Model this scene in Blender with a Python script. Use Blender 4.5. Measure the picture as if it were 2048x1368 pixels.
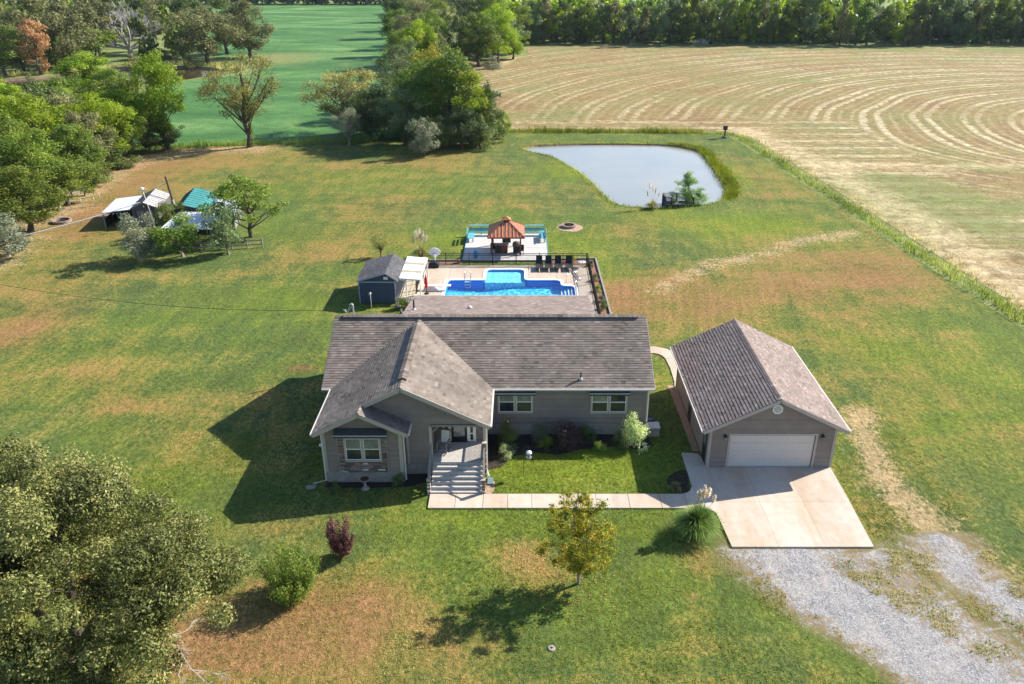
import bpy, math, random
import numpy as np
from mathutils import Vector, Matrix
from mathutils.geometry import delaunay_2d_cdt

for o in list(bpy.data.objects):
    bpy.data.objects.remove(o)
SC = bpy.context.scene
COL = SC.collection
PI = math.pi

# ------------------------------------------------------------------ camera, sky, sun, exposure
CAM_H, PITCH, FPX, CXP, CYP = 27.1, math.radians(25.67), 1600.0, 1045.0, 684.0
cam_d = bpy.data.cameras.new('camera')
cam = bpy.data.objects.new('camera', cam_d)
COL.objects.link(cam)
cam.location = (0, 0, CAM_H)
cam.rotation_euler = (PI / 2 - PITCH, 0, 0)
cam_d.sensor_width = 36.0
cam_d.lens = 36.0 * FPX / 2048.0
cam_d.shift_x = -(CXP - 1024.0) / 2048.0
cam_d.clip_start = 0.5
cam_d.clip_end = 3000
SC.camera = cam

SUN = Vector((7.9, 4.2, 6.05)).normalized()
SUN_EL = math.asin(SUN.z)
SUN_AZ = math.atan2(SUN.x, SUN.y)
W = bpy.data.worlds.new("World")
SC.world = W
W.use_nodes = True
wn = W.node_tree
sky = wn.nodes.new('ShaderNodeTexSky')
sky.sky_type = 'NISHITA'
sky.sun_disc = False
sky.sun_elevation = SUN_EL
sky.sun_rotation = SUN_AZ
sky.dust_density = 0.6
sky.ozone_density = 3.0
wn.links.new(sky.outputs[0], wn.nodes['Background'].inputs['Color'])
wn.nodes['Background'].inputs['Strength'].default_value = 0.10

sl = bpy.data.lights.new('sun', 'SUN')
sl.energy = 5.0
sl.angle = math.radians(0.5)
sl.color = (1.0, 0.93, 0.82)
so = bpy.data.objects.new('sun', sl)
COL.objects.link(so)
so.location = (60, 40, 80)
so.rotation_euler = SUN.to_track_quat('Z', 'Y').to_euler()
SC.view_settings.view_transform = 'Standard'
SC.view_settings.look = 'None'
SC.view_settings.gamma = 1
SC.view_settings.exposure = 1.12
SC.view_settings.use_curve_mapping = False

# ------------------------------------------------------------------ coordinates read off the photograph
_cp, _sp = math.cos(PITCH), math.sin(PITCH)

def G(px, py, z=0.0):
    """world ground point (x, y) seen at photo pixel (px, py) at height z"""
    a = (px - CXP) / FPX; b = (CYP - py) / FPX
    t = (z - CAM_H) / (-_sp + b * _cp)
    return (t * a, t * (_cp + b * _sp))

def HZ(px, py, y):
    """world point on the plane Y=y seen at photo pixel"""
    a = (px - CXP) / FPX; b = (CYP - py) / FPX
    t = y / (_cp + b * _sp)
    return (t * a, y, CAM_H + t * (-_sp + b * _cp))

# ------------------------------------------------------------------ tagging
def tag(o, label=None, cat=None, group=None, kind=None):
    if label: o['label'] = label
    if cat: o['category'] = cat
    if group: o['group'] = group
    if kind: o['kind'] = kind
    return o

def empty(name, loc=(0, 0, 0), rz=0.0, label=None, cat=None, group=None):
    o = bpy.data.objects.new(name, None)
    o.empty_display_size = 0.3
    COL.objects.link(o)
    o.location = loc
    o.rotation_euler = (0, 0, rz)
    return tag(o, label, cat, group)

def link(name, me, parent=None, mat=None):
    o = bpy.data.objects.new(name, me)
    COL.objects.link(o)
    if parent is not None: o.parent = parent
    if mat is not None and len(me.materials) == 0: me.materials.append(mat)
    return o

def copy_tree(o, parent=None):
    c = o.copy()
    COL.objects.link(c)
    if parent is not None: c.parent = parent
    for ch in o.children:
        copy_tree(ch, c)
    return c

# ------------------------------------------------------------------ mesh building
class MB:
    def __init__(s):
        s.v = []; s.f = []; s.t = []
    def face(s, pts, tint=0.5):
        n = len(s.v)
        s.v.extend([tuple(p) for p in pts])
        s.f.append(tuple(range(n, n + len(pts)))); s.t.append(tint)
    def hexa(s, p, tint=0.5):
        """p: 8 points, bottom 4 ccw then top 4"""
        n = len(s.v)
        s.v.extend([tuple(q) for q in p])
        for f in ((3, 2, 1, 0), (4, 5, 6, 7), (0, 1, 5, 4), (1, 2, 6, 5), (2, 3, 7, 6), (3, 0, 4, 7)):
            s.f.append(tuple(n + i for i in f)); s.t.append(tint)
    def box(s, x0, y0, z0, x1, y1, z1, tint=0.5):
        s.hexa([(x0, y0, z0), (x1, y0, z0), (x1, y1, z0), (x0, y1, z0), (x0, y0, z1), (x1, y0, z1), (x1, y1, z1), (x0, y1, z1)], tint)
    def beam(s, a, b, w, h, up=(0, 0, 1), tint=0.5):
        a = Vector(a); b = Vector(b); d = (b - a).normalized()
        u = Vector(up)
        sd = d.cross(u)
        if sd.length < 1e-4: sd = d.cross(Vector((0, 1, 0)))
        sd.normalize(); u = sd.cross(d).normalized()
        sd *= w / 2; u *= h / 2
        s.hexa([a - sd - u, a + sd - u, b + sd - u, b - sd - u, a - sd + u, a + sd + u, b + sd + u, b - sd + u], tint)
    def prism(s, pts2, z0, z1, tint=0.5):
        n = len(s.v); k = len(pts2)
        s.v.extend([(p[0], p[1], z0) for p in pts2]); s.v.extend([(p[0], p[1], z1) for p in pts2])
        s.f.append(tuple(range(n + k - 1, n - 1, -1))); s.t.append(tint)
        s.f.append(tuple(range(n + k, n + 2 * k))); s.t.append(tint)
        for i in range(k):
            j = (i + 1) % k
            s.f.append((n + i, n + j, n + k + j, n + k + i)); s.t.append(tint)
    def tube(s, path, rad, sides=6, cap=True, tint=0.5):
        P = [Vector(p) for p in path]
        if not isinstance(rad, (list, tuple)): rad = [rad] * len(P)
        n0 = len(s.v)
        for i, p in enumerate(P):
            d = (P[min(i + 1, len(P) - 1)] - P[max(i - 1, 0)])
            if d.length < 1e-6: d = Vector((0, 0, 1))
            d.normalize()
            a = d.cross(Vector((0.31, 0.17, 0.93)))
            if a.length < 0.05: a = d.cross(Vector((1, 0, 0)))
            a.normalize(); b = d.cross(a)
            for k in range(sides):
                t = 2 * PI * k / sides
                s.v.append(tuple(p + (a * math.cos(t) + b * math.sin(t)) * rad[i]))
        for i in range(len(P) - 1):
            for k in range(sides):
                k2 = (k + 1) % sides
                s.f.append((n0 + i * sides + k, n0 + i * sides + k2, n0 + (i + 1) * sides + k2, n0 + (i + 1) * sides + k)); s.t.append(tint)
        if cap:
            s.f.append(tuple(n0 + k for k in range(sides - 1, -1, -1))); s.t.append(tint)
            m = n0 + (len(P) - 1) * sides
            s.f.append(tuple(m + k for k in range(sides))); s.t.append(tint)
    def lathe(s, prof, c=(0, 0, 0), sides=16, tint=0.5):
        n0 = len(s.v)
        for r, z in prof:
            for k in range(sides):
                t = 2 * PI * k / sides
                s.v.append((c[0] + r * math.cos(t), c[1] + r * math.sin(t), c[2] + z))
        for i in range(len(prof) - 1):
            for k in range(sides):
                k2 = (k + 1) % sides
                s.f.append((n0 + i * sides + k, n0 + i * sides + k2, n0 + (i + 1) * sides + k2, n0 + (i + 1) * sides + k)); s.t.append(tint)
        m = n0 + (len(prof) - 1) * sides
        s.f.append(tuple(n0 + k for k in range(sides - 1, -1, -1))); s.t.append(tint)
        s.f.append(tuple(m + k for k in range(sides))); s.t.append(tint)
    def mesh(s, name, mat=None, smooth=False):
        me = bpy.data.meshes.new(name)
        me.from_pydata(s.v, [], s.f)
        a = me.attributes.new('tint', 'FLOAT', 'FACE')
        a.data.foreach_set('value', np.array(s.t, dtype=np.float32))
        if mat: me.materials.append(mat)
        if smooth: me.polygons.foreach_set('use_smooth', [True] * len(me.polygons))
        me.update()
        return me
    def build(s, name, mat, parent=None, smooth=False, stuff=False):
        o = link(name, s.mesh(name, mat, smooth), parent)
        if stuff: o['kind'] = 'stuff'
        return o

def one_box(name, b, mat, parent, tint=0.5):
    m = MB(); m.box(*b, tint=tint)
    return m.build(name, mat, parent)

def np_mesh(name, V, F, mat=None, tint=None, smooth=False):
    V = np.asarray(V, dtype=np.float32); F = np.asarray(F, dtype=np.int32)
    me = bpy.data.meshes.new(name)
    k = F.shape[1]
    me.vertices.add(len(V)); me.vertices.foreach_set('co', V.ravel())
    me.loops.add(F.size); me.loops.foreach_set('vertex_index', F.ravel())
    me.polygons.add(len(F))
    me.polygons.foreach_set('loop_start', np.arange(0, F.size, k, dtype=np.int32))
    me.polygons.foreach_set('loop_total', np.full(len(F), k, dtype=np.int32))
    if tint is not None:
        a = me.attributes.new('tint', 'FLOAT', 'FACE')
        a.data.foreach_set('value', np.asarray(tint, dtype=np.float32))
    me.update(calc_edges=True)
    if mat: me.materials.append(mat)
    return me

# ------------------------------------------------------------------ materials
class NT:
    def __init__(s, name):
        s.m = bpy.data.materials.new(name); s.m.use_nodes = True
        s.t = s.m.node_tree; s.b = s.t.nodes['Principled BSDF']; s.out = s.t.nodes['Material Output']
        s.b.inputs['Roughness'].default_value = 0.8
        s.b.inputs['Specular IOR Level'].default_value = 0.3
    def n(s, ty, **kw):
        x = s.t.nodes.new(ty)
        for k, v in kw.items():
            if k in x.inputs: x.inputs[k].default_value = v
            else: setattr(x, k, v)
        return x
    def l(s, a, b): s.t.links.new(a, b)
    def geo(s):
        return s.n('ShaderNodeTexCoord').outputs['Object']
    def noise(s, vec, scale, detail=3, rough=0.6, dist=0.0):
        x = s.n('ShaderNodeTexNoise', Scale=scale, Detail=detail, Roughness=rough, Distortion=dist)
        s.l(vec, x.inputs['Vector']); return x.outputs['Fac']
    def mapp(s, vec, scale=(1, 1, 1), rot=(0, 0, 0)):
        x = s.n('ShaderNodeMapping'); x.inputs['Scale'].default_value = scale; x.inputs['Rotation'].default_value = rot
        s.l(vec, x.inputs['Vector']); return x.outputs[0]
    def math(s, op, a, b=None, c=None, clamp=False):
        x = s.n('ShaderNodeMath', operation=op, use_clamp=clamp)
        for i, v in enumerate((a, b, c)):
            if v is None: continue
            if hasattr(v, 'links') or hasattr(v, 'is_linked'): s.l(v, x.inputs[i])
            else: x.inputs[i].default_value = v
        return x.outputs[0]
    def ramp(s, fac, stops, interp='LINEAR'):
        x = s.n('ShaderNodeValToRGB'); cr = x.color_ramp; cr.interpolation = interp
        while len(cr.elements) < len(stops): cr.elements.new(0.5)
        for e, (p, c) in zip(cr.elements, stops):
            e.position = p
            e.color = (c[0], c[1], c[2], 1) if isinstance(c, (tuple, list)) else (c, c, c, 1)
        s.l(fac, x.inputs[0]); return x.outputs[0]
    def mix(s, fac, a, b, mode='MIX'):
        x = s.n('ShaderNodeMix', data_type='RGBA', blend_type=mode, clamp_factor=True)
        for v, i in ((fac, 0), (a, 6), (b, 7)):
            if hasattr(v, 'is_linked'): s.l(v, x.inputs[i])
            elif i == 0: x.inputs[i].default_value = v
            else: x.inputs[i].default_value = (v[0], v[1], v[2], 1)
        return x.outputs[2]
    def mr(s, v, a, b, c=0.0, d=1.0):
        x = s.n('ShaderNodeMapRange'); x.inputs[1].default_value = a; x.inputs[2].default_value = b
        x.inputs[3].default_value = c; x.inputs[4].default_value = d
        s.l(v, x.inputs[0]); return x.outputs[0]
    def attr(s, name):
        return s.n('ShaderNodeAttribute', attribute_name=name).outputs['Fac']
    def orand(s):
        return s.n('ShaderNodeObjectInfo').outputs['Random']
    def bump(s, h, strength=0.4, dist=0.05):
        x = s.n('ShaderNodeBump', Strength=strength, Distance=dist)
        s.l(h, x.inputs['Height']); s.l(x.outputs[0], s.b.inputs['Normal'])
    def col(s, c): s.l(c, s.b.inputs['Base Color'])

def mat_plain(name, c, rough=0.7, metal=0.0, var=0.12, nscale=4.0, bump=0.0, tvar=0.0):
    """one colour with weathering noise, optional per-piece tint and bump"""
    m = NT(name)
    g = m.geo()
    f = m.noise(g, nscale, 5, 0.65)
    k = m.mr(f, 0.3, 0.7, 1 - var, 1 + var)
    if tvar:
        t = m.attr('tint'); k2 = m.mr(t, 0, 1, 1 - tvar, 1 + tvar); k = m.math('MULTIPLY', k, k2)
    c2 = m.mix(1.0, c, k, 'MULTIPLY')
    m.col(c2)
    m.b.inputs['Roughness'].default_value = rough
    m.b.inputs['Metallic'].default_value = metal
    if bump: m.bump(m.noise(g, nscale * 6, 4), bump, 0.02)
    return m.m

def mat_leaf(name, c_dark, c_mid, c_light, transl=0.3, hue=0.06, clump_scale=0.35, gain=2.25):
    m = NT(name)
    c_dark, c_mid, c_light = [tuple(q * gain for q in c) for c in (c_dark, c_mid, c_light)]
    transl = min(0.5, transl + 0.14)
    t = m.attr('tint')
    g = m.geo()
    big = m.noise(g, clump_scale, 2)
    f = m.math('ADD', m.math('MULTIPLY', t, 0.62), m.math('MULTIPLY', big, 0.5))
    f = m.math('SUBTRACT', f, 0.06, clamp=True)
    c = m.ramp(f, [(0.1, c_dark), (0.5, c_mid), (0.9, c_light)])
    h = m.n('ShaderNodeHueSaturation', Saturation=1.06, Value=1.0)
    m.l(m.mr(m.orand(), 0, 1, 0.5 - hue * 0.22, 0.5 + hue * 0.3), h.inputs['Hue'])
    m.l(m.mr(m.math('FRACT', m.math('MULTIPLY', m.orand(), 7.31)), 0, 1, 0.78, 1.22), h.inputs['Value'])
    m.l(c, h.inputs['Color'])
    m.l(h.outputs[0], m.b.inputs['Base Color'])
    m.b.inputs['Roughness'].default_value = 0.55
    m.b.inputs['Specular IOR Level'].default_value = 0.35
    tr = m.n('ShaderNodeBsdfTranslucent')
    m.l(h.outputs[0], tr.inputs['Color'])
    mx = m.n('ShaderNodeMixShader'); mx.inputs[0].default_value = transl
    m.l(m.b.outputs[0], mx.inputs[1]); m.l(tr.outputs[0], mx.inputs[2])
    m.l(mx.outputs[0], m.out.inputs['Surface'])
    return m.m

def mat_shingle(name, cols, mottled=0.25):
    m = NT(name)
    g = m.geo()
    t = m.attr('tint')
    c = m.ramp(t, [(i / (len(cols) - 1), k) for i, k in enumerate(cols)])
    st = m.noise(m.mapp(g, (0.5, 0.5, 0.5)), 1.1, 4, 0.6)
    k = m.mr(st, 0.3, 0.7, 1 - mottled, 1 + mottled)
    gr = m.noise(g, 55, 2); k = m.math('MULTIPLY', k, m.mr(gr, 0.3, 0.7, 0.85, 1.15))
    m.col(m.mix(1.0, c, k, 'MULTIPLY'))
    m.b.inputs['Roughness'].default_value = 0.92
    m.b.inputs['Specular IOR Level'].default_value = 0.15
    return m.m

M = {}
M['siding'] = mat_plain('siding paint', (0.215, 0.184, 0.162), 0.65, 0, 0.12, 1.2, 0.0, 0.45)
M['trim'] = mat_plain('beige trim paint', (0.40, 0.36, 0.31), 0.6, 0, 0.06)
M['white'] = mat_plain('white paint', (0.78, 0.77, 0.74), 0.5, 0, 0.05)
M['gutter'] = mat_plain('gutter enamel', (0.62, 0.60, 0.55), 0.4, 0, 0.05)
M['soffit'] = mat_plain('soffit paint', (0.3, 0.27, 0.24), 0.7)
M['found'] = mat_plain('foundation block', (0.27, 0.25, 0.225), 0.9, 0, 0.25, 3.0, 0.5)
M['dark'] = mat_plain('dark enamel', (0.02, 0.022, 0.025), 0.45, 0, 0.1)
M['black_metal'] = mat_plain('black metal', (0.015, 0.015, 0.017), 0.4, 0.3, 0.1)
M['awning'] = mat_plain('dark awning cloth', (0.05, 0.055, 0.06), 0.8)
M['roof_main'] = mat_shingle('house shingles', [(0.11, 0.088, 0.074), (0.168, 0.140, 0.120), (0.19, 0.160, 0.138), (0.245, 0.21, 0.182)], 0.26)
M['roof_garage'] = mat_shingle('garage shingles', [(0.12, 0.115, 0.108), (0.21, 0.155, 0.138), (0.225, 0.185, 0.165), (0.33, 0.26, 0.235)], 0.12)
M['roof_grey'] = mat_shingle('grey shed shingles', [(0.055, 0.055, 0.062), (0.085, 0.085, 0.093), (0.12, 0.12, 0.128)], 0.15)
M['pipe'] = mat_plain('pipe', (0.05, 0.045, 0.04), 0.6)
M['lead'] = mat_plain('pale flashing', (0.5, 0.5, 0.5), 0.4, 0.2)
M['glass'] = None
def mat_glass(name, c, rough=0.06):
    m = NT(name)
    m.b.inputs['Roughness'].default_value = rough
    m.b.inputs['Specular IOR Level'].default_value = 0.8
    g = m.geo()
    f = m.noise(g, 3.0, 3)
    m.col(m.mix(m.mr(f, 0.35, 0.65), c, (c[0] * 1.8, c[1] * 1.8, c[2] * 1.8)))
    return m.m
M['glass'] = mat_glass('dark window glass', (0.02, 0.024, 0.028))
M['glass_pale'] = mat_glass('pale greenish glass', (0.11, 0.14, 0.13))  # lighter greenish pane colour than the dark glass
M['glass_paler'] = mat_glass('paler grey glass', (0.16, 0.17, 0.15))  # lightest of the pane colours, greyish
M['gdoor'] = mat_plain('garage door enamel', (0.62, 0.55, 0.51), 0.5, 0, 0.06, 1.0)
M['gtrim'] = mat_plain('garage trim paint', (0.42, 0.36, 0.32), 0.6)
M['gsiding'] = mat_plain('garage siding paint', (0.235, 0.187, 0.162), 0.65, 0, 0.11, 1.2, 0.0, 0.45)
M['deckwood'] = mat_plain('grey porch boards', (0.42, 0.395, 0.37), 0.75, 0, 0.12, 5.0, 0.2, 0.10)
M['greywood'] = mat_plain('weathered grey wood', (0.24, 0.22, 0.20), 0.85, 0, 0.2, 6.0, 0.3, 0.12)
M['darkwood'] = mat_plain('dark weathered wood', (0.05, 0.045, 0.04), 0.85, 0, 0.25, 6.0, 0.3, 0.2)
M['palewood'] = mat_plain('bleached deck boards', (0.47, 0.45, 0.43), 0.85, 0, 0.15, 4.0, 0.2, 0.16)
M['brownwood'] = mat_plain('brown timber', (0.16, 0.07, 0.035), 0.7, 0, 0.2, 6.0)
M['stone'] = mat_plain('stacked stone', (0.26, 0.21, 0.19), 0.9, 0, 0.3, 9.0, 0.6)
M['stone_light'] = mat_plain('pale stone', (0.62, 0.59, 0.55), 0.9, 0, 0.15, 9.0, 0.4)
M['stone_dark'] = mat_plain('dark stone', (0.12, 0.10, 0.095), 0.9, 0, 0.3, 9.0, 0.6)
M['stone_red'] = mat_plain('red brown stone', (0.22, 0.14, 0.12), 0.9, 0, 0.3, 9.0, 0.6)
M['mortar'] = mat_plain('mortar', (0.10, 0.09, 0.08), 0.95)

def mat_concrete(name, base, stain, joint_scale=1.0):
    m = NT(name)
    g = m.geo()
    big = m.noise(m.mapp(g, (0.5, 0.16, 1), (0, 0, 0.1)), 1.0, 5, 0.65)
    md = m.noise(g, 2.6, 6, 0.7)
    c = m.mix(m.mr(big, 0.38, 0.66), base, stain)
    k = m.mr(md, 0.25, 0.75, 0.86, 1.12)
    t = m.attr('tint'); k = m.math('MULTIPLY', k, m.mr(t, 0, 1, 0.93, 1.07))
    fine = m.noise(g, 40, 3); k = m.math('MULTIPLY', k, m.mr(fine, 0.3, 0.7, 0.95, 1.05))
    c = m.mix(1.0, c, k, 'MULTIPLY')
    tm = m.noise(m.mapp(g, (1.6, 0.10, 1), (0, 0, -0.06)), 1.0, 4, 0.6); c = m.mix(m.mr(tm, 0.56, 0.70, 0, 0.28), c, (0.30, 0.25, 0.21))
    sp = m.noise(g, 5.5, 2); c = m.mix(m.mr(sp, 0.74, 0.79), c, (0.2, 0.19, 0.18))
    m.col(c)
    m.b.inputs['Roughness'].default_value = 0.85
    m.bump(fine, 0.15, 0.01)
    return m.m
M['concrete'] = mat_concrete('beige driveway concrete', (0.50, 0.435, 0.37), (0.44, 0.335, 0.245))  # beige slab colour with its own stains
M['concrete_pool'] = mat_concrete('pool deck concrete', (0.50, 0.42, 0.34), (0.43, 0.335, 0.25))
M['coping'] = mat_plain('white pool coping', (0.72, 0.72, 0.70), 0.5)
M['chrome'] = mat_plain('stainless steel', (0.6, 0.6, 0.62), 0.25, 0.9)
M['copper'] = mat_plain('copper coloured roof metal', (0.42, 0.15, 0.07), 0.5, 0.0, 0.15, 1.5)
M['copper_rib'] = mat_plain('pale standing seams', (0.62, 0.36, 0.25), 0.45)
M['teal_paint'] = mat_plain('turquoise paint', (0.10, 0.36, 0.42), 0.6, 0, 0.1)
M['teal_roof'] = mat_plain('teal roof metal', (0.05, 0.22, 0.21), 0.45, 0.1, 0.15, 1.0)
M['grey_roof'] = mat_plain('pale grey roof metal', (0.42, 0.40, 0.38), 0.45, 0.1, 0.12, 1.0)
M['white_roof'] = mat_plain('white roof metal', (0.74, 0.76, 0.80), 0.4, 0.0, 0.07, 1.0)
M['tin'] = mat_plain('galvanised tin', (0.50, 0.53, 0.58), 0.4, 0.2, 0.2, 1.5)
M['shed_grey'] = mat_plain('grey shed boards', (0.10, 0.095, 0.10), 0.7, 0, 0.1, 3, 0, 0.1)
M['shed_grey_light'] = mat_plain('light grey shed doors', (0.20, 0.19, 0.19), 0.7, 0, 0.1, 3, 0, 0.1)
M['navy'] = mat_plain('navy blue boards', (0.045, 0.062, 0.105), 0.65, 0, 0.1, 3, 0, 0.12)
M['navy_trim'] = mat_plain('pale blue grey trim', (0.30, 0.34, 0.42), 0.6)
M['cream'] = mat_plain('cream panel', (0.72, 0.69, 0.62), 0.6, 0, 0.08)
M['tan'] = mat_plain('tan panel', (0.33, 0.27, 0.20), 0.8, 0, 0.3, 6)
M['creamboard'] = mat_plain('cream boards', (0.55, 0.48, 0.36), 0.8, 0, 0.15, 5, 0.2, 0.2)
M['red'] = mat_plain('red cloth', (0.45, 0.02, 0.03), 0.7)
M['blue'] = mat_plain('bright blue plastic', (0.02, 0.25, 0.55), 0.4)
M['rubber'] = mat_plain('black sling cloth', (0.02, 0.02, 0.022), 0.7)
M['mulch'] = mat_plain('reddish mulch', (0.22, 0.11, 0.07), 0.95, 0, 0.5, 5, 0.9)
M['dark_mulch'] = mat_plain('dark mulch', (0.035, 0.026, 0.02), 0.95, 0, 0.4, 5, 0.9)
M['sand'] = mat_plain('bare sandy soil', (0.36, 0.24, 0.17), 0.95, 0, 0.2, 5, 0.6)
M['mud'] = mat_plain('pond mud', (0.20, 0.13, 0.09), 0.95, 0, 0.35, 1.5, 0.6)
M['ash'] = mat_plain('ash and charcoal', (0.03, 0.027, 0.025), 0.95, 0, 0.5, 8)
M['pit'] = mat_plain('fire ring blocks', (0.28, 0.20, 0.17), 0.9, 0, 0.2, 6, 0.3, 0.15)
M['bark'] = mat_plain('grey brown bark', (0.085, 0.065, 0.05), 0.95, 0, 0.35, 3, 0.7)
M['bark_pale'] = mat_plain('pale bark', (0.26, 0.225, 0.19), 0.95, 0, 0.25, 3, 0.5)
M['bark_dead'] = mat_plain('bleached dead wood', (0.42, 0.385, 0.36), 0.9, 0, 0.2, 1)
M['rust'] = mat_plain('rusty red paint', (0.26, 0.06, 0.03), 0.7, 0, 0.3, 8)
M['cable'] = mat_plain('pale cable sheath', (0.6, 0.62, 0.64), 0.5)
M['plume'] = mat_plain('cream plumes', (0.62, 0.52, 0.38), 0.9, 0, 0.15, 8)
M['wicker'] = mat_plain('brown barbecue cover', (0.10, 0.085, 0.07), 0.8)
M['flower'] = mat_plain('white blossom', (0.75, 0.72, 0.66), 0.8)

L = {}
M['plume'] = mat_leaf('cream plumes', (0.78, 0.70, 0.56), (0.84, 0.76, 0.62), (0.88, 0.82, 0.70), 0.36, 0.0, 1.0, 1.0)
L['oak'] = mat_leaf('olive oak leaves', (0.016, 0.022, 0.006), (0.070, 0.080, 0.022), (0.20, 0.195, 0.070), 0.1, 0.02, 0.5)
L['green'] = mat_leaf('mid green leaves', (0.024, 0.040, 0.008), (0.066, 0.094, 0.016), (0.145, 0.172, 0.030))
L['yellowgreen'] = mat_leaf('yellow green leaves', (0.04, 0.07, 0.008), (0.115, 0.165, 0.016), (0.23, 0.25, 0.03), 0.35, 0.03)
L['dark'] = mat_leaf('dark green leaves', (0.018, 0.030, 0.009), (0.048, 0.066, 0.020), (0.11, 0.13, 0.04), 0.2, 0.03)
L['bluegreen'] = mat_leaf('blue green needles', (0.022, 0.038, 0.016), (0.062, 0.088, 0.036), (0.145, 0.175, 0.075), 0.2, 0.03)
L['thin'] = mat_leaf('thin olive leaves', (0.05, 0.052, 0.018), (0.13, 0.13, 0.04), (0.25, 0.22, 0.07), 0.3, 0.02)
L['olive'] = mat_leaf('dull olive leaves', (0.03, 0.036, 0.012), (0.085, 0.088, 0.034), (0.16, 0.15, 0.07), 0.2, 0.02)
L['cedar'] = mat_leaf('cedar green', (0.018, 0.030, 0.008), (0.055, 0.078, 0.018), (0.11, 0.13, 0.03), 0.15, 0.03)
L['orange'] = mat_leaf('orange brown leaves', (0.10, 0.06, 0.025), (0.26, 0.15, 0.07), (0.36, 0.22, 0.12), 0.2, 0.0)
L['autumn'] = mat_leaf('green gold leaves', (0.035, 0.05, 0.012), (0.14, 0.145, 0.02), (0.38, 0.27, 0.035), 0.3, 0.02, 1.0, 1.8)
L['crimson'] = mat_leaf('crimson leaves', (0.035, 0.016, 0.016), (0.10, 0.04, 0.04), (0.22, 0.075, 0.075), 0.1, 0.02, 1.0, 1.35)
L['bush'] = mat_leaf('fresh green bush leaves', (0.03, 0.05, 0.010), (0.095, 0.135, 0.022), (0.23, 0.27, 0.06), 0.35, 0.01, 1.0)
L['silver'] = mat_leaf('silvery leaves', (0.04, 0.05, 0.028), (0.095, 0.105, 0.065), (0.20, 0.20, 0.14), 0.2, 0.03, 1.0)
L['purple'] = mat_leaf('dark purple leaves', (0.018, 0.012, 0.011), (0.042, 0.028, 0.025), (0.08, 0.05, 0.045), 0.15, 0.02, 1.0)
L['pale'] = mat_leaf('pale hydrangea leaves', (0.05, 0.075, 0.02), (0.20, 0.24, 0.10), (0.55, 0.56, 0.36), 0.25, 0.01, 1.5)
L['willow'] = mat_leaf('bright willow leaves', (0.04, 0.075, 0.02), (0.11, 0.17, 0.05), (0.2, 0.27, 0.10), 0.3, 0.02, 1.0)
L['grass'] = mat_leaf('tall grass blades', (0.04, 0.06, 0.012), (0.12, 0.15, 0.025), (0.25, 0.24, 0.07), 0.3, 0.02, 0.3)
L['weed'] = mat_leaf('yellowing weeds', (0.05, 0.06, 0.015), (0.17, 0.165, 0.05), (0.38, 0.32, 0.15), 0.3, 0.02, 0.3)
L['reed'] = mat_leaf('lime bank grass', (0.07, 0.10, 0.01), (0.19, 0.22, 0.02), (0.34, 0.32, 0.05), 0.2, 0.02, 0.4, 1.3)
L['pampas'] = mat_leaf('pampas blades', (0.05, 0.085, 0.02), (0.15, 0.24, 0.045), (0.36, 0.42, 0.20), 0.25, 0.01, 1.0, 1.25)
# ------------------------------------------------------------------ terrain
def vnoise(x, y, scale, seed=0):
    x = np.asarray(x, float) / scale + 1000.3; y = np.asarray(y, float) / scale + 1000.7
    xi = np.floor(x).astype(np.int64); yi = np.floor(y).astype(np.int64)
    fx = x - xi; fy = y - yi
    fx = fx * fx * (3 - 2 * fx); fy = fy * fy * (3 - 2 * fy)
    def h(a, b):
        n = (a * 374761393 + b * 668265263 + seed * 974634777) & 0x7fffffff
        n = ((n ^ (n >> 13)) * 1274126177) & 0x7fffffff
        return ((n ^ (n >> 16)) & 0xffff) / 65535.0
    return (h(xi, yi) * (1 - fx) + h(xi + 1, yi) * fx) * (1 - fy) + (h(xi, yi + 1) * (1 - fx) + h(xi + 1, yi + 1) * fx) * fy

def fnoise(x, y, scale, seed=0):
    return (vnoise(x, y, scale, seed) + 0.5 * vnoise(x, y, scale / 2.1, seed + 1) + 0.25 * vnoise(x, y, scale / 4.3, seed + 2)) / 1.75

def inside(px, py, poly):
    px = np.asarray(px); py = np.asarray(py)
    r = np.zeros(px.shape, bool)
    n = len(poly)
    for i in range(n):
        x1, y1 = poly[i]; x2, y2 = poly[(i + 1) % n]
        if y1 == y2: continue
        c = ((y1 > py) != (y2 > py)) & (px < (x2 - x1) * (py - y1) / (y2 - y1) + x1)
        r ^= c
    return r

def catmull(pts, n=6, closed=True):
    out = []; k = len(pts)
    for i in range(k if closed else k - 1):
        if closed:
            p0, p1, p2, p3 = pts[(i - 1) % k], pts[i], pts[(i + 1) % k], pts[(i + 2) % k]
        else:
            p0, p1, p2, p3 = pts[max(i - 1, 0)], pts[i], pts[i + 1], pts[min(i + 2, k - 1)]
        for j in range(n):
            t = j / n
            out.append(tuple(0.5 * ((2 * p1[a]) + (-p0[a] + p2[a]) * t + (2 * p0[a] - 5 * p1[a] + 4 * p2[a] - p3[a]) * t * t + (-p0[a] + 3 * p1[a] - 3 * p2[a] + p3[a]) * t ** 3) for a in (0, 1)))
    if not closed: out.append(tuple(pts[-1]))
    return out

def dist_poly(x, y, pts):
    """distance to an open polyline"""
    d = np.full(np.shape(x), 1e9)
    for (x1, y1), (x2, y2) in zip(pts[:-1], pts[1:]):
        dx, dy = x2 - x1, y2 - y1
        t = np.clip(((x - x1) * dx + (y - y1) * dy) / (dx * dx + dy * dy + 1e-9), 0, 1)
        d = np.minimum(d, np.hypot(x - x1 - t * dx, y - y1 - t * dy))
    return d

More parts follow.
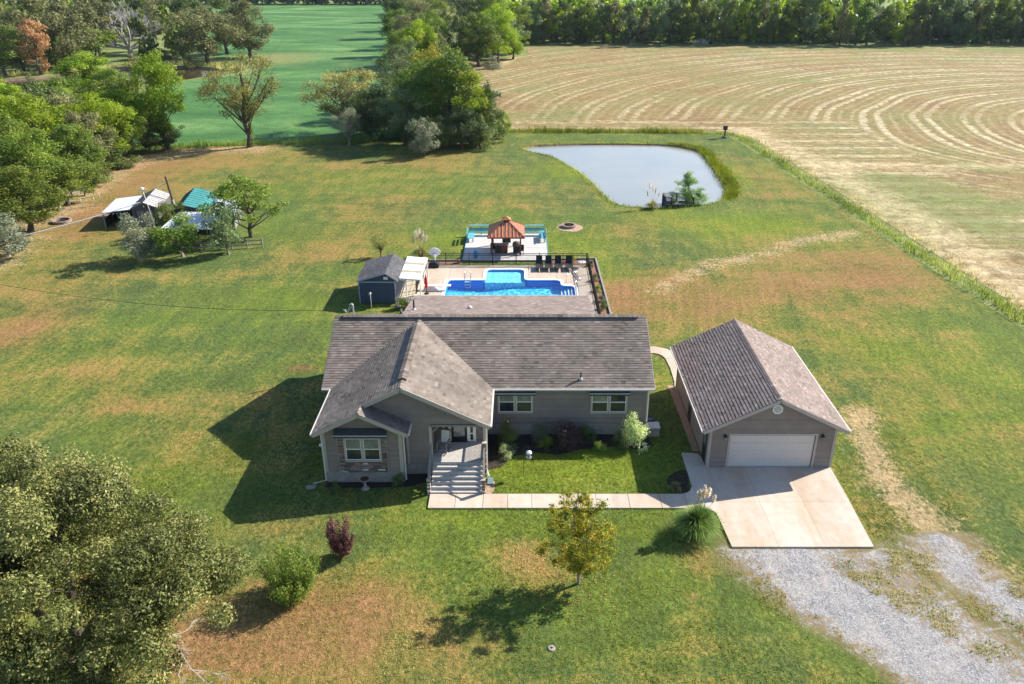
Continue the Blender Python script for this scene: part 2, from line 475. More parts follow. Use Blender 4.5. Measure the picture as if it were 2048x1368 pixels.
def sheet(name, outer, holes, z, mat, spacing=None, attrs=None, label=None, grids=None):
    """flat sheet with a triangulated outline, holes, and a grid of inner points that carries attributes"""
    loops = [outer] + list(holes)
    P = []; E = []
    for lp in loops:
        n0 = len(P); P.extend(lp)
        E.extend([(n0 + i, n0 + (i + 1) % len(lp)) for i in range(len(lp))])
    for (x0, y0, x1, y1, sp) in (grids or []):
        gx, gy = np.meshgrid(np.arange(x0, x1, sp), np.arange(y0, y1, sp))
        gx = gx.ravel() + (np.arange(gx.size) % 2) * 0.01; gy = gy.ravel()
        ok = inside(gx, gy, outer)
        for h in holes: ok &= ~inside(gx, gy, h)
        for lp in loops:
            ok &= dist_poly(gx, gy, lp + [lp[0]]) > sp * 0.35
        P.extend(zip(gx[ok].tolist(), gy[ok].tolist()))
    vs, es, fs, _, _, _ = delaunay_2d_cdt([Vector(p) for p in P], E, [], 0, 1e-5)
    V = np.array([(v[0], v[1]) for v in vs])
    F = np.array([f for f in fs if len(f) == 3])
    c = V[F].mean(axis=1)
    ok = inside(c[:, 0], c[:, 1], outer)
    for h in holes: ok &= ~inside(c[:, 0], c[:, 1], h)
    F = F[ok]
    a, b, d = V[F[:, 0]], V[F[:, 1]], V[F[:, 2]]
    flip = ((b[:, 0] - a[:, 0]) * (d[:, 1] - a[:, 1]) - (b[:, 1] - a[:, 1]) * (d[:, 0] - a[:, 0])) < 0
    F[flip] = F[flip][:, ::-1]
    me = np_mesh(name, np.column_stack([V, np.full(len(V), z)]), F, mat)
    if attrs:
        for k, v in attrs(V[:, 0], V[:, 1]).items():
            at = me.attributes.new(k, 'FLOAT', 'POINT')
            at.data.foreach_set('value', np.asarray(v, dtype=np.float32))
    o = link(name, me)
    tag(o, label, None, None, 'structure')
    return o

POND = catmull([G(*p) for p in [(1062, 303), (1046, 297), (1070, 291), (1130, 288), (1200, 287), (1300, 288), (1355, 291), (1399, 302), (1422, 328), (1447, 363), (1454, 386), (1440, 401), (1400, 410), (1340, 415), (1290, 415), (1234, 408), (1207, 389), (1180, 361), (1152, 340), (1106, 314)]], 4)
FAR_POND = catmull([(-150, 178), (-150, 200), (-132, 205), (-116, 216), (-109, 229), (-97, 232), (-84, 229.5), (-78.5, 222), (-79.5, 214), (-86, 200.5), (-98, 194), (-112, 188)], 4)
POOL_HOLE = [(-7.6, 61.0), (5.3, 61.0), (5.3, 73.0), (-7.6, 73.0)]

def gauss(x, y, cx, cy, rx, ry, rot=0.0):
    c, s = math.cos(rot), math.sin(rot)
    dx, dy = x - cx, y - cy
    a = (dx * c + dy * s) / rx; b = (-dx * s + dy * c) / ry
    return np.exp(-(a * a + b * b))

def gpx(x, y, px, py, rx, ry, rot=0.0):
    cx, cy = G(px, py)
    return gauss(x, y, cx, cy, rx, ry, rot)

def lawn_attrs(x, y):
    n1 = fnoise(x, y, 14, 3); n2 = fnoise(x, y, 5, 8); n3 = fnoise(x, y, 30, 21)
    dry = 0.22 + 0.95 * (n1 - 0.5) + 0.45 * (n2 - 0.5) + 0.7 * (n3 - 0.5)
    for a in [(1500, 575, 11, 10, 0.35), (1400, 600, 4, 6, 0.2), (1650, 620, 12, 8, 0.35), (1750, 560, 9, 10, 0.3), (880, 400, 14, 7, 0.22), (500, 560, 12, 8, 0.15), (1250, 608, 1.6, 3.5, 0.8),
              (150, 470, 9, 10, 0.55), (100, 560, 7, 6, 0.45), (30, 660, 4, 6, 0.6), (250, 335, 14, 9, 0.6), (200, 400, 10, 9, 0.45), (420, 300, 14, 4, 0.3),
              (1050, 1110, 1.6, 1.8, 0.55), (1120, 1150, 1.2, 0.8, 0.4), (620, 1260, 5, 2.4, 0.55), (450, 1290, 4, 2.2, 0.6), (900, 1280, 2.5, 2.5, 0.2), (300, 1250, 4, 3, 0.5),
              (1410, 1130, 1.3, 1.6, 0.5), (560, 900, 4, 3.5, 0.25), (350, 800, 8, 4, 0.2), (560, 1050, 3, 2, 0.3), (700, 1200, 3, 1.5, 0.35),
              (870, 330, 10, 8, 0.25), (700, 500, 7, 6, 0.3), (1250, 440, 6, 8, 0.18), (1850, 500, 4, 12, 0.2), (1180, 1010, 2.5, 0.8, -0.4), (1050, 640, 5, 3, 0.2), (1300, 820, 1.5, 2.5, 0.12)]:
        dry = dry + 1.2 * a[4] * gpx(x, y, a[0], a[1], a[2], a[3])
    lush = 0.25 + 0.9 * (fnoise(x, y, 9, 44) - 0.5)
    for a in [(1460, 350, 4, 9, 0.5), (1500, 460, 9, 8, 0.5), (1400, 440, 10, 4, 0.35), (1150, 330, 5, 9, 0.5), (1120, 930, 6, 2.6, 1.0), (1750, 700, 4, 6, 0.45), (1850, 850, 4, 6, 0.5),
              (1700, 980, 1.0, 2.0, 0.5), (1200, 1060, 5, 1.0, 0.5), (900, 1030, 4, 1.2, 0.35), (1330, 760, 1.2, 3, 0.5), (1150, 500, 4, 5, 0.3), (900, 480, 8, 3, 0.4), (1180, 560, 3, 4, 0.3),
              (250, 680, 8, 5, 0.25), (560, 620, 6, 4, 0.3), (1580, 340, 6, 16, 0.4), (1300, 1180, 3, 3, 0.3), (1950, 720, 4, 7, 0.3), (1350, 1330, 3, 2, 0.2)]:
        lush = lush + a[4] * gpx(x, y, a[0], a[1], a[2], a[3])
    red = 0.9 * gpx(x, y, 602, 736, 1.5, 0.75) + 0.45 * gpx(x, y, 1050, 1120, 1.5, 1.7) + 0.4 * gpx(x, y, 30, 670, 4, 5) + 0.8 * gpx(x, y, 1383, 1188, 0.3, 0.2) \
        + 0.4 * gpx(x, y, 450, 1290, 4, 2) + 0.35 * gpx(x, y, 1550, 590, 5, 5) + 0.5 * gpx(x, y, 1700, 540, 5, 5) + 0.6 * gpx(x, y, 585, 1175, 1.4, 0.8) + 0.25 * (fnoise(x, y, 7, 60) > 0.62)
    # bare worn ground: path by the field, edge of the wood, dam crest track
    path = [G(*p) for p in [(1318, 582), (1340, 565), (1390, 543), (1440, 525), (1490, 517), (1530, 508), (1575, 487), (1620, 478), (1705, 466)]]
    wd = fnoise(x, y, 3, 5)
    bare = np.clip(1.1 - dist_poly(x, y, path) / (0.9 + 1.8 * wd), 0, 1) * 0.85
    wood = [G(*p) for p in [(0, 520), (40, 460), (110, 430), (160, 390), (230, 340), (300, 315), (420, 300), (520, 296)]]
    bare = np.maximum(bare, np.clip(1.05 - dist_poly(x, y, wood) / (2.5 + 6 * wd), 0, 1) * 0.8)
    dam = [G(*p) for p in [(1448, 290), (1480, 320), (1510, 350), (1530, 385), (1525, 410), (1500, 425)]]
    red = red + 0.5 * np.clip(1 - dist_poly(x, y, dam) / 1.6, 0, 1)
    # gravel: main drive and a fading second track
    d1 = dist_poly(x, y, [(13.0, 32.6), (13.6, 30.4), (15.2, 27.8), (17.6, 25.0), (21.5, 21.0), (26, 15)])
    g1 = np.clip(1.25 - d1 / (1.9 + 1.3 * wd) * (1 + 0 * x), 0, 1)
    d1b = dist_poly(x, y, [(11.0, 31.6), (12.6, 30), (17.6, 31.4), (18.4, 29.6), (20.0, 27.0), (21.0, 24.6), (19, 26.5)])
    g1 = np.maximum(g1, np.clip(1.0 - d1b / (1.2 + 1.6 * wd), 0, 1) * 0.62)
    d2 = dist_poly(x, y, [(21.6, 34.6), (21.4, 32.2), (22.0, 29.5), (24.5, 25.0), (27, 20)])
    g1 = np.maximum(g1, np.clip(1.0 - d2 / (1.2 + 3.0 * wd), 0, 1) * 0.8)
    d3 = dist_poly(x, y, [(22.2, 45.5), (21.3, 42), (20.9, 38), (21.0, 35.5), (21.6, 32.6), (23.0, 29.5), (25.5, 25)])
    bare = np.maximum(bare, np.clip(1.15 - d3 / (1.0 + 1.4 * wd), 0, 1) * 0.85)
    d4 = dist_poly(x, y, [(19.6, 42.3), (19.6, 40.0), (19.5, 37.6)])
    bare = np.maximum(bare, np.clip(1.0 - d4 / (0.25 + 0.5 * wd), 0, 1) * 0.7)
    g1 = g1 * (y < 33.2)
    d5 = dist_poly(x, y, [(21.2, 36.0), (21.8, 32.6), (23.2, 29.0), (26, 24)])
    bare = np.maximum(bare, np.clip(1.1 - d5 / (1.6 + 2.0 * wd), 0, 1) * 0.8)
    return dict(dry=np.clip(dry, 0, 1), lush=np.clip(lush, 0, 1), red=np.clip(red, 0, 1), bare=bare, gravel=g1)

def lawn_material():
    m = NT('mown lawn')
    g = m.geo()
    # mowing and blade texture, stretched a little across the view
    n_f = m.noise(m.mapp(g, (1.0, 0.7, 1), (0, 0, 0.5)), 4.2, 5, 0.8, 0.5)
    n_m = m.noise(m.mapp(g, (0.7, 1.3, 1), (0, 0, 0.35)), 1.1, 6, 0.72, 0.8)
    n_l = m.noise(m.mapp(g, (0.45, 1.2, 1), (0, 0, 0.2)), 0.22, 7, 0.7, 0.6)
    n_x = m.noise(m.mapp(g, (1.0, 0.35, 1), (0, 0, -0.55)), 0.55, 6, 0.72, 0.4)
    n_ff = m.noise(g, 13, 4, 0.85)
    def cen(v, k): return m.math('MULTIPLY', m.math('SUBTRACT', v, 0.5), k)
    dry = m.math('ADD', m.attr('dry'), cen(n_m, 0.7))
    dry = m.math('ADD', dry, cen(n_l, 1.7))
    dry = m.math('ADD', dry, cen(n_x, 1.2))
    dry = m.math('ADD', dry, cen(n_f, 1.3))
    lush = m.math('ADD', m.attr('lush'), m.math('ADD', cen(n_m, 1.0), cen(n_x, 1.2)), clamp=True)
    green = m.mix(lush, (0.080, 0.116, 0.034), (0.132, 0.176, 0.018))
    yel = (0.200, 0.160, 0.042)
    brn = (0.225, 0.128, 0.056)
    c = m.mix(m.mr(dry, 0.2, 0.74), green, yel)
    c = m.mix(m.mr(dry, 0.56, 1.1), c, brn)
    r = m.math('ADD', m.attr('red'), cen(n_f, 1.0))
    c = m.mix(m.mr(r, 0.25, 1.0, 0, 0.8), c, (0.23, 0.105, 0.055))
    b = m.math('ADD', m.attr('bare'), m.math('ADD', cen(n_f, 1.6), cen(n_m, 1.5)))
    bb = m.math('MULTIPLY', m.mr(b, 0.35, 0.8), m.mr(m.attr('bare'), 0.02, 0.2))
    c = m.mix(m.math('MULTIPLY', bb, 0.85), c, m.mix(n_m, (0.40, 0.29, 0.17), (0.30, 0.22, 0.11)))
    k = m.math('MULTIPLY', m.mr(n_f, 0.34, 0.66, 0.5, 1.5), m.mr(n_ff, 0.34, 0.66, 0.6, 1.4))
    k = m.math('MULTIPLY', k, m.mr(n_l, 0.3, 0.7, 0.86, 1.14))
    k = m.math('MULTIPLY', k, m.mr(n_x, 0.3, 0.7, 0.86, 1.14))
    mw = m.n('ShaderNodeTexWave', Scale=0.34, Distortion=2.2, Detail=2.0); mw.inputs['Detail Scale'].default_value = 0.4
    m.l(m.mapp(g, (1, 1, 1), (0, 0, 0.16)), mw.inputs['Vector'])
    mw2 = m.n('ShaderNodeTexWave', Scale=0.30, Distortion=3.0, Detail=2.0); mw2.inputs['Detail Scale'].default_value = 0.3
    m.l(m.mapp(g, (1, 1, 1), (0, 0, 1.25)), mw2.inputs['Vector'])
    msk = m.mr(m.noise(g, 0.03, 2), 0.42, 0.58)
    mv = m.n('ShaderNodeMix'); m.l(msk, mv.inputs[0]); m.l(mw.outputs['Fac'], mv.inputs[2]); m.l(mw2.outputs['Fac'], mv.inputs[3])
    k = m.math('MULTIPLY', k, m.mr(mv.outputs[0], 0, 1, 0.945, 1.05))
    c = m.mix(1.0, c, k, 'MULTIPLY')
    # gravel
    gv = m.n('ShaderNodeTexVoronoi', Scale=19.0); m.l(g, gv.inputs['Vector'])
    gn = m.noise(m.mapp(g, (1.4, 0.5, 1), (0, 0, -0.75)), 0.9, 5, 0.7)
    gc = m.ramp(gv.outputs['Color'], [(0.1, (0.15, 0.148, 0.155)), (0.5, (0.27, 0.265, 0.27)), (0.9, (0.42, 0.41, 0.405))])
    gc = m.mix(m.mr(gn, 0.42, 0.7, 0, 0.75), gc, (0.40, 0.365, 0.33))
    gc = m.mix(1.0, gc, m.math('MULTIPLY', m.mr(n_f, 0.3, 0.7, 0.82, 1.18), m.mr(n_m, 0.3, 0.7, 0.85, 1.15)), 'MULTIPLY')
    gm = m.math('ADD', m.attr('gravel'), m.math('ADD', cen(n_m, 1.5), cen(n_f, 1.5)))
    gf = m.math('MULTIPLY', m.mr(gm, 0.28, 0.7), m.mr(m.attr('gravel'), 0.02, 0.2))
    mid = m.mix(m.mr(m.attr('gravel'), 0.03, 0.45), c, m.mix(m.mr(n_f, 0.35, 0.65), (0.30, 0.20, 0.11), (0.13, 0.13, 0.05)))
    c = m.mix(gf, mid, gc)
    m.col(c)
    m.b.inputs['Roughness'].default_value = 0.95
    m.b.inputs['Specular IOR Level'].default_value = 0.1
    h = m.math('ADD', m.math('MULTIPLY', n_f, 0.6), m.math('MULTIPLY', n_ff, 0.4))
    m.bump(h, 0.8, 0.16)
    return m.m
M['lawn'] = lawn_material()

LAWN = [(-75, 8), (43.9, 8), (40.5, 58.6), (37.6, 100), (35.4, 131), (34.6, 136), (32.5, 137.6), (21.6, 137.9), (8, 138.4), (-3, 139.2), (-9, 137), (-22, 131.6), (-43, 129.3), (-59, 126.0), (-82, 125.5), (-80, 60)]
lawn = sheet('lawn', LAWN, [POND, POOL_HOLE], 0.0, M['lawn'], attrs=lawn_attrs,
             label='mown lawn around the house, green with dry brown patches', grids=[(-80, 8, 45, 60, 0.8), (-82, 60, 45, 140, 1.7)])
GRAV = [(10.72, 32.12), (18.2, 32.12), (21.5, 36), (26, 33), (34, 24), (38, 12), (14, 12), (13.0, 24.5), (11.4, 27), (10.8, 30)]
sheet('gravel_driveway', GRAV, [], 0.004, M['lawn'], attrs=lawn_attrs, label='grey gravel drive with weeds below the garage apron', grids=[(10, 12, 38, 37, 0.45)])

def ground_material():
    m = NT('rough meadow ground')
    g = m.geo()
    n1 = m.noise(g, 0.12, 6, 0.65); n2 = m.noise(g, 1.2, 5, 0.7)
    c = m.ramp(n1, [(0.35, (0.10, 0.13, 0.035)), (0.55, (0.18, 0.22, 0.06)), (0.7, (0.27, 0.25, 0.11))])
    c = m.mix(1.0, c, m.mr(n2, 0.25, 0.75, 0.6, 1.4), 'MULTIPLY')
    m.col(c); m.b.inputs['Roughness'].default_value = 0.95
    m.bump(n2, 0.8, 0.4)
    return m.m
M['ground'] = ground_material()
sheet('ground', [(-1300, -300), (1300, -300), (1300, 2200), (-1300, 2200)], [POND, POOL_HOLE, FAR_POND], -0.02, M['ground'],
      label='rough meadow ground reaching to the horizon')

def soy_material():
    m = NT('green bean crop')
    g = m.geo()
    n1 = m.noise(m.mapp(g, (0.6, 1.6, 1), (0, 0, -0.25)), 0.035, 5, 0.6, 1.0)
    n2 = m.noise(m.mapp(g, (0.5, 1.0, 1)), 0.9, 4, 0.75)
    n3 = m.noise(g, 4.0, 2, 0.8)
    c = m.ramp(n1, [(0.36, (0.034, 0.115, 0.024)), (0.52, (0.066, 0.18, 0.038)), (0.68, (0.16, 0.28, 0.085))])
    y = m.noise(g, 0.09, 4, 0.7)
    c = m.mix(m.mr(y, 0.60, 0.72, 0, 0.6), c, (0.13, 0.19, 0.035))
    w = m.n('ShaderNodeTexWave', Scale=0.65, Distortion=1.5); w.wave_type = 'BANDS'; w.bands_direction = 'X'
    m.l(m.mapp(g, (1, 1, 1), (0, 0, 0.22)), w.inputs['Vector'])
    k = m.math('MULTIPLY', m.mr(w.outputs['Fac'], 0, 1, 0.88, 1.1), m.math('MULTIPLY', m.mr(n2, 0.25, 0.75, 0.6, 1.4), m.mr(n3, 0.25, 0.75, 0.72, 1.28)))
    c = m.mix(1.0, c, k, 'MULTIPLY')
    c = m.mix(m.mr(m.attr('pale'), 0.0, 1.0), c, m.mix(1.0, (0.19, 0.22, 0.065), m.mr(n2, 0.3, 0.7, 0.7, 1.3), 'MULTIPLY'))
    m.col(c); m.b.inputs['Roughness'].default_value = 0.8
    m.bump(m.math('ADD', n2, n3), 0.9, 0.35)
    return m.m
M['soy'] = soy_material()
def soy_attrs(x, y):
    c = G(540, 118)
    d = gauss(x, y, c[0], c[1], 17, 22) * 1.8 - 0.55
    tr = dist_poly(x, y, [G(*p) for p in [(700, 60), (690, 110), (688, 180), (672, 240)]])
    return dict(pale=np.clip(np.clip(d, 0, 1) + 0.45 * np.clip(1 - tr / 1.2, 0, 1) + 0.35 * gauss(x, y, -45, 128, 30, 2.0), 0, 1))
SOY = [(-60, 127.2), (-43, 130.2), (-20, 132.6), (-24, 150), (-28, 180), (-33, 225), (-41, 275), (-56, 380), (-80, 550), (-230, 550), (-175, 420), (-125, 300), (-100, 262), (-84, 246), (-70, 232), (-70, 216), (-80, 205), (-84, 196), (-84, 160), (-82, 126.5)]
sheet('soybean_field', SOY, [], 0.008, M['soy'], attrs=soy_attrs, label='smooth green soybean field beyond the back row of trees', grids=[(-230, 130, -20, 330, 4.0)])

def stub_material():
    m = NT('cut maize stubble')
    g = m.geo()
    n2 = m.noise(m.mapp(g, (1.0, 1.0, 1)), 0.7, 5, 0.75, 0.5)
    n3 = m.noise(g, 3.5, 3, 0.85)
    n1 = m.noise(g, 0.05, 5, 0.6)
    base = m.ramp(n1, [(0.35, (0.20, 0.138, 0.060)), (0.5, (0.235, 0.178, 0.078)), (0.68, (0.17, 0.172, 0.065))])
    wob = m.math('MULTIPLY', m.math('SUBTRACT', n2, 0.5), 0.22)
    def lines(att, per, off, lo, hi):
        lo = lo + 0.12 if lo > 0.5 else lo
        w = m.math('ADD', m.math('MULTIPLY', m.math('ADD', m.attr(att), off), 1.0 / per), wob)
        s = m.math('COSINE', m.math('MULTIPLY', w, 2 * PI))
        return m.mr(s, lo, hi)
    a = m.math('MAXIMUM', lines('trk', 8.6, 0, 0.72, 0.96), lines('trk', 8.6, 2.5, 0.75, 0.97))
    a = m.math('MAXIMUM', a, m.math('MULTIPLY', lines('trk', 2.15, 0.4, 0.3, 1.0), 0.35))
    b = m.math('MAXIMUM', lines('trk2', 5.5, 0, 0.2, 0.9), m.math('MULTIPLY', lines('trk2', 1.7, 0.4, 0.2, 1.0), 0.6))
    t = m.mix(m.attr('head'), a, b)
    amt = m.noise(g, 0.035, 3, 0.5)
    t = m.math('MULTIPLY', m.math('MULTIPLY', t, m.attr('ln')), m.math('MULTIPLY', m.mr(amt, 0.34, 0.56, 0.25, 1.0), m.mr(n2, 0.3, 0.65, 0.25, 1.0)))
    c = m.mix(t, base, (0.49, 0.42, 0.27))
    gr = m.math('ADD', m.noise(g, 0.06, 5, 0.7), m.math('MULTIPLY', m.attr('green'), 0.30))
    c = m.mix(m.math('MULTIPLY', m.mr(gr, 0.57, 0.72), m.mr(n2, 0.35, 0.6, 0.3, 0.9)), c, (0.15, 0.18, 0.055))
    pl = m.math('ADD', m.attr('pale'), m.math('MULTIPLY', m.math('SUBTRACT', n2, 0.5), 0.8))
    c = m.mix(m.mr(pl, 0.3, 0.9, 0, 0.85), c, (0.46, 0.37, 0.22))
    k = m.math('MULTIPLY', m.mr(n2, 0.3, 0.7, 0.6, 1.4), m.mr(n3, 0.3, 0.7, 0.6, 1.4))
    m.col(m.mix(1.0, c, k, 'MULTIPLY')); m.b.inputs['Roughness'].default_value = 0.95
    m.b.inputs['Specular IOR Level'].default_value = 0.1
    m.bump(m.math('ADD', n2, n3), 0.6, 0.2)
    return m.m
M['stubble'] = stub_material()
def stub_attrs(x, y):
    dy = y - 130
    trk = np.hypot(x - 128, np.where(dy > 0, dy, dy * 1.9)) + 9 * (fnoise(x, y, 55, 4) - 0.5) + 0.7 * (fnoise(x, y, 12, 14) - 0.5)
    bx = 35.35 + (131.2 - y) * 0.0709
    s = np.where(y < 134, x - bx, 1e3)
    s2 = np.minimum(s, np.where(x < 60, y - 138 + 0 * x, 1e3))
    head = np.clip((17 - s2 + 6 * (fnoise(x, y, 12, 9) - 0.5)) / 5, 0, 1)
    strip = np.clip((y - 262) / 10, 0, 1)
    green = 0.9 * gpx(x, y, 1800, 385, 9, 5) + 0.9 * gpx(x, y, 1780, 355, 6, 3) + 0.9 * gpx(x, y, 1900, 410, 10, 6) + 0.8 * gpx(x, y, 1960, 450, 7, 6) + 0.8 * gpx(x, y, 1990, 340, 8, 6) \
        + 0.7 * gpx(x, y, 1850, 430, 6, 6) + 0.35 * strip + 0.6 * gpx(x, y, 1600, 165, 18, 9) + 0.5 * gpx(x, y, 1500, 200, 8, 6) + 0.5 * gpx(x, y, 1700, 95, 30, 15) + 0.4 * gpx(x, y, 1990, 100, 25, 20)
    pale = 0.75 * np.clip(1 - dist_poly(x, y, [G(*p) for p in [(1500, 265), (1640, 335), (1800, 420), (1960, 520), (2060, 600)]]) / 7, 0, 1) \
        + 0.5 * np.clip(1 - dist_poly(x, y, [G(*p) for p in [(1020, 245), (1300, 243), (1500, 262)]]) / 4, 0, 1) \
        + 0.9 * np.clip(1 - dist_poly(x, y, [G(*p) for p in [(965, 140), (1010, 127), (1040, 105), (1048, 95)]]) / 3, 0, 1) \
        + 0.7 * np.clip(1 - dist_poly(x, y, [G(*p) for p in [(1700, 330), (1850, 335), (2048, 330)]]) / 5, 0, 1)
    ln = 0.55 + 0.45 * np.clip((x - 30) / 45, 0, 1)
    return dict(ln=ln, trk=trk, trk2=s2, head=head, green=np.clip(green, 0, 1), pale=np.clip(pale, 0, 1))
STUB = [(46.4, 8), (300, 8), (300, 289), (170, 289), (110, 291), (60, 288), (0.9, 291), (2, 262), (-11, 243), (-24, 243), (-32, 355), (-42.7, 549), (-51, 549), (-38, 355), (-22, 235), (-15, 181), (-6, 151), (-3.5, 142.5), (10, 141.5), (33, 141), (38, 136.5), (40.0, 110), (42.5, 66)]
sheet('stubble_field', STUB, [], 0.008, M['stubble'], attrs=stub_attrs, label='harvested tan stubble field with curved machine tracks', grids=[(-20, 60, 190, 292, 2.2)])

def bank(name, outline, depth, inset, mat):
    n = len(outline)
    V = []; F = []
    cx = sum(p[0] for p in outline) / n; cy = sum(p[1] for p in outline) / n
    rr = random.Random(5)
    for i, p in enumerate(outline):
        a = outline[(i - 1) % n]; b = outline[(i + 1) % n]
        nx, ny = -(b[1] - a[1]), (b[0] - a[0])
        l = math.hypot(nx, ny); nx /= l; ny /= l
        if nx * (cx - p[0]) + ny * (cy - p[1]) < 0: nx, ny = -nx, -ny
        V.append((p[0], p[1], 0.0))
        k = inset * rr.uniform(0.5, 1.3)
        V.append((p[0] + nx * k * 0.45, p[1] + ny * k * 0.45, -depth * 0.5))
        V.append((p[0] + nx * inset * 2.4, p[1] + ny * inset * 2.4, -depth * 1.6))
    for i in range(n):
        j = (i + 1) % n
        for q in (0, 1):
            F.append((3 * i + q, 3 * j + q, 3 * j + q + 1, 3 * i + q + 1))
    me = np_mesh(name, V, F, mat)
    o = link(name, me); tag(o, None, None, None, 'structure')
    return o
bk = bank('pond_bank', catmull(POND, 3), 0.5, 0.5, M['mud']); bk['label'] = 'reddish mud bank ringing the pond behind the lawn'
bk = bank('pond_bank', catmull(FAR_POND, 3), 0.8, 0.6, M['mud']); bk['label'] = 'sandy bank of the far brown pond under the woods'
def water(name, c, c2, rough, bump):
    m = NT(name)
    g = m.geo()
    n = m.noise(g, 0.06, 3)
    m.col(m.mix(m.mr(n, 0.35, 0.65), c, c2))
    m.b.inputs['Roughness'].default_value = rough
    m.b.inputs['Specular IOR Level'].default_value = 0.6
    m.bump(m.noise(m.mapp(g, (1, 2.5, 1)), 1.6, 3), bump, 0.03)
    return m.m
M['pond'] = water('murky pond water', (0.29, 0.28, 0.24), (0.23, 0.235, 0.215), 0.10, 0.25)
M['pond2'] = water('brown pond water', (0.055, 0.036, 0.018), (0.05, 0.038, 0.022), 0.07, 0.15)
sheet('pond_water', catmull(POND, 2), [], -0.22, M['pond'], label='still grey murky pond water beyond the fire ring')
sheet('pond_water', FAR_POND, [], -0.5, M['pond2'], label='brown and blue far pond water below the dead tree')
# ------------------------------------------------------------------ building helpers
RR = random.Random(11)

def shingles(name, mat, parent, P, s1, t0, t1, exp=0.19, wid=0.3, thick=0.022, nrm=(0, 0, 1), seed=0, tvar=0.2):
    """overlapping shingle tabs. P(s,t)->3D point, s runs up the slope (metres), t along the eave"""
    r = random.Random(seed)
    N = Vector(nrm).normalized()
    m = MB()
    s = -0.03
    row = 0
    while s < s1 - 0.01:
        sb, st = s, min(s + exp + 0.03, s1)
        a0, b0 = t0(max(sb, 0)), t1(max(sb, 0)); a1, b1 = t0(st), t1(st)
        lo = min(a0, a1); hi = max(b0, b1)
        t = lo - r.random() * wid
        while t < hi:
            w = wid * r.uniform(0.8, 1.25)
            q0, q1 = t, t + w
            x0, x1 = max(q0, a0), min(q1, b0); y0, y1 = max(q0, a1), min(q1, b1)
            if x1 > x0 + 0.01 or y1 > y0 + 0.01:
                if x1 < x0: x0 = x1 = max(min(q0, b0), a0)
                if y1 < y0: y0 = y1 = max(min(q0, b1), a1)
                h = thick * r.uniform(0.85, 1.25)
                A, B = P(sb, x0) + N * h, P(sb, x1) + N * h
                C, D = P(st, y1) + N * 0.003, P(st, y0) + N * 0.003
                tint = min(1, max(0, r.gauss(0.5, tvar)))
                m.face([A, B, C, D], tint)
                m.face([A - N * (h + 0.01), B - N * (h + 0.01), B, A], 0.0)  # butt edge in the darkest tint paints a shadow line per course
            t = q1
        s += exp; row += 1
    return m.build(name, mat, parent, stuff=True)

def roof_deck(name, poly, th, mat, parent):
    """thin slab under a shingled plane: poly = 3D points ccw seen from above"""
    m = MB()
    lo = [(p[0], p[1], p[2] - th) for p in poly]
    m.face(poly); m.face(lo[::-1])
    k = len(poly)
    for i in range(k):
        j = (i + 1) % k
        m.face([poly[j], poly[i], lo[i], lo[j]])
    return m.build(name, mat, parent)

def siding(name, mat, parent, O, U, N, zlo, zhi, ulo, uhi, openings=(), lap=0.17, out=0.03):
    """lapped boards; O origin, U horizontal dir, N outward normal; ulo(z), uhi(z) limits; openings (u0,z0,u1,z1)"""
    O = Vector(O); U = Vector(U); N = Vector(N); Z = Vector((0, 0, 1))
    m = MB()
    flip = U.cross(Z).dot(N) < 0
    def fc(p, t):
        m.face(p[::-1] if flip else p, t)
    z = zlo
    while z < zhi - 0.005:
        za, zb = z, min(z + lap, zhi)
        zm = (za + zb) / 2
        segs = [(ulo(za), uhi(za), ulo(zb), uhi(zb))]
        for (u0, z0, u1, z1) in openings:
            if z0 - 0.02 < zm < z1 + 0.02:
                ns = []
                for (a, b, c, d) in segs:
                    if b <= u0 or a >= u1: ns.append((a, b, c, d)); continue
                    if a < u0: ns.append((a, u0, min(c, u0), u0))
                    if b > u1: ns.append((u1, b, u1, max(d, u1)))
                segs = ns
        t = RR.uniform(0.42, 0.62)
        for (a, b, c, d) in segs:
            if b - a < 0.01: continue
            p = [O + U * a + Z * za + N * out, O + U * b + Z * za + N * out, O + U * max(d, c) + Z * zb + N * 0.004, O + U * c + Z * zb + N * 0.004]
            fc(p, t)
            fc([O + U * a + Z * za, O + U * b + Z * za, p[1], p[0]], 0.0)  # underside in the darkest tint paints the shadow under each lap
        z += lap
    return m.build(name, mat, parent, stuff=True)

def const(v): return lambda z: v

def twin_window(parent, x, y, z0, z1, w, panes, trim, N=-1, label=None):
    """double hung pair facing -Y; x centre, w total"""
    m = MB()
    t = 0.1
    x0, x1 = x - w / 2, x + w / 2
    yo = y + N * 0.055
    m.box(x0, yo, z0, x0 + t, y, z1); m.box(x1 - t, yo, z0, x1, y, z1)
    m.box(x0 + t, yo, z1 - t, x1 - t, y, z1); m.box(x0 + t, yo + N * 0.02, z0, x1 - t, y, z0 + t)
    wf = m.build('window', trim, parent)
    if label: wf['label'] = label
    one_box('mullion', (x - 0.07, yo + 0.004, z0 + t, x + 0.07, y, z1 - t), trim, wf)
    k = 0
    for sgn in (-1, 1):
        a = x0 + t if sgn < 0 else x + 0.07
        b = x - 0.07 if sgn < 0 else x1 - t
        zm = (z0 + z1) / 2
        for (c, d, dy) in ((z0 + t, zm, 0.02), (zm, z1 - t, 0.0)):
            s = MB(); f = 0.035
            yy = y - 0.03 + dy
            s.box(a, yy, c, a + f, yy + 0.03, d); s.box(b - f, yy, c, b, yy + 0.03, d)
            s.box(a + f, yy, c, b - f, yy + 0.03, c + f); s.box(a + f, yy, d - f, b - f, yy + 0.03, d)
            s.build('sash', M['white'], wf)
            one_box('pane', (a + f, yy + 0.012, c + f, b - f, yy + 0.02, d - f), panes[k % len(panes)], wf); k += 1
    return wf

def wall_quad(m, pts): m.face(pts)

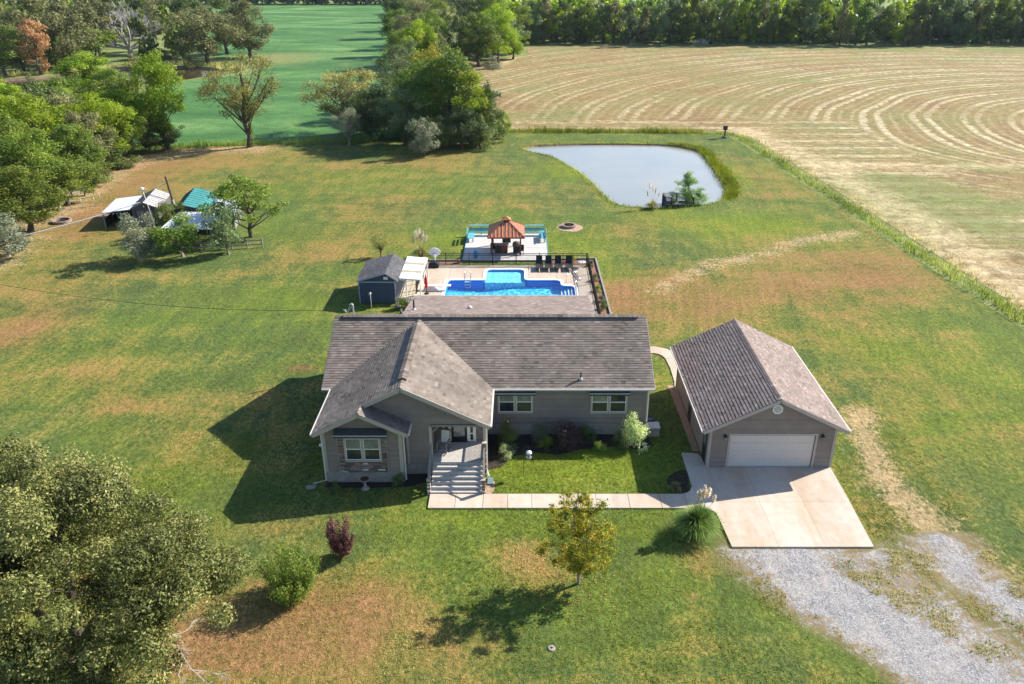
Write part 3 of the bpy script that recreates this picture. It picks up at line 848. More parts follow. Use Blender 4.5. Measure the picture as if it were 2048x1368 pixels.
# ------------------------------------------------------------------ the house
house = empty('house', (-2, 45, 0), 0, 'long grey ranch house with grey shingle roof, front gable, bay and porch steps', 'house')
HL = Vector((2, -45, 0))
class HB(MB):
    """mesh builder in world coordinates, shifted under the house empty"""
    def build(s, name, mat, parent=None, smooth=False, stuff=False):
        o = MB.build(s, name, mat, parent, smooth, stuff)
        return o
# keep it simple: the empties of buildings stay at the origin of their parts
house.location = (0, 0, 0)

EZ = 3.5       # eave height
SL = 0.5       # roof slope
XL, XR = -12.2, 8.05
YF, YR, YB = 42.6, 47.7, 52.8
RZ = EZ + SL * (YR - YF)
GXL, GXM, GXR, GY = -11.58, -6.70, -1.82, 38.25
GZ = EZ + SL * (GXM - GXL)
BXM, BXR, BY = -8.95, -6.33, 37.4
BZ = EZ + SL * (BXM - GXL)
LS = math.sqrt(1 + SL * SL)
NF = (0, -SL, 1); NB = (0, SL, 1); NLf = (-SL, 0, 1); NRt = (SL, 0, 1)
# slabs under the shingles
roof = roof_deck('roof', [(XL, YF, EZ), (GXL, YF, EZ), (GXM, YR - 0.22, RZ - 0.11), (GXM, YR, RZ), (XL, YR, RZ)], 0.16, M['soffit'], house)
roof_deck('roof_plane', [(GXR, YF, EZ), (XR, YF, EZ), (XR, YR, RZ), (GXM, YR, RZ), (GXM, YR - 0.22, RZ - 0.11)], 0.16, M['soffit'], roof)
roof_deck('roof_plane', [(XL, YR, RZ), (XR, YR, RZ), (XR, YB, EZ), (XL, YB, EZ)], 0.16, M['soffit'], roof)
roof_deck('roof_plane', [(GXL, YF, EZ), (GXL, BY, EZ), (BXM, BY, BZ), (BXM, GY, BZ), (GXM, GY, GZ), (GXM, YR - 0.22, GZ)], 0.15, M['soffit'], roof)
roof_deck('roof_plane', [(GXM, GY, GZ), (GXR, GY, EZ), (GXR, YF, EZ), (GXM, YR - 0.22, GZ)], 0.15, M['soffit'], roof)
roof_deck('roof_plane', [(BXM, BY, BZ), (BXR, BY, EZ), (BXR, 38.74, EZ), (BXM, 38.74, BZ)], 0.15, M['soffit'], roof)
FS = (YR - YF) * LS
shingles('shingles', M['roof_main'], roof, lambda s, t: Vector((t, YF + s / LS, EZ + SL * s / LS)), FS, const(XL), lambda s: min(GXL + s / LS, GXM), nrm=NF, seed=1)
shingles('shingles', M['roof_main'], roof, lambda s, t: Vector((t, YF + s / LS, EZ + SL * s / LS)), FS, lambda s: max(GXR - s / LS, GXM), const(XR), nrm=NF, seed=2)
shingles('shingles', M['roof_main'], roof, lambda s, t: Vector((-t, YB - s / LS, EZ + SL * s / LS)), FS, const(-XR), const(-XL), exp=0.24, wid=0.5, nrm=NB, seed=3)
GS = (GXM - GXL) * LS
shingles('shingles', M['roof_main'], roof, lambda s, t: Vector((GXL + s / LS, -t, EZ + SL * s / LS)), GS, lambda s: -(YF + s / LS), lambda s: -(BY if s / LS < BXM - GXL else GY), nrm=NLf, seed=4)
shingles('shingles', M['roof_main'], roof, lambda s, t: Vector((GXR - s / LS, t, EZ + SL * s / LS)), GS, const(GY), lambda s: YF + s / LS, nrm=NRt, seed=5)
shingles('shingles', M['roof_main'], roof, lambda s, t: Vector((BXR - s / LS, t, EZ + SL * s / LS)), (BXR - BXM) * LS, const(BY), const(38.7), nrm=NRt, seed=6)
# ridge caps and raised ridge vents
def ridge_cap(a, b, half, drop, mat, parent, name='ridge_cap', raise_=0.0, n=None):
    a = Vector(a); b = Vector(b); d = (b - a).normalized()
    sd = d.cross(Vector((0, 0, 1))).normalized()
    L_ = (b - a).length; k = n or max(1, int(L_ / 0.3))
    m = MB()
    for i in range(k):
        p = a + d * (L_ * i / k); q = a + d * (L_ * (i + 1) / k + 0.02)
        t = min(1, max(0, RR.gauss(0.5, 0.22)))
        up = Vector((0, 0, raise_ + 0.035)); up2 = Vector((0, 0, raise_ + 0.02))
        for sg in (-1, 1):
            e0 = p + sd * sg * half - Vector((0, 0, drop)) + up; e1 = q + sd * sg * half - Vector((0, 0, drop)) + up2
            f = [p + up, q + up2, e1, e0]
            m.face(f if sg > 0 else f[::-1], t)
            if raise_:
                g_ = [e0, e1, e1 - up2 * 0.95, e0 - up * 0.95]
                m.face(g_ if sg > 0 else g_[::-1], 0.1)
        if raise_ and i in (0, k - 1):
            pp = p if i == 0 else q
            m.face([pp + up, pp + sd * half - Vector((0, 0, drop)) + up, pp + sd * half - Vector((0, 0, drop)), pp - sd * half - Vector((0, 0, drop)), pp - sd * half - Vector((0, 0, drop)) + up], 0.2)
    return m.build(name, mat, parent)
ridge_cap((XL, YR, RZ), (XR, YR, RZ), 0.15, 0.07, M['roof_main'], roof)
ridge_cap((XL + 0.55, YR, RZ + 0.02), (XR - 0.6, YR, RZ + 0.02), 0.24, 0.10, M['roof_main'], roof, 'ridge_vent', 0.09)
ridge_cap((GXM, GY, GZ), (GXM, YR - 0.3, GZ), 0.15, 0.07, M['roof_main'], roof)
ridge_cap((GXM, GY + 0.95, GZ + 0.02), (GXM, YR - 1.0, GZ + 0.02), 0.24, 0.10, M['roof_main'], roof, 'ridge_vent', 0.09)
ridge_cap((BXM, BY, BZ), (BXM, GY + 0.1, BZ), 0.13, 0.06, M['roof_main'], roof)
# rear low roof
ZR0, ZR1 = 4.6, 3.0
YR0, YR1 = 50.6, 58.6
RX0, RX1 = -8.53, 5.16
rs = (ZR0 - ZR1) / (YR1 - YR0); rl = math.sqrt(1 + rs * rs)
rr_ = roof_deck('rear_roof', [(RX0, YR0, ZR0), (RX1, YR0, ZR0), (RX1, YR1, ZR1), (RX0, YR1, ZR1)], 0.2, M['trim'], house)
rr_['label'] = 'low pinkish shingle roof over the rear porch'
shingles('shingles', M['roof_garage'], rr_, lambda s, t: Vector((-t, YR1 - s / rl, ZR1 + rs * s / rl)), (YR1 - YR0) * rl, const(-RX1), const(-RX0), exp=0.15, wid=0.3, nrm=(0, rs, 1), seed=7, tvar=0.24)
m = MB(); m.box(RX0 + 0.3, 52.4, 0, RX0 + 0.5, 58.2, 3.0); m.box(RX1 - 0.5, 52.4, 0, RX1 - 0.3, 58.2, 3.0); m.box(RX0 + 0.5, 58.0, 0, RX1 - 0.5, 58.2, 2.9)
m.build('rear_wall', M['siding'], house)

# walls (inner faces behind the lapped boards)
def solid_wall(name, polys, mat):
    m = MB()
    for p in polys: m.face(p)
    return m.build(name, mat, house)
WX0, WX1, WY0, WY1 = -11.9, 7.75, 42.95, 52.4
FZ = 0.72
def gz(u): return EZ - 0.02 + SL * (min(u - GXL, GXR - u))          # underside line of the front gable
def roof_u(xx, yy): return EZ - 0.03 + SL * (min(yy - YF, YB - yy))
ez = 3.53
sw = solid_wall('wall', [
    [(-2.2, WY0, 0), (WX1, WY0, 0), (WX1, WY0, ez), (-2.2, WY0, ez)],
    [(WX1, WY0, 0), (WX1, WY1, 0), (WX1, WY1, ez), (WX1, YR, RZ - 0.2), (WX1, WY0, ez)],
    [(WX0, WY1, 0), (WX0, WY0, 0), (WX0, WY0, ez), (WX0, YR, RZ - 0.2), (WX0, WY1, ez)],
    [(WX1, WY1, 0), (WX0, WY1, 0), (WX0, WY1, ez), (WX1, WY1, ez)],
    [(WX0, WY0, 0), (-11.13, WY0, 0), (-11.13, WY0, ez), (WX0, WY0, ez)],
    [(-11.13, WY0, 0), (-11.13, 37.9, 0), (-11.13, 37.9, 3.5), (-11.13, WY0, 3.5)],
    [(-6.78, 37.9, 0), (-6.78, 38.7, 0), (-6.78, 38.7, 3.5), (-6.78, 37.9, 3.5)],
    [(-2.2, 40.45, 0), (-2.2, WY0, 0), (-2.2, WY0, 3.55), (-2.2, 40.45, 3.55)],
    [(-5.3, 40.45, 0), (-2.2, 40.45, 0), (-2.2, 40.45, 3.4), (-5.3, 40.45, 3.4)],
    [(-5.2, 38.7, 0), (-5.2, 40.45, 0), (-5.2, 40.45, 3.4), (-5.2, 38.7, 3.4)],
], M['siding'])
one_box('porch_ceiling', (-5.2, 38.75, 3.3, -2.2, 40.45, 3.36), M['trim'], house)
# foundations
m = MB()
m.box(-11.16, 37.86, 0, -6.75, 38.6, FZ - 0.03); m.box(-6.75, 38.66, 0, -5.2, 39.0, FZ - 0.06); m.box(-2.2, 42.91, 0, 7.79, 43.2, FZ + 0.05)
m.box(7.5, 43.2, 0, 7.79, 52.4, FZ + 0.05); m.box(-11.93, 42.9, 0, -11.16, 52.4, FZ); m.box(-11.16, 38.6, 0, -11.0, 42.9, FZ)
m.build('foundation', M['found'], house)
# lapped siding on each face
BW = (-10.0, 1.47, -7.93, 3.02)         # bay window
SV = (-10.36, FZ - 0.03, -7.62, 3.27)    # stone veneer
siding('siding', M['siding'], sw, (0, 37.9, 0), (1, 0, 0), (0, -1, 0), FZ - 0.03, 4.72, lambda z: max(-11.13, GXL + (z - EZ + 0.12) / SL), lambda z: min(-6.78, BXR - (z - EZ + 0.12) / SL), [SV])
siding('siding', M['siding'], sw, (0, 38.7, 0), (1, 0, 0), (0, -1, 0), FZ - 0.06, 5.85, lambda z: max(-9.6 if z < 3.4 else -11.13, GXL + (z - EZ + 0.10) / SL), lambda z: min(-2.1, GXR - (z - EZ + 0.10) / SL), [(-5.2, 0, -2.1, 3.28), (-9.7, 0, -6.78, 3.3)])
m = MB()
m.face([(-11.1, 38.72, 3.3), (-2.15, 38.72, 3.3), (-2.15, 38.72, gz(-2.15) - 0.1), (GXM, 38.72, GZ - 0.1), (-11.1, 38.72, gz(-11.1) - 0.1)])
m.face([(-6.8, 38.72, 0), (-5.2, 38.72, 0), (-5.2, 38.72, 3.3), (-6.8, 38.72, 3.3)])
m.face([(-11.1, 37.92, 0), (-6.8, 37.92, 0), (-6.8, 37.92, 3.45), (BXM, 37.92, BZ - 0.12), (-11.1, 37.92, 3.55)])
m.build('gable_wall', M['siding'], house)
siding('siding', M['siding'], sw, (0, WY0, 0), (1, 0, 0), (0, -1, 0), FZ + 0.05, 3.55, const(-2.2), const(WX1), [(-1.56, 1.56, 0.68, 3.18), (4.18, 1.56, 6.50, 3.14)])
siding('siding', M['siding'], sw, (-11.13, 0, 0), (0, 1, 0), (-1, 0, 0), FZ - 0.03, 3.5, const(37.9), const(WY0))
siding('siding', M['siding'], sw, (WX0, 0, 0), (0, 1, 0), (-1, 0, 0), FZ, 5.85, lambda z: max(WY0, YF + (z - EZ + 0.12) / SL), lambda z: min(WY1, YB - (z - EZ + 0.12) / SL))
siding('siding', M['siding'], sw, (WX1, 0, 0), (0, 1, 0), (1, 0, 0), FZ, 5.85, lambda z: max(WY0, YF + (z - EZ + 0.12) / SL), lambda z: min(WY1, YB - (z - EZ + 0.12) / SL))
siding('siding', M['siding'], sw, (0, 40.45, 0), (1, 0, 0), (0, -1, 0), 1.1, 3.3, const(-5.2), const(-2.2), [(-4.85, 1.0, -2.6, 3.2)])
siding('siding', M['siding'], sw, (-2.2, 0, 0), (0, 1, 0), (1, 0, 0), FZ, 3.5, const(40.45), const(WY0))
# corner boards
for (x, y) in ((-11.13, 37.9), (-6.78, 37.9)):
    one_box('corner_board', (x - 0.06, y - 0.045, FZ - 0.03, x + 0.10 if x < -10 else x + 0.05, y + 0.07, 3.5), M['trim'], house)
    if x > -10: one_box('corner_board', (x - 0.16, y - 0.046, FZ - 0.03, x - 0.06, y, 3.5), M['trim'], house)
one_box('corner_board', (-6.62, 38.64, FZ, -6.5, 38.7, 3.4), M['trim'], house)
one_box('corner_board', (-5.32, 38.64, FZ, -5.2, 38.72, 3.3), M['trim'], house)
one_box('corner_board', (7.64, 42.9, FZ, 7.8, 43.05, 3.5), M['trim'], house)
one_box('corner_board', (-11.95, 42.9, FZ, -11.83, 43.05, 3.5), M['trim'], house)
M['slate'] = mat_plain('slate blue plastic', (0.13, 0.19, 0.21), .6)
# fascia / rake boards
def board(a, b, w, h, mat, name, parent=None, up=(0, 0, 1)):
    m = MB(); m.beam(a, b, w, h, up); return m.build(name, mat, parent or house)
dz = -0.12
board((GXL, BY - 0.015, EZ + dz), (BXM, BY - 0.015, BZ + dz), 0.04, 0.22, M['trim'], 'rake_board')
board((BXR, BY - 0.015, EZ + dz), (BXM, BY - 0.015, BZ + dz), 0.04, 0.22, M['trim'], 'rake_board')
board((BXM - 0.5, GY - 0.015, BZ - 0.25 + dz), (GXM, GY - 0.015, GZ + dz), 0.04, 0.24, M['trim'], 'rake_board')
board((GXR, GY - 0.015, EZ + dz), (GXM, GY - 0.015, GZ + dz), 0.04, 0.24, M['trim'], 'rake_board')
for xx in (XL - 0.015, XR + 0.015):
    board((xx, YF, EZ + dz), (xx, YR, RZ + dz), 0.03, 0.2, M['trim'], 'rake_board')
    board((xx, YB, EZ + dz), (xx, YR, RZ + dz), 0.03, 0.2, M['trim'], 'rake_board')
def gutter(a, b):
    return board(a, b, 0.11, 0.11, M['gutter'], 'gutter')
gutter((GXR, YF - 0.06, EZ - 0.06), (XR, YF - 0.06, EZ - 0.06))
gutter((XL, YF - 0.06, EZ - 0.06), (GXL - 0.1, YF - 0.06, EZ - 0.06))
gutter((GXL - 0.06, BY, EZ - 0.06), (GXL - 0.06, YF - 0.1, EZ - 0.06))
gutter((GXR + 0.06, GY, EZ - 0.06), (GXR + 0.06, YF - 0.1, EZ - 0.06))
gutter((BXR + 0.06, BY, EZ - 0.06), (BXR + 0.06, 38.6, EZ - 0.06))
gutter((RX0, YR1 + 0.06, ZR1 - 0.06), (RX1, YR1 + 0.06, ZR1 - 0.06))
def spout(path, name='downspout', mat=None, r=0.045):
    m = MB(); m.tube(path, r, 5); return m.build(name, mat or M['gutter'], house)
spout([(GXL - 0.02, BY + 0.1, EZ - 0.1), (-11.22, 37.84, 3.2), (-11.22, 37.84, 0.15), (-11.9, 37.6, 0.08)])
spout([(BXR, BY + 0.2, EZ - 0.1), (-6.66, 37.95, 3.2), (-6.66, 37.95, 0.1)])
spout([(XR - 0.25, YF, EZ - 0.1), (7.72, 42.86, 3.2), (7.72, 42.86, 0.1)])
spout([(GXR, GY + 0.3, EZ - 0.1), (-2.05, 38.75, 3.2), (-2.05, 38.75, 0.25), (-1.95, 38.2, 0.15)])
one_box('splash_block', (-2.0, 37.55, 0.0, -1.68, 38.2, 0.1), M['slate'], house)
one_box('splash_block', (-12.25, 37.15, 0.0, -11.75, 37.45, 0.08), M['found'], house)
# awnings over windows
def awning(x, y, w, z):
    m = MB()
    a, b = x - w / 2, x + w / 2
    m.hexa([(a, y - 0.42, z - 0.30), (b, y - 0.42, z - 0.30), (b, y - 0.02, z - 0.04), (a, y - 0.02, z - 0.04), (a, y - 0.42, z - 0.26), (b, y - 0.42, z - 0.26), (b, y - 0.02, z), (a, y - 0.02, z)])
    m.box(a, y - 0.44, z - 0.42, b, y - 0.42, z - 0.28)
    o = m.build('window_awning', M['awning'], house)
    one_box('awning_edge', (a - 0.01, y - 0.46, z - 0.29, b + 0.01, y - 0.44, z - 0.25), M['gutter'], o)
awning(-8.98, 37.9, 2.95, 3.62)
awning(-0.44, WY0, 2.45, 3.44)
awning(5.32, WY0, 2.45, 3.44)
twin_window(house, -8.965, 37.84, 1.44, 3.05, 2.1, [M['glass'], M['glass_pale'], M['glass'], M['glass_pale']], M['trim'], label='wide window in the stone panel of the bay')
twin_window(house, -0.44, WY0 - 0.02, 1.56, 3.18, 2.22, [M['glass'], M['glass_pale'], M['glass'], M['glass_pale']], M['trim'], label='front window beside the porch gable')
twin_window(house, 5.34, WY0 - 0.02, 1.56, 3.14, 2.3, [M['glass'], M['glass_paler'], M['glass'], M['glass']], M['trim'], label='front window near the garage end')
# soffit vent on the front wall
one_box('eave_vent', (2.45, 42.88, 3.4, 3.35, 42.93, 3.5), M['white'], house)
m = MB()
for i in range(6): m.box(2.5 + i * 0.14, 42.865, 3.415, 2.6 + i * 0.14, 42.88, 3.485)
m.build('vent_slot', M['soffit'], house)
# stone veneer round the bay window: every stone its own block
ven = one_box('stone_veneer', (SV[0], 37.86, SV[1], SV[2], 37.90, SV[3]), M['mortar'], house)
rs_ = random.Random(42)
zz = SV[1] + 0.005
bw0, bw1 = -10.03, -7.9
while zz < SV[3] - 0.05:
    h = rs_.choice([0.065, 0.08, 0.095, 0.11])
    h = min(h, SV[3] - zz)
    spans = [(SV[0], SV[2])] if (zz + h < 1.45 or zz > 3.04) else [(SV[0], bw0), (bw1, SV[2])]
    for (a, b) in spans:
        xx = a + 0.005
        while xx < b - 0.03:
            w = rs_.uniform(0.16, 0.46)
            if b - (xx + w) < 0.1: w = b - xx
            r_ = rs_.random()
            mt = M['stone_light'] if r_ < 0.06 else (M['stone_dark'] if r_ < 0.4 else (M['stone_red'] if r_ < 0.68 else M['stone']))
            d = rs_.uniform(0.02, 0.06)
            s = MB()
            j = [rs_.uniform(-0.006, 0.006) for _ in range(4)]
            s.hexa([(xx, 37.86 - d, zz + j[0]), (xx + w - 0.012, 37.86 - d, zz), (xx + w - 0.012, 37.86, zz), (xx, 37.86, zz),
                    (xx, 37.86 - d, zz + h - 0.01), (xx + w - 0.012, 37.86 - d + j[1], zz + h - 0.01 + j[2]), (xx + w - 0.012, 37.86, zz + h - 0.01), (xx, 37.86, zz + h - 0.01)])
            s.build('stone', mt, ven)
            xx += w
    zz += h
for xx in (SV[0] - 0.02, SV[2]):
    one_box('corner_board', (xx, 37.8, SV[1], xx + 0.02, 37.88, SV[3]), M['trim'], house)
# wall lamp on the left corner of the bay
m = MB(); m.box(-11.32, 37.95, 2.35, -11.16, 38.12, 2.5); m.lathe([(0.03, 0), (0.09, 0.03), (0.08, 0.14), (0.02, 0.18)], (-11.36, 38.05, 2.3), 8)
m.build('flood_light', M['white'], house)
# front door
PY = 40.45; PZ = 1.13
dr = one_box('front_door', (-4.22, PY - 0.06, PZ + 0.02, -3.28, PY - 0.02, 3.15), M['dark'], house)
one_box('door_glass', (-4.08, PY - 0.075, PZ + 0.35, -3.42, PY - 0.06, 3.0), M['glass_paler'], dr)
m = MB(); m.lathe([(0.03, 0), (0.035, 0.05), (0.03, 0.09)], (-3.36, PY - 0.12, 2.15), 6); m.build('handle', M['chrome'], dr)
for a, b in ((-4.62, -4.36), (-3.14, -2.88)):
    s = one_box('sidelight', (a, PY - 0.06, PZ + 0.02, b, PY - 0.02, 3.15), M['white'], house)
    one_box('pane', (a + 0.05, PY - 0.07, PZ + 0.6, b - 0.05, PY - 0.06, 3.05), M['glass'], s)
    one_box('panel', (a + 0.05, PY - 0.07, PZ + 0.1, b - 0.05, PY - 0.06, PZ + 0.5), M['dark'], s)
for a, b in ((-4.36, -4.22), (-3.28, -3.14), (-4.74, -4.62), (-2.88, -2.76)):
    one_box('door_casing', (a, PY - 0.08, PZ, b, PY - 0.02, 3.2), M['white'], house)
one_box('door_casing', (-4.74, PY - 0.081, 3.15, -2.76, PY - 0.02, 3.26), M['white'], house)
one_box('threshold', (-4.3, PY - 0.16, PZ, -3.2, PY - 0.02, PZ + 0.035), M['dark'], house)
# porch floor boards
pf = one_box('porch_floor', (-5.19, 38.25, PZ - 0.2, -2.16, PY - 0.02, PZ - 0.035), M['soffit'], house)
yy = PY - 0.02 - 0.0
nb = 16
bw = (PY - 0.02 - 38.2) / nb
for i in range(nb):
    y1 = PY - 0.02 - i * bw
    one_box('board', (-5.18, y1 - bw + 0.008, PZ - 0.034, -2.15, y1, PZ), M['deckwood'], pf, RR.uniform(0.2, 0.8))
# stairs
st = empty('porch_steps', (0, 0, 0)); st.parent = house
RISE = PZ / 7.0; RUN = (38.2 - 36.66) / 6.0
m = MB()
for sx in (-5.12, -3.66, -2.25):
    m.face([(sx, 38.2, 0.0), (sx, 36.7, 0.0), (sx, 38.2, PZ - 0.05)])
    for i in range(6):
        z1 = PZ - RISE * (i + 1); y0 = 38.2 - RUN * i
        m.box(sx - 0.02, y0 - RUN + 0.012, 0.0, sx + 0.02, y0, z1 - 0.041)
o = m.build('stringer', M['greywood'], house)
st_parent = o
bpy.data.objects.remove(st)
for i in range(6):
    z1 = PZ - RISE * (i + 1); y0 = 38.2 - RUN * i
    one_box('tread', (-5.12, y0 - RUN - 0.005, z1 - 0.04, -2.24, y0 - 0.012, z1), M['deckwood'], house, RR.uniform(0.3, 0.8))
    one_box('riser', (-5.12, y0 - 0.024, z1 + 0.001, -2.24, y0 - 0.008, z1 + RISE - 0.041 if i else PZ - 0.035), M['deckwood'], house, 0.15)
one_box('riser', (-5.12, 36.66 + 0.0, 0.01, -2.24, 36.675, RISE - 0.042), M['deckwood'], house, 0.15)
# railings: stone-clad foot posts, handrails, balusters
def stone_post(x, y, z0, z1, w, name='stone_post'):
    o = one_box(name, (x - w / 2 + 0.02, y - w / 2 + 0.02, z0, x + w / 2 - 0.02, y + w / 2 - 0.02, z1), M['mortar'], house)
    z = z0
    while z < z1 - 0.02:
        h = min(RR.choice([0.08, 0.1, 0.12]), z1 - z)
        mt = RR.choice([M['stone'], M['stone_dark'], M['stone_red'], M['stone_red'], M['stone_light']])
        d = RR.uniform(0, 0.015)
        one_box('stone', (x - w / 2 - d, y - w / 2 - d, z, x + w / 2 + d, y + w / 2 + d, z + h - 0.012), mt, o)
        z += h
    one_box('cap', (x - w / 2 - 0.03, y - w / 2 - 0.03, z1, x + w / 2 + 0.03, y + w / 2 + 0.03, z1 + 0.05), M['trim'], o)
for x in (-5.22, -2.17):
    stone_post(x, 36.72, 0.0, 0.95, 0.17)
    one_box('porch_post', (x - 0.07, 38.62, PZ - 0.6, x + 0.07, 38.76, 3.3), M['trim'], house)
stone_post(-2.17, 38.5, 0.0, PZ + 1.1, 0.2)
one_box('porch_post', (-2.25, 40.33, PZ, -2.12, 40.45, 3.3), M['trim'], house)
for x in (-5.22, -2.17):
    board((x, 36.72, 0.98), (x, 38.55, PZ + 0.98), 0.11, 0.05, M['greywood'], 'handrail')
    board((x, 36.78, 0.30), (x, 38.5, PZ + 0.28), 0.06, 0.08, M['greywood'], 'lower_rail')
board((-2.17, 38.6, PZ + 0.95), (-2.17, 40.35, PZ + 0.95), 0.1, 0.05, M['greywood'], 'handrail')
board((-2.17, 38.6, PZ + 0.15), (-2.17, 40.35, PZ + 0.15), 0.05, 0.06, M['greywood'], 'lower_rail')
for i in range(12):
    y = 38.72 + i * 0.14
    one_box('baluster', (-2.19, y, PZ + 0.15, -2.155, y + 0.035, PZ + 0.93), M['greywood'], house)
# braces under the porch header
for x, d in ((-5.1, 1), (-2.3, -1)):
    board((x, 38.7, 2.85), (x + d * 0.4, 38.7, 3.25), 0.06, 0.07, M['greywood'], 'brace')
one_box('header', (-5.2, 38.62, 3.22, -2.1, 38.72, 3.34), M['greywood'], house)
# roof pipes
def vent_pipe(x, y, zb, h, r, parent):
    m = MB(); m.tube([(x, y, zb - 0.05), (x, y, zb + h)], r, 8); o = m.build('vent_pipe', M['pipe'], parent)
    m = MB(); m.lathe([(r * 2.6, -0.03), (r * 2.0, 0.06), (r * 1.2, 0.12)], (x, y, zb), 8); m.build('flashing', M['lead'], o)
    return o
px_, py_ = 3.50, 43.3
vent_pipe(3.57, 43.2, EZ + SL * (43.2 - YF) + 0.02, 0.45, 0.05, roof)
vent_pipe(-7.86, 53.3, ZR0 - rs * (53.3 - YR0) + 0.03, 0.75, 0.07, rr_)
m = MB(); m.lathe([(0.18, 0), (0.18, 0.10), (0.10, 0.16)], (-3.86, 53.9, ZR0 - rs * (53.9 - YR0) + 0.02), 10); m.build('roof_vent', M['lead'], rr_)
# service mast with its weatherhead
m = MB(); m.tube([(-11.93, 51.8, 2.6), (-11.93, 51.8, 5.05), (-11.93, 51.8, 5.1), (-12.0, 51.75, 5.2), (-12.12, 51.72, 5.14)], 0.055, 7); m.build('service_mast', M['lead'], house)
m = MB(); m.tube([(-12.1, 51.7, 5.08), (-12.25, 51.65, 4.8), (-12.6, 51.6, 4.82)], 0.02, 4); m.tube([(-12.0, 51.7, 5.0), (-12.3, 51.65, 4.6), (-12.55, 51.6, 4.78)], 0.02, 4); m.build('service_wire', M['lead'], house)

# ------------------------------------------------------------------ the garage
garage = empty('garage', (0, 0, 0), 0, 'detached grey garage with wide white door, octagonal gable vent and pinkish roof', 'garage')
QX0, QX1, QY0, QY1 = 10.82, 18.07, 39.25, 49.2
AX0, AXM, AX1, AY0, AY1 = 10.30, 14.44, 18.58, 38.75, 49.75
AZ = 2.85; AZR = AZ + 0.5 * (AXM - AX0)
groof = roof_deck('roof', [(AX0, AY0, AZ), (AXM, AY0, AZR), (AXM, AY1, AZR), (AX0, AY1, AZ)], 0.14, M['gtrim'], garage)
roof_deck('roof_plane', [(AXM, AY0, AZR), (AX1, AY0, AZ), (AX1, AY1, AZ), (AXM, AY1, AZR)], 0.14, M['gtrim'], groof)
hs = (AXM - AX0) * LS
shingles('shingles', M['roof_garage'], groof, lambda s, t: Vector((AX0 + s / LS, -t, AZ + SL * s / LS)), hs, const(-AY1), const(-AY0), nrm=NLf, seed=21, exp=0.2, thick=0.027, tvar=0.2, wid=0.24)
shingles('shingles', M['roof_garage'], groof, lambda s, t: Vector((AX1 - s / LS, t, AZ + SL * s / LS)), hs, const(AY0), const(AY1), nrm=NRt, seed=22, wid=0.24, exp=0.15, tvar=0.24)
ridge_cap((AXM, AY0, AZR), (AXM, AY1, AZR), 0.15, 0.07, M['roof_garage'], groof)
def gboard(a, b, w, h, mat, name):
    m = MB(); m.beam(a, b, w, h); return m.build(name, mat, garage)
for yy in (AY0 - 0.015, AY1 + 0.015):
    gboard((AX0, yy, AZ - 0.12), (AXM, yy, AZR - 0.12), 0.03, 0.2, M['gtrim'], 'rake_board')
    gboard((AX1, yy, AZ - 0.12), (AXM, yy, AZR - 0.12), 0.03, 0.2, M['gtrim'], 'rake_board')
gboard((AX0 - 0.06, AY0, AZ - 0.06), (AX0 - 0.06, AY1, AZ - 0.06), 0.1, 0.1, M['gutter'], 'gutter')
gboard((AX1 + 0.06, AY0, AZ - 0.06), (AX1 + 0.06, AY1, AZ - 0.06), 0.1, 0.1, M['gutter'], 'gutter')
m = MB()
DX0, DX1, DZ = 12.02, 16.93, 2.30
m.face([(QX0, QY0, 0), (DX0, QY0, 0), (DX0, QY0, 2.9), (QX0, QY0, 2.9)])
m.face([(DX1, QY0, 0), (QX1, QY0, 0), (QX1, QY0, 2.9), (DX1, QY0, 2.9)])
m.face([(DX0, QY0, DZ), (DX1, QY0, DZ), (DX1, QY0, 2.9), (DX0, QY0, 2.9)])
m.face([(QX0, QY0, 2.9), (QX1, QY0, 2.9), (AXM, QY0, AZR - 0.15)])
m.face([(QX0, QY1, 0), (QX0, QY0, 0), (QX0, QY0, 2.95), (QX0, QY1, 2.95)])
m.face([(QX1, QY0, 0), (QX1, QY1, 0), (QX1, QY1, 2.95), (QX1, QY0, 2.95)])
m.face([(QX1, QY1, 0), (QX0, QY1, 0), (QX0, QY1, 2.9), (AXM, QY1, AZR - 0.15), (QX1, QY1, 2.9)])
gw = m.build('wall', M['gsiding'], garage)
siding('siding', M['gsiding'], gw, (0, QY0, 0), (1, 0, 0), (0, -1, 0), 0.03, AZR - 0.2, lambda z: max(QX0, AX0 + (z - AZ + 0.1) / SL), lambda z: min(QX1, AX1 - (z - AZ + 0.1) / SL), [(DX0, 0, DX1, DZ)], lap=0.16, out=0.024)
siding('siding', M['gsiding'], gw, (QX0, 0, 0), (0, 1, 0), (-1, 0, 0), 0.05, 2.9, const(QY0), const(QY1), [(44.2, 0, 45.1, 2.1), (39.7, 0, 40.6, 2.1)], lap=0.16, out=0.024)
siding('siding', M['gsiding'], gw, (QX1, 0, 0), (0, 1, 0), (1, 0, 0), 0.05, 2.9, const(QY0), const(QY1), lap=0.16, out=0.024)
for x in (QX0, QX1 - 0.12):
    one_box('corner_board', (x - (0.03 if x < 12 else -0.03), QY0 - 0.04, 0, x + 0.14 - (0.03 if x < 12 else -0.03), QY0 - 0.001, 2.75), M['gtrim'], garage)
one_box('corner_board', (QX0 - 0.04, QY0 - 0.03, 0, QX0 - 0.001, QY0 + 0.12, 2.8), M['trim'], garage)
for x in (DX0 - 0.12, DX1):
    one_box('door_casing', (x, QY0 - 0.05, 0, x + 0.12, QY0 - 0.001, DZ + 0.10), M['gtrim'], garage)
one_box('door_casing', (DX0, QY0 - 0.049, DZ, DX1, QY0 - 0.001, DZ + 0.10), M['gtrim'], garage)
gd = one_box('garage_door', (DX0 + 0.002, QY0 + 0.10, 0.015, DX1 - 0.002, QY0 + 0.13, DZ), M['gdoor'], garage)
nr, ncol = 4, 16
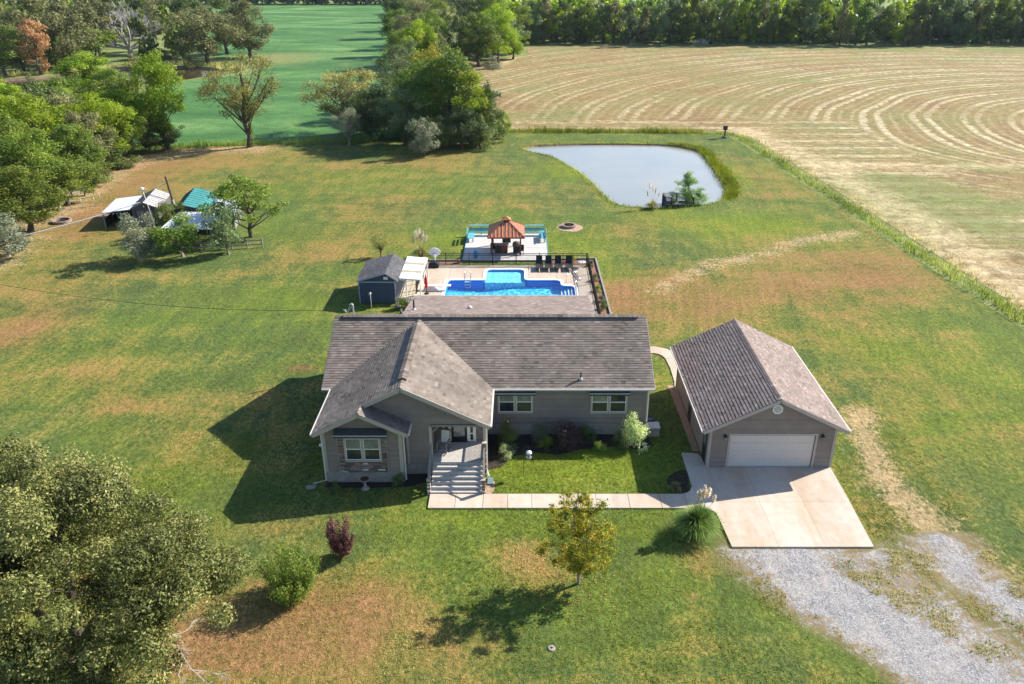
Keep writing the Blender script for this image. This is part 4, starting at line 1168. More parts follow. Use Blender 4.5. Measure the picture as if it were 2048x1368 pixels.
for i in range(nr):
    za = 0.02 + i * (DZ - 0.02) / nr
    zb = 0.02 + (i + 1) * (DZ - 0.02) / nr - 0.012
    one_box('door_section', (DX0 + 0.004, QY0 + 0.07, za, DX1 - 0.004, QY0 + 0.099, zb), M['gdoor'], gd)
pw = (DX1 - DX0) / ncol
pm = None
for i in range(nr):
    for j in range(ncol):
        xa = DX0 + j * pw + 0.03; za = 0.02 + i * (DZ - 0.02) / nr + 0.08
        if pm is None:
            mm = MB(); w_, h_ = pw - 0.06, (DZ - 0.02) / nr - 0.17
            mm.hexa([(0, 0, 0), (w_, 0, 0), (w_, 0.012, 0), (0, 0.012, 0), (0.0, 0, h_), (w_, 0, h_), (w_, 0.012, h_), (0, 0.012, h_)])
            pm = mm.mesh('door_panel', M['gdoor'])
        o = link('door_panel', pm, gd); o.location = (xa, QY0 + 0.058, za)
# octagonal gable vent
m = MB()
def octo(r, y0, y1, cx, cz, mb):
    pts = [(cx + r * math.cos(PI / 8 + k * PI / 4), cz + r * math.sin(PI / 8 + k * PI / 4)) for k in range(8)]
    n = len(mb.v)
    mb.v.extend([(p[0], y0, p[1]) for p in pts]); mb.v.extend([(p[0], y1, p[1]) for p in pts])
    mb.f.append(tuple(range(n, n + 8))); mb.t.append(0.5)
    for k in range(8):
        mb.f.append((n + k, n + 8 + k, n + 8 + (k + 1) % 8, n + (k + 1) % 8)); mb.t.append(0.5)
octo(0.31, QY0 - 0.07, QY0, 14.47, 4.02, m)
ov = m.build('gable_vent', M['white'], garage)
m = MB(); octo(0.23, QY0 - 0.08, QY0 - 0.06, 14.47, 4.02, m)
m.build('vent_louvre', mat_plain('louvre grey', (0.42, 0.45, 0.47), 0.6), ov)
# wall lanterns
for x in (11.68, 17.28):
    m = MB(); m.box(x - 0.06, QY0 - 0.06, 2.1, x + 0.06, QY0 - 0.012, 2.35); m.beam((x, QY0 - 0.05, 2.3), (x, QY0 - 0.18, 2.34), 0.03, 0.03)
    m.lathe([(0.10, 0.0), (0.11, 0.02), (0.02, 0.12)], (x, QY0 - 0.19, 2.27), 6)
    o = m.build('wall_lantern', M['dark'], garage)
    m = MB(); m.lathe([(0.05, 0), (0.085, 0.03), (0.095, 0.24)], (x, QY0 - 0.19, 2.02), 6); m.build('lantern_glass', M['glass_pale'], o)
# side doors on the left wall
for y in (39.72, 44.22):
    d = one_box('side_door', (QX0 - 0.03, y, 0.03, QX0 - 0.002, y + 0.86, 2.08), M['dark'], garage)
    one_box('pane', (QX0 - 0.038, y + 0.18, 1.1, QX0 - 0.03, y + 0.68, 1.9), M['glass_pale'], d)
    m = MB(); m.box(QX0 - 0.08, y + 0.74, 1.0, QX0 - 0.03, y + 0.8, 1.06); m.build('handle', M['chrome'], d)
m = MB(); m.lathe([(0.04, 0), (0.07, 0.04), (0.07, 0.2), (0.02, 0.25)], (QX0 - 0.12, 41.0, 2.0), 6); m.build('wall_lantern', M['dark'], garage)
m = MB(); m.tube([(AX1 - 0.02, 39.2, AZ - 0.1), (QX1 + 0.08, 39.35, 2.5), (QX1 + 0.08, 39.35, 0.1)], 0.04, 5); m.build('downspout', M['gutter'], garage)
m = MB(); m.tube([(AX0, 49.3, AZ - 0.1), (QX0 - 0.08, 49.1, 2.5), (QX0 - 0.08, 49.1, 0.1)], 0.04, 5); m.build('downspout', M['pipe'], garage)

# ------------------------------------------------------------------ paving
def slab(parent, pts, z0, z1, mat, tint=None, name='slab'):
    a = sum(pts[i][0] * pts[(i + 1) % len(pts)][1] - pts[(i + 1) % len(pts)][0] * pts[i][1] for i in range(len(pts)))
    if a < 0: pts = pts[::-1]
    m = MB(); m.prism(pts, z0, z1, RR.random() if tint is None else tint)
    return m.build(name, mat, parent)
walk = empty('front_walk', (0, 0, 0)); tag(walk, 'pale concrete front walk from the porch steps to the garage apron', None, None, 'structure')
WYA, WYB = 35.36, 36.62
xs = [-5.17, -3.71, -2.18, -0.82, 0.52, 2.28, 4.07, 5.87, 7.62, 9.03]
for a, b in zip(xs[:-1], xs[1:]):
    slab(walk, [(a + 0.012, WYA), (b - 0.012, WYA), (b - 0.012, WYB), (a + 0.012, WYB)], -0.05, 0.09, M['concrete'])
slab(walk, [(9.045, WYA), (9.99, 35.30), (9.78, 36.1), (9.60, 37.35), (9.45, 36.95), (9.2, 36.72), (8.9, WYB), (9.03, WYB)], -0.05, 0.09, M['concrete'])
apron = empty('garage_apron', (0, 0, 0)); tag(apron, 'wide pale concrete apron in front of the garage door', None, None, 'structure')
slab(apron, [(10.02, 35.29), (10.25, 35.20), (10.44, 34.95), (10.50, 34.6), (10.66, 32.17), (13.05, 32.17), (13.05, 35.9), (9.82, 35.9)], -0.05, 0.09, M['concrete'])
slab(apron, [(13.06, 32.17), (15.45, 32.17), (15.45, 35.9), (13.06, 35.9)], -0.05, 0.09, M['concrete'])
slab(apron, [(15.46, 32.17), (17.88, 32.17), (18.02, 35.9), (15.46, 35.9)], -0.05, 0.09, M['concrete'])
slab(apron, [(9.80, 35.91), (13.05, 35.91), (13.05, 39.22), (10.79, 39.22), (10.72, 40.3), (10.55, 40.65), (10.3, 40.72), (9.62, 40.72), (9.62, 37.4)], -0.05, 0.09, M['concrete'])
slab(apron, [(13.06, 35.91), (15.45, 35.91), (15.45, 39.22), (13.06, 39.22)], -0.05, 0.09, M['concrete'])
slab(apron, [(15.46, 35.91), (18.03, 35.91), (18.1, 39.22), (15.46, 39.22)], -0.05, 0.09, M['concrete'])
path = empty('side_path', (0, 0, 0)); tag(path, 'curved pale concrete path between house and garage', None, None, 'structure')
slab(path, [(7.9, 54.35), (9.95, 54.35), (9.95, 55.5), (7.9, 55.5)], -0.05, 0.06, M['concrete'])
slab(path, [(9.965, 54.35), (10.3, 54.2), (10.55, 53.9), (10.7, 53.4), (11.85, 53.5), (11.6, 54.4), (11.0, 55.1), (10.3, 55.45), (9.965, 55.5)], -0.05, 0.06, M['concrete'])
slab(path, [(10.7, 53.38), (10.8, 51.9), (11.9, 51.9), (11.85, 53.48)], -0.05, 0.06, M['concrete'])
slab(path, [(10.8, 51.88), (10.75, 49.8), (11.8, 49.8), (11.9, 51.88)], -0.05, 0.06, M['concrete'])
slab(path, [(10.75, 49.78), (10.6, 48.9), (10.78, 48.6), (10.8, 49.5), (11.8, 49.78)], -0.05, 0.06, M['concrete'])

bed = [(-2.15, 42.9), (7.7, 42.9), (8.1, 41.6), (7.0, 41.2), (5.5, 41.5), (3.6, 41.2), (2.2, 40.6), (0.6, 40.9), (-0.6, 40.4), (-1.2, 39.4), (-2.1, 39.0)]
sheet('flower_bed', bed, [], 0.03, M['dark_mulch'], label='dark mulch bed under the front windows')
sheet('flower_bed', catmull([(8.6, 37.0), (9.3, 36.9), (9.5, 37.8), (9.55, 39.0), (8.9, 38.8), (8.3, 38.0)], 4), [], 0.03, M['dark_mulch'], label='dark mulch corner where walk meets apron')
sheet('flower_bed', [(-11.2, 37.8), (-6.7, 37.8), (-6.7, 38.6), (-5.25, 38.6), (-5.3, 37.9), (-6.4, 37.4), (-8.5, 37.25), (-11.2, 37.3)], [], 0.03, M['dark_mulch'], label='dark mulch strip along the bay foundation')
sheet('sandy_patch', catmull([(-2.1, 37.8), (-1.6, 37.9), (-1.65, 36.9), (-2.05, 36.75)], 4), [], 0.012, M['sand'], label='bare sandy patch by the porch steps')
sheet('sandy_strip', [(10.35, 41.0), (10.75, 41.0), (10.78, 49.2), (10.2, 49.4), (10.3, 45.0)], [], 0.012, M['sand'], label='bare orange soil strip along the garage wall')
# ------------------------------------------------------------------ pool terrace
PZD = 0.06
DX_0, DX_1, DY_0, DY_1 = -9.35, 6.3, 58.7, 73.5
def rounded(pts, r, n=4):
    out = []; k = len(pts)
    for i in range(k):
        p0, p1, p2 = Vector(pts[i - 1]), Vector(pts[i]), Vector(pts[(i + 1) % k])
        a = (p0 - p1).normalized() * min(r, (p0 - p1).length * 0.45); b = (p2 - p1).normalized() * min(r, (p2 - p1).length * 0.45)
        for j in range(n + 1):
            t = j / n
            q = (p1 + a) * (1 - t) ** 2 + p1 * 2 * t * (1 - t) + (p1 + b) * t * t
            out.append((q.x, q.y))
    return out
PX0, PX1, PY0, PY1 = -6.95, 3.50, 63.6, 69.55
POOL = rounded([(PX0, PY0), (4.72, PY0), (4.72, 68.1), (PX1, 68.1), (PX1, PY1), (0.16, PY1), (0.16, 72.35), (-3.42, 72.35), (-3.42, PY1), (PX0, PY1)], 0.55)
def offset_poly(pts, d):
    n = len(pts); out = []
    for i in range(n):
        a = pts[i - 1]; b = pts[(i + 1) % n]
        nx, ny = (b[1] - a[1]), -(b[0] - a[0]); l = math.hypot(nx, ny) or 1
        out.append((pts[i][0] + nx / l * d, pts[i][1] + ny / l * d))
    return out
ar = sum(POOL[i][0] * POOL[(i + 1) % len(POOL)][1] - POOL[(i + 1) % len(POOL)][0] * POOL[i][1] for i in range(len(POOL)))
if ar < 0: POOL = POOL[::-1]
COPE = offset_poly(POOL, 0.28)
terr = sheet('pool_terrace', [(DX_0, DY_0), (DX_1, DY_0), (DX_1, DY_1), (DX_0, DY_1)], [COPE], PZD, M['concrete_pool'], label='sandy coloured concrete terrace around the swimming pool')
m = MB()
for (a, b) in (((DX_0, DY_0), (DX_1, DY_0)), ((DX_1, DY_0), (DX_1, DY_1)), ((DX_1, DY_1), (DX_0, DY_1)), ((DX_0, DY_1), (DX_0, DY_0))):
    m.face([(a[0], a[1], -0.1), (b[0], b[1], -0.1), (b[0], b[1], PZD), (a[0], a[1], PZD)])
m.build('terrace_edge', M['concrete_pool'], terr)
def joint(a, b):
    mm = MB(); mm.beam((a[0], a[1], PZD + 0.002), (b[0], b[1], PZD + 0.002), 0.05, 0.004); mm.build('joint', mat_joint, terr)
mat_joint = mat_plain('joint strip', (0.34, 0.26, 0.20), 0.9)
for a, b in (((-6.9, 70), (-6.9, 73.5)), ((-9.35, 69.6), (-7.3, 69.6)), ((0.6, 69.9), (0.6, 73.5)), ((-3.8, 69.9), (-3.8, 73.5)), ((3.9, 69.6), (6.3, 69.6)), ((3.2, 69.9), (3.2, 73.5))):
    joint(a, b)
pool = empty('swimming_pool', (0, 0, 0), 0, 'blue inground swimming pool with stepped outline and white coping', 'pool')
m = MB(); n = len(POOL)
for i in range(n):
    j = (i + 1) % n
    m.face([(POOL[i][0], POOL[i][1], PZD + 0.03), (COPE[i][0], COPE[i][1], PZD + 0.03), (COPE[j][0], COPE[j][1], PZD + 0.03), (POOL[j][0], POOL[j][1], PZD + 0.03)])
    m.face([(COPE[i][0], COPE[i][1], PZD - 0.02), (COPE[j][0], COPE[j][1], PZD - 0.02), (COPE[j][0], COPE[j][1], PZD + 0.03), (COPE[i][0], COPE[i][1], PZD + 0.03)])
    m.face([(POOL[j][0], POOL[j][1], PZD - 0.06), (POOL[i][0], POOL[i][1], PZD - 0.06), (POOL[i][0], POOL[i][1], PZD + 0.03), (POOL[j][0], POOL[j][1], PZD + 0.03)])
m.build('coping', M['coping'], pool)
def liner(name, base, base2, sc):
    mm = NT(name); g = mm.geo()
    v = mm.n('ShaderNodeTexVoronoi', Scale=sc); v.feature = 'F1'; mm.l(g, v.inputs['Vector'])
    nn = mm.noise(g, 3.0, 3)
    c = mm.mix(mm.mr(v.outputs['Distance'], 0.1, 0.6), base2, base)  # pebble-like cells; the bright ones paint water caustics into the liner colour
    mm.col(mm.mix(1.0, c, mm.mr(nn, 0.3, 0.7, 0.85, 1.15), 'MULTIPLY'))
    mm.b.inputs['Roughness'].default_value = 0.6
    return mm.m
M['liner'] = liner('pool liner with painted caustics', (0.012, 0.31, 0.66), (0.22, 0.78, 0.92), 3.2)
M['liner_pale'] = liner('pale shelf liner with painted caustics', (0.12, 0.52, 0.68), (0.45, 0.80, 0.86), 5.0)
M['liner_wall'] = mat_plain('blue liner wall', (0.01, 0.20, 0.62), 0.5, 0, 0.06)
m = MB()
ZB = -1.5
for i in range(n):
    j = (i + 1) % n
    m.face([(POOL[j][0], POOL[j][1], ZB), (POOL[i][0], POOL[i][1], ZB), (POOL[i][0], POOL[i][1], PZD - 0.06), (POOL[j][0], POOL[j][1], PZD - 0.06)])
m.build('basin_wall', M['liner_wall'], pool)
# basin floor: shallow end right, hopper left, sun shelf in the alcove, corner steps
fl = MB()
def q4(x0, y0, z0, x1, y1, z1, zz0=None):
    fl.face([(x0, y0, z0), (x1, y0, z1), (x1, y1, z1), (x0, y1, z0)])
q4(-1.0, 63.2, -.66, 5.0, 69.8, -.56)
q4(-4.0, 63.2, -.95, -1.0, 69.8, -.66)
q4(-7.2, 63.2, -.70, -4.0, 69.8, -.95)
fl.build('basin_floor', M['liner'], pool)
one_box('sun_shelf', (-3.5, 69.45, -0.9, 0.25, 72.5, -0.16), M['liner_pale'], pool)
for k in range(4):
    one_box('pool_step', (3.52 + k * 0.3, 63.6, -.8, 3.80 + k * 0.3, 68.15, -0.38 + k * 0.09), M['liner_wall'] if k % 2 else M['liner_wall'], pool)
    one_box('step_edge', (3.52 + k * 0.3, 63.6, -0.379 + k * 0.09, 3.60 + k * 0.3, 68.1, -0.374 + k * 0.09), M['coping'], pool)
# water surface (clear, sunlight passes) with a tinted body
wm = NT('pool water')
g = wm.geo()
tr = wm.n('ShaderNodeBsdfTransparent'); tr.inputs['Color'].default_value = (0.86, 0.97, 1.0, 1)
gl = wm.n('ShaderNodeBsdfGlossy'); gl.inputs['Roughness'].default_value = 0.04
fr = wm.n('ShaderNodeLayerWeight'); fr.inputs['Blend'].default_value = 0.5
bp = wm.n('ShaderNodeBump'); bp.inputs['Strength'].default_value = 0.35; bp.inputs['Distance'].default_value = 0.05
wm.l(wm.noise(g, 3.5, 3, 0.6, 0.5), bp.inputs['Height'])
wm.l(bp.outputs[0], gl.inputs['Normal']); wm.l(bp.outputs[0], fr.inputs['Normal'])
mx = wm.n('ShaderNodeMixShader')
wm.l(wm.math('ADD', wm.math('MULTIPLY', wm.math('POWER', fr.outputs['Facing'], 4.5), 0.7), 0.02), mx.inputs[0]); wm.l(tr.outputs[0], mx.inputs[1]); wm.l(gl.outputs[0], mx.inputs[2])
wm.l(mx.outputs[0], wm.out.inputs['Surface'])
ws = sheet('water_surface', POOL, [], PZD - 0.10, wm.m)
ws.parent = pool
del ws['kind']
# ladder
def tubes(name, paths, r, mat, parent, sides=6):
    m = MB()
    for p in paths: m.tube(p, r, sides)
    return m.build(name, mat, parent, smooth=True)
lad = empty('pool_ladder', (-5.1, 69.5, PZD), 0, 'stainless steel ladder at the left end of the pool', 'pool ladder')
for sx in (-0.27, 0.27):
    tubes('rail', [[(sx, 0.45, 0), (sx, 0.45, 0.75), (sx, 0.35, 0.88), (sx, 0.12, 0.9), (sx, -0.05, 0.75), (sx, -0.1, -0.9)]], 0.03, M['chrome'], lad)
for k in range(3):
    one_box('rung', (-0.25, -0.16, -0.15 - k * 0.28, 0.25, -0.06, -0.11 - k * 0.28), M['white'], lad)
hr = empty('pool_handrail', (4.5, 68.3, PZD), 0, 'steel grab rails beside the corner pool steps', 'handrail')
tubes('rail', [[(-0.45, 0.8, 0), (-0.45, 0.75, 0.7), (-0.1, 1.1, 0.85), (0.6, 1.2, 0.85), (0.6, 1.2, 0)]], 0.025, M['chrome'], hr)
tubes('rail', [[(0.35, -1.3, 0), (0.35, -1.3, 0.85), (0.35, -0.2, 0.85), (0.45, 0.3, 0)]], 0.025, M['chrome'], hr)
hr2 = empty('towel_pole', (5.1, 70.1, PZD), 0, 'tall thin pole lying along the terrace beside the handrails', 'pole')
tubes('pole', [[(-0.5, 2.2, 0.06), (0.05, -0.9, 0.06)]], 0.03, M['pipe'], hr2)
tubes('second_pole', [[(-0.22, 2.2, 0.06), (0.33, -0.7, 0.06)]], 0.025, M['chrome'], hr2)
# diving board
db = empty('diving_board', (-8.2, 67.1, PZD), 0, 'white diving board over the left edge of the pool', 'diving board')
m = MB(); m.box(-0.8, -0.22, 0.42, 1.75, 0.22, 0.47); m.build('board', M['white'], db)
m = MB(); m.hexa([(-0.7, -0.25, 0), (0.7, -0.25, 0), (0.7, 0.25, 0), (-0.7, 0.25, 0), (-0.3, -0.2, 0.42), (0.15, -0.2, 0.42), (0.15, 0.2, 0.42), (-0.3, 0.2, 0.42)]); m.build('stand', M['coping'], db)
one_box('base_plate', (-0.9, -0.3, 0.0, 1.0, 0.3, 0.02), M['coping'], db)
# folded red parasol
rp = empty('folded_parasol', (-8.55, 66.2, PZD), 0, 'folded red parasol standing by the diving board', 'parasol')
m = MB(); m.lathe([(0.05, 0.45), (0.12, 0.6), (0.16, 1.0), (0.12, 1.45), (0.03, 1.75)], (0, 0, 0), 8); m.build('canopy', M['red'], rp)
tubes('pole', [[(0, 0, 0), (0, 0, 1.85)]], 0.025, M['dark'], rp)
m = MB(); m.lathe([(0.22, 0), (0.22, 0.06), (0.05, 0.12)], (0, 0, 0), 10); m.build('base', M['dark'], rp)
# basketball hoop
bh = empty('basketball_hoop', (-8.55, 73.1, PZD), 0, 'poolside basketball hoop with white round backboard on black base', 'basketball hoop')
m = MB(); m.box(-0.5, -0.35, 0, 0.45, 0.35, 0.3); m.hexa([(-0.5, -0.35, 0.3), (0.45, -0.35, 0.3), (0.45, 0.35, 0.3), (-0.5, 0.35, 0.3), (-0.25, -0.2, 0.5), (0.2, -0.2, 0.5), (0.2, 0.2, 0.5), (-0.25, 0.2, 0.5)]); m.build('base', M['dark'], bh)
tubes('pole', [[(0.1, 0.1, 0.4), (0.1, 0.1, 1.35)]], 0.04, M['white'], bh)
m = MB(); k = 16
pts = [(0.1 + 0.55 * math.cos(2 * PI * i / k), 1.5 + 0.42 * math.sin(2 * PI * i / k)) for i in range(k)]
n0 = len(m.v); m.v.extend([(p[0], -0.03, p[1]) for p in pts]); m.v.extend([(p[0], 0.03, p[1]) for p in pts])
m.f.append(tuple(range(n0, n0 + k))); m.t.append(0.5); m.f.append(tuple(range(n0 + 2 * k - 1, n0 + k - 1, -1))); m.t.append(0.5)
for i in range(k): m.f.append((n0 + i, n0 + k + i, n0 + k + (i + 1) % k, n0 + (i + 1) % k)); m.t.append(0.5)
m.build('backboard', M['white'], bh)
tubes('hoop_ring', [[(0.1 + 0.2 * math.cos(2 * PI * i / 12), -0.25 + 0.2 * math.sin(2 * PI * i / 12), 1.35) for i in range(13)]], 0.015, M['rust'], bh)
m = MB(); m.lathe([(0.19, 0), (0.12, -0.3)][::-1], (0.1, -0.25, 1.34), 10); m.build('net', M['white'], bh)
# sun loungers
def lounger(x, y, label):
    t = empty('sun_lounger', (x, y, PZD), 0, label, 'sun lounger', 'black sun loungers in a row on the pool terrace')
    m = MB(); m.box(-0.3, -1.15, 0.33, 0.3, 0.2, 0.36); m.build('seat', M['rubber'], t)
    m = MB(); m.hexa([(-0.3, 0.2, 0.33), (0.3, 0.2, 0.33), (0.3, 0.24, 0.33), (-0.3, 0.24, 0.33), (-0.3, 0.55, 1.02), (0.3, 0.55, 1.02), (0.3, 0.59, 1.02), (-0.3, 0.59, 1.02)]); m.build('backrest', M['rubber'], t)
    for sx in (-0.34, 0.34):
        one_box('side_rail', (sx - 0.03, -1.2, 0.30, sx + 0.03, 0.3, 0.37), M['black_metal'], t)
        one_box('armrest', (sx - 0.03, -0.3, 0.52, sx + 0.03, 0.3, 0.55), M['black_metal'], t)
    for i in range(6):
        one_box('slat', (-0.3, -1.1 + i * 0.2, 0.362, 0.3, -1.02 + i * 0.2, 0.372), M['pipe'], t)
    for sx in (-0.32, 0.32):
        for yy in (-1.1, 0.1):
            one_box('leg', (sx - 0.025, yy, 0, sx + 0.025, yy + 0.05, 0.30), M['black_metal'], t)
    return t
for (x, lb) in ((1.62, 'black sun lounger nearest the pool alcove, leftmost of the row of four'), (2.52, 'second black sun lounger from the left on the pool terrace'), (3.45, 'third black sun lounger from the left on the pool terrace'), (4.5, 'larger black sun lounger at the right end of the row')):
    lounger(x, 72.9, lb)
# white stools and small table near the fence corner
wt = empty('patio_table', (5.75, 73.0, PZD), 0, 'small round white table in the terrace corner', 'table')
m = MB(); m.lathe([(0.35, 0.5), (0.38, 0.53), (0.38, 0.56)], (0, 0, 0), 12); m.build('table_top', M['white_roof'], wt)
tubes('leg', [[(0, 0, 0), (0, 0, 0.5)]], 0.03, M['chrome'], wt)

# ------------------------------------------------------------------ black pool fence
fence = empty('pool_fence', (0, 0, 0), 0, 'black metal picket fence round the pool terrace', 'fence')
def fence_run(a, b, h=1.25, step=2.35, pk=0.115):
    a = Vector((a[0], a[1], 0.02)); b = Vector((b[0], b[1], 0.02)); d = b - a; L_ = d.length; d.normalize()
    n = max(1, round(L_ / step))
    for i in range(n + 1):
        p = a + d * (L_ * i / n)
        one_box('post', (p.x - 0.035, p.y - 0.035, 0.02, p.x + 0.035, p.y + 0.035, h + 0.08), M['black_metal'], fence)
    for i in range(n):
        p = a + d * (L_ * i / n + 0.04); q = a + d * (L_ * (i + 1) / n - 0.04)
        for z in (0.15, h - 0.2, h):
            m = MB(); m.beam((p.x, p.y, z), (q.x, q.y, z), 0.03, 0.04); m.build('rail', M['black_metal'], fence)
    m = MB(); k = int(L_ / pk)
    for i in range(k):
        p = a + d * (L_ * (i + 0.5) / k)
        m.box(p.x - 0.010, p.y - 0.010, 0.1, p.x + 0.010, p.y + 0.010, h)
    m.build('pickets', M['black_metal'], fence, stuff=True)
fence_run((-9.75, 73.62), (6.22, 73.62)); fence_run((6.32, 73.5), (6.32, 58.9)); fence_run((-9.7, 73.5), (-9.45, 66.2))

# mulch beds with timber edging
sheet('mulch_bed', [(6.42, 58.5), (7.35, 58.5), (7.2, 75.3), (6.42, 75.3)], [], 0.015, M['mulch'], label='reddish mulch bed with shrubs outside the right fence')
sheet('mulch_bed', [(-9.7, 73.75), (-5.95, 73.75), (-5.95, 74.75), (-9.6, 74.75)], [], 0.015, M['mulch'], label='reddish mulch bed between rear fence and timber deck, left part')
sheet('mulch_bed', [(2.7, 73.75), (6.35, 73.75), (6.35, 75.1), (2.7, 75.1)], [], 0.015, M['mulch'], label='reddish mulch bed between rear fence and lawn, right part')
edge = empty('timber_edging', (0, 0, 0), 0, 'weathered timber edging round the mulch beds', 'edging')
def timbers(a, b):
    a = Vector(a); b = Vector(b); L_ = (b - a).length; n = max(1, round(L_ / 2.4)); d = (b - a) / n
    for i in range(n):
        p = a + d * i; q = p + d * 0.985
        m = MB(); m.beam((p.x, p.y, 0.08), (q.x, q.y, 0.08), 0.16, 0.18); m.build('timber', M['greywood'], edge)
timbers((7.45, 58.4), (7.28, 75.35)); timbers((7.2, 75.4), (2.7, 75.2)); timbers((-9.7, 74.85), (-6.1, 74.85))

# ------------------------------------------------------------------ timber deck with gazebo and turquoise benches
deck = empty('timber_deck', (0, 0, 0), 0, 'bleached timber deck behind the pool fence with turquoise rim', 'deck')
TX0, TX1, TY0, TY1 = -5.9, 2.52, 74.75, 83.1
one_box('frame', (TX0 + 0.05, TY0 + 0.05, 0.0, TX1 - 0.05, TY1 - 0.05, 0.13), M['greywood'], deck)
nb = 44; bw = (TY1 - TY0) / nb
for i in range(nb):
    one_box('board', (TX0, TY0 + i * bw, 0.131, TX1, TY0 + (i + 1) * bw - 0.012, 0.16), M['palewood'], deck, RR.random())
for (x0, x1) in ((TX0 - 0.05, TX0), (TX1, TX1 + 0.05)):
    one_box('rim_board', (x0, TY0, 0, x1, TY1, 0.18), M['teal_paint'], deck)
one_box('rim_board', (TX0, TY1, 0, TX1, TY1 + 0.05, 0.18), M['teal_paint'], deck)
def bench(x0, x1, y0, y1, label, back):
    t = empty('deck_bench', (x0, y0, 0.16), 0, label, 'bench')
    w, d = x1 - x0, y1 - y0
    if w > d:
        for k in range(3): one_box('seat_board', (0, k * d / 3, 0.40, w, (k + 1) * d / 3 - 0.02, 0.45), M['teal_paint'], t)
    else:
        for k in range(3): one_box('seat_board', (k * w / 3, 0, 0.40, (k + 1) * w / 3 - 0.02, d, 0.45), M['teal_paint'], t)
    for lx in (0.05, w - 0.15):
        for ly in (0.05, d - 0.12): one_box('leg', (lx, ly, 0, lx + 0.1, ly + 0.07, 0.40), M['teal_paint'], t)
    if back == 'N':
        one_box('back_rail', (0, d + 0.02, 0.95, w, d + 0.26, 1.0), M['teal_paint'], t)
        one_box('back_rail', (0, d + 0.06, 0.5, w, d + 0.10, 0.72), M['teal_paint'], t)
        nn = max(2, int(w / 1.3) + 1)
        for k in range(nn): one_box('back_post', (k * (w - 0.08) / (nn - 1), d + 0.02, 0, k * (w - 0.08) / (nn - 1) + 0.08, d + 0.06, 0.95), M['teal_paint'], t)
    else:
        xx = -0.12 if back == 'W' else w + 0.06
        one_box('back_rail', (xx, 0, 0.85, xx + 0.06, d, 1.0), M['teal_paint'], t)
        one_box('back_rail', (xx, 0, 0.55, xx + 0.05, d, 0.68), M['teal_paint'], t)
        xp = -0.06 if back == 'W' else w + 0.02
        for k in range(3): one_box('back_post', (xp, k * (d - 0.08) / 2, 0, xp + 0.04, k * (d - 0.08) / 2 + 0.08, 0.95), M['teal_paint'], t)
    return t
bench(-5.7, -3.1, 82.3, 82.85, 'turquoise bench along the rear left edge of the deck', 'N')
bench(-0.1, 2.3, 82.3, 82.85, 'turquoise bench along the rear right edge of the deck', 'N')
bench(-3.0, -0.2, 82.3, 82.85, 'turquoise bench at the rear deck edge directly behind the gazebo', 'N')
bench(-5.75, -5.1, 80.2, 82.1, 'turquoise bench on the left side of the deck', 'W')
bench(1.75, 2.4, 80.2, 82.1, 'turquoise bench on the right side of the deck', 'E')

GX0, GX1, GY0, GY1 = -3.45, 0.20, 75.85, 79.75
GEZ, GAZ = 2.12, 3.15
gz_ = empty('gazebo', (0, 0, 0), 0, 'small gazebo with copper coloured ribbed hip roof and cupola', 'gazebo')
cx, cy = (GX0 + GX1) / 2, (GY0 + GY1) / 2
cw = 0.35
corners = [(GX0, GY0), (GX1, GY0), (GX1, GY1), (GX0, GY1)]
tops = [(cx - cw, cy - cw), (cx + cw, cy - cw), (cx + cw, cy + cw), (cx - cw, cy + cw)]
for i in range(4):
    j = (i + 1) % 4
    a, b = Vector((*corners[i], GEZ)), Vector((*corners[j], GEZ)); c, d = Vector((*tops[j], GAZ)), Vector((*tops[i], GAZ))
    m = MB(); m.face([a, b, c, d]); m.face([d - Vector((0, 0, .05)), c - Vector((0, 0, .05)), b - Vector((0, 0, .05)), a - Vector((0, 0, .05))])
    pnl = m.build('roof_panel', M['copper'], gz_)
    ns = 10
    for k in range(ns + 1):
        u = k / ns
        p = a.lerp(b, u)
        # seam runs straight up the slope, stops at the hip
        mid = (a + b) / 2; up = ((c + d) / 2 - mid)
        s = min(1.0, (0.5 - abs(u - 0.5)) * 2 * 1.24 + 0.0)
        if s < 0.05: continue
        q = p + up * s
        mm = MB(); mm.beam(p + Vector((0, 0, 0.02)), q + Vector((0, 0, 0.02)), 0.06, 0.05); mm.build('seam', M['copper_rib'], pnl)
    mm = MB(); mm.beam(a + Vector((0, 0, .03)), d + Vector((0, 0, .03)), 0.1, 0.06); mm.build('hip_cap', M['rust'], gz_)
    mm = MB(); mm.beam(a - Vector((0, 0, .06)), b - Vector((0, 0, .06)), 0.06, 0.14); mm.build('fascia', M['rust'], gz_)
one_box('cupola', (cx - 0.28, cy - 0.28, GAZ - 0.05, cx + 0.28, cy + 0.28, GAZ + 0.28), M['darkwood'], gz_)
m = MB(); zt = GAZ + 0.28
cc = [(cx - .42, cy - .42, zt), (cx + .42, cy - .42, zt), (cx + .42, cy + .42, zt), (cx - .42, cy + .42, zt)]
for i in range(4): m.face([cc[i], cc[(i + 1) % 4], (cx, cy, zt + 0.32)])
m.face(cc[::-1]); m.build('cupola_roof', M['copper'], gz_)
for (x, y) in ((GX0 + .4, GY0 + .4), (GX1 - .4, GY0 + .4), (GX0 + .4, GY1 - .4), (GX1 - .4, GY1 - .4)):
    one_box('post', (x - .07, y - .07, 0.16, x + .07, y + .07, GEZ - 0.05), M['brownwood'], gz_)
one_box('rear_rail', (GX0 + .47, GY1 - .42, 0.9, GX1 - .47, GY1 - .36, 1.0), M['brownwood'], gz_)
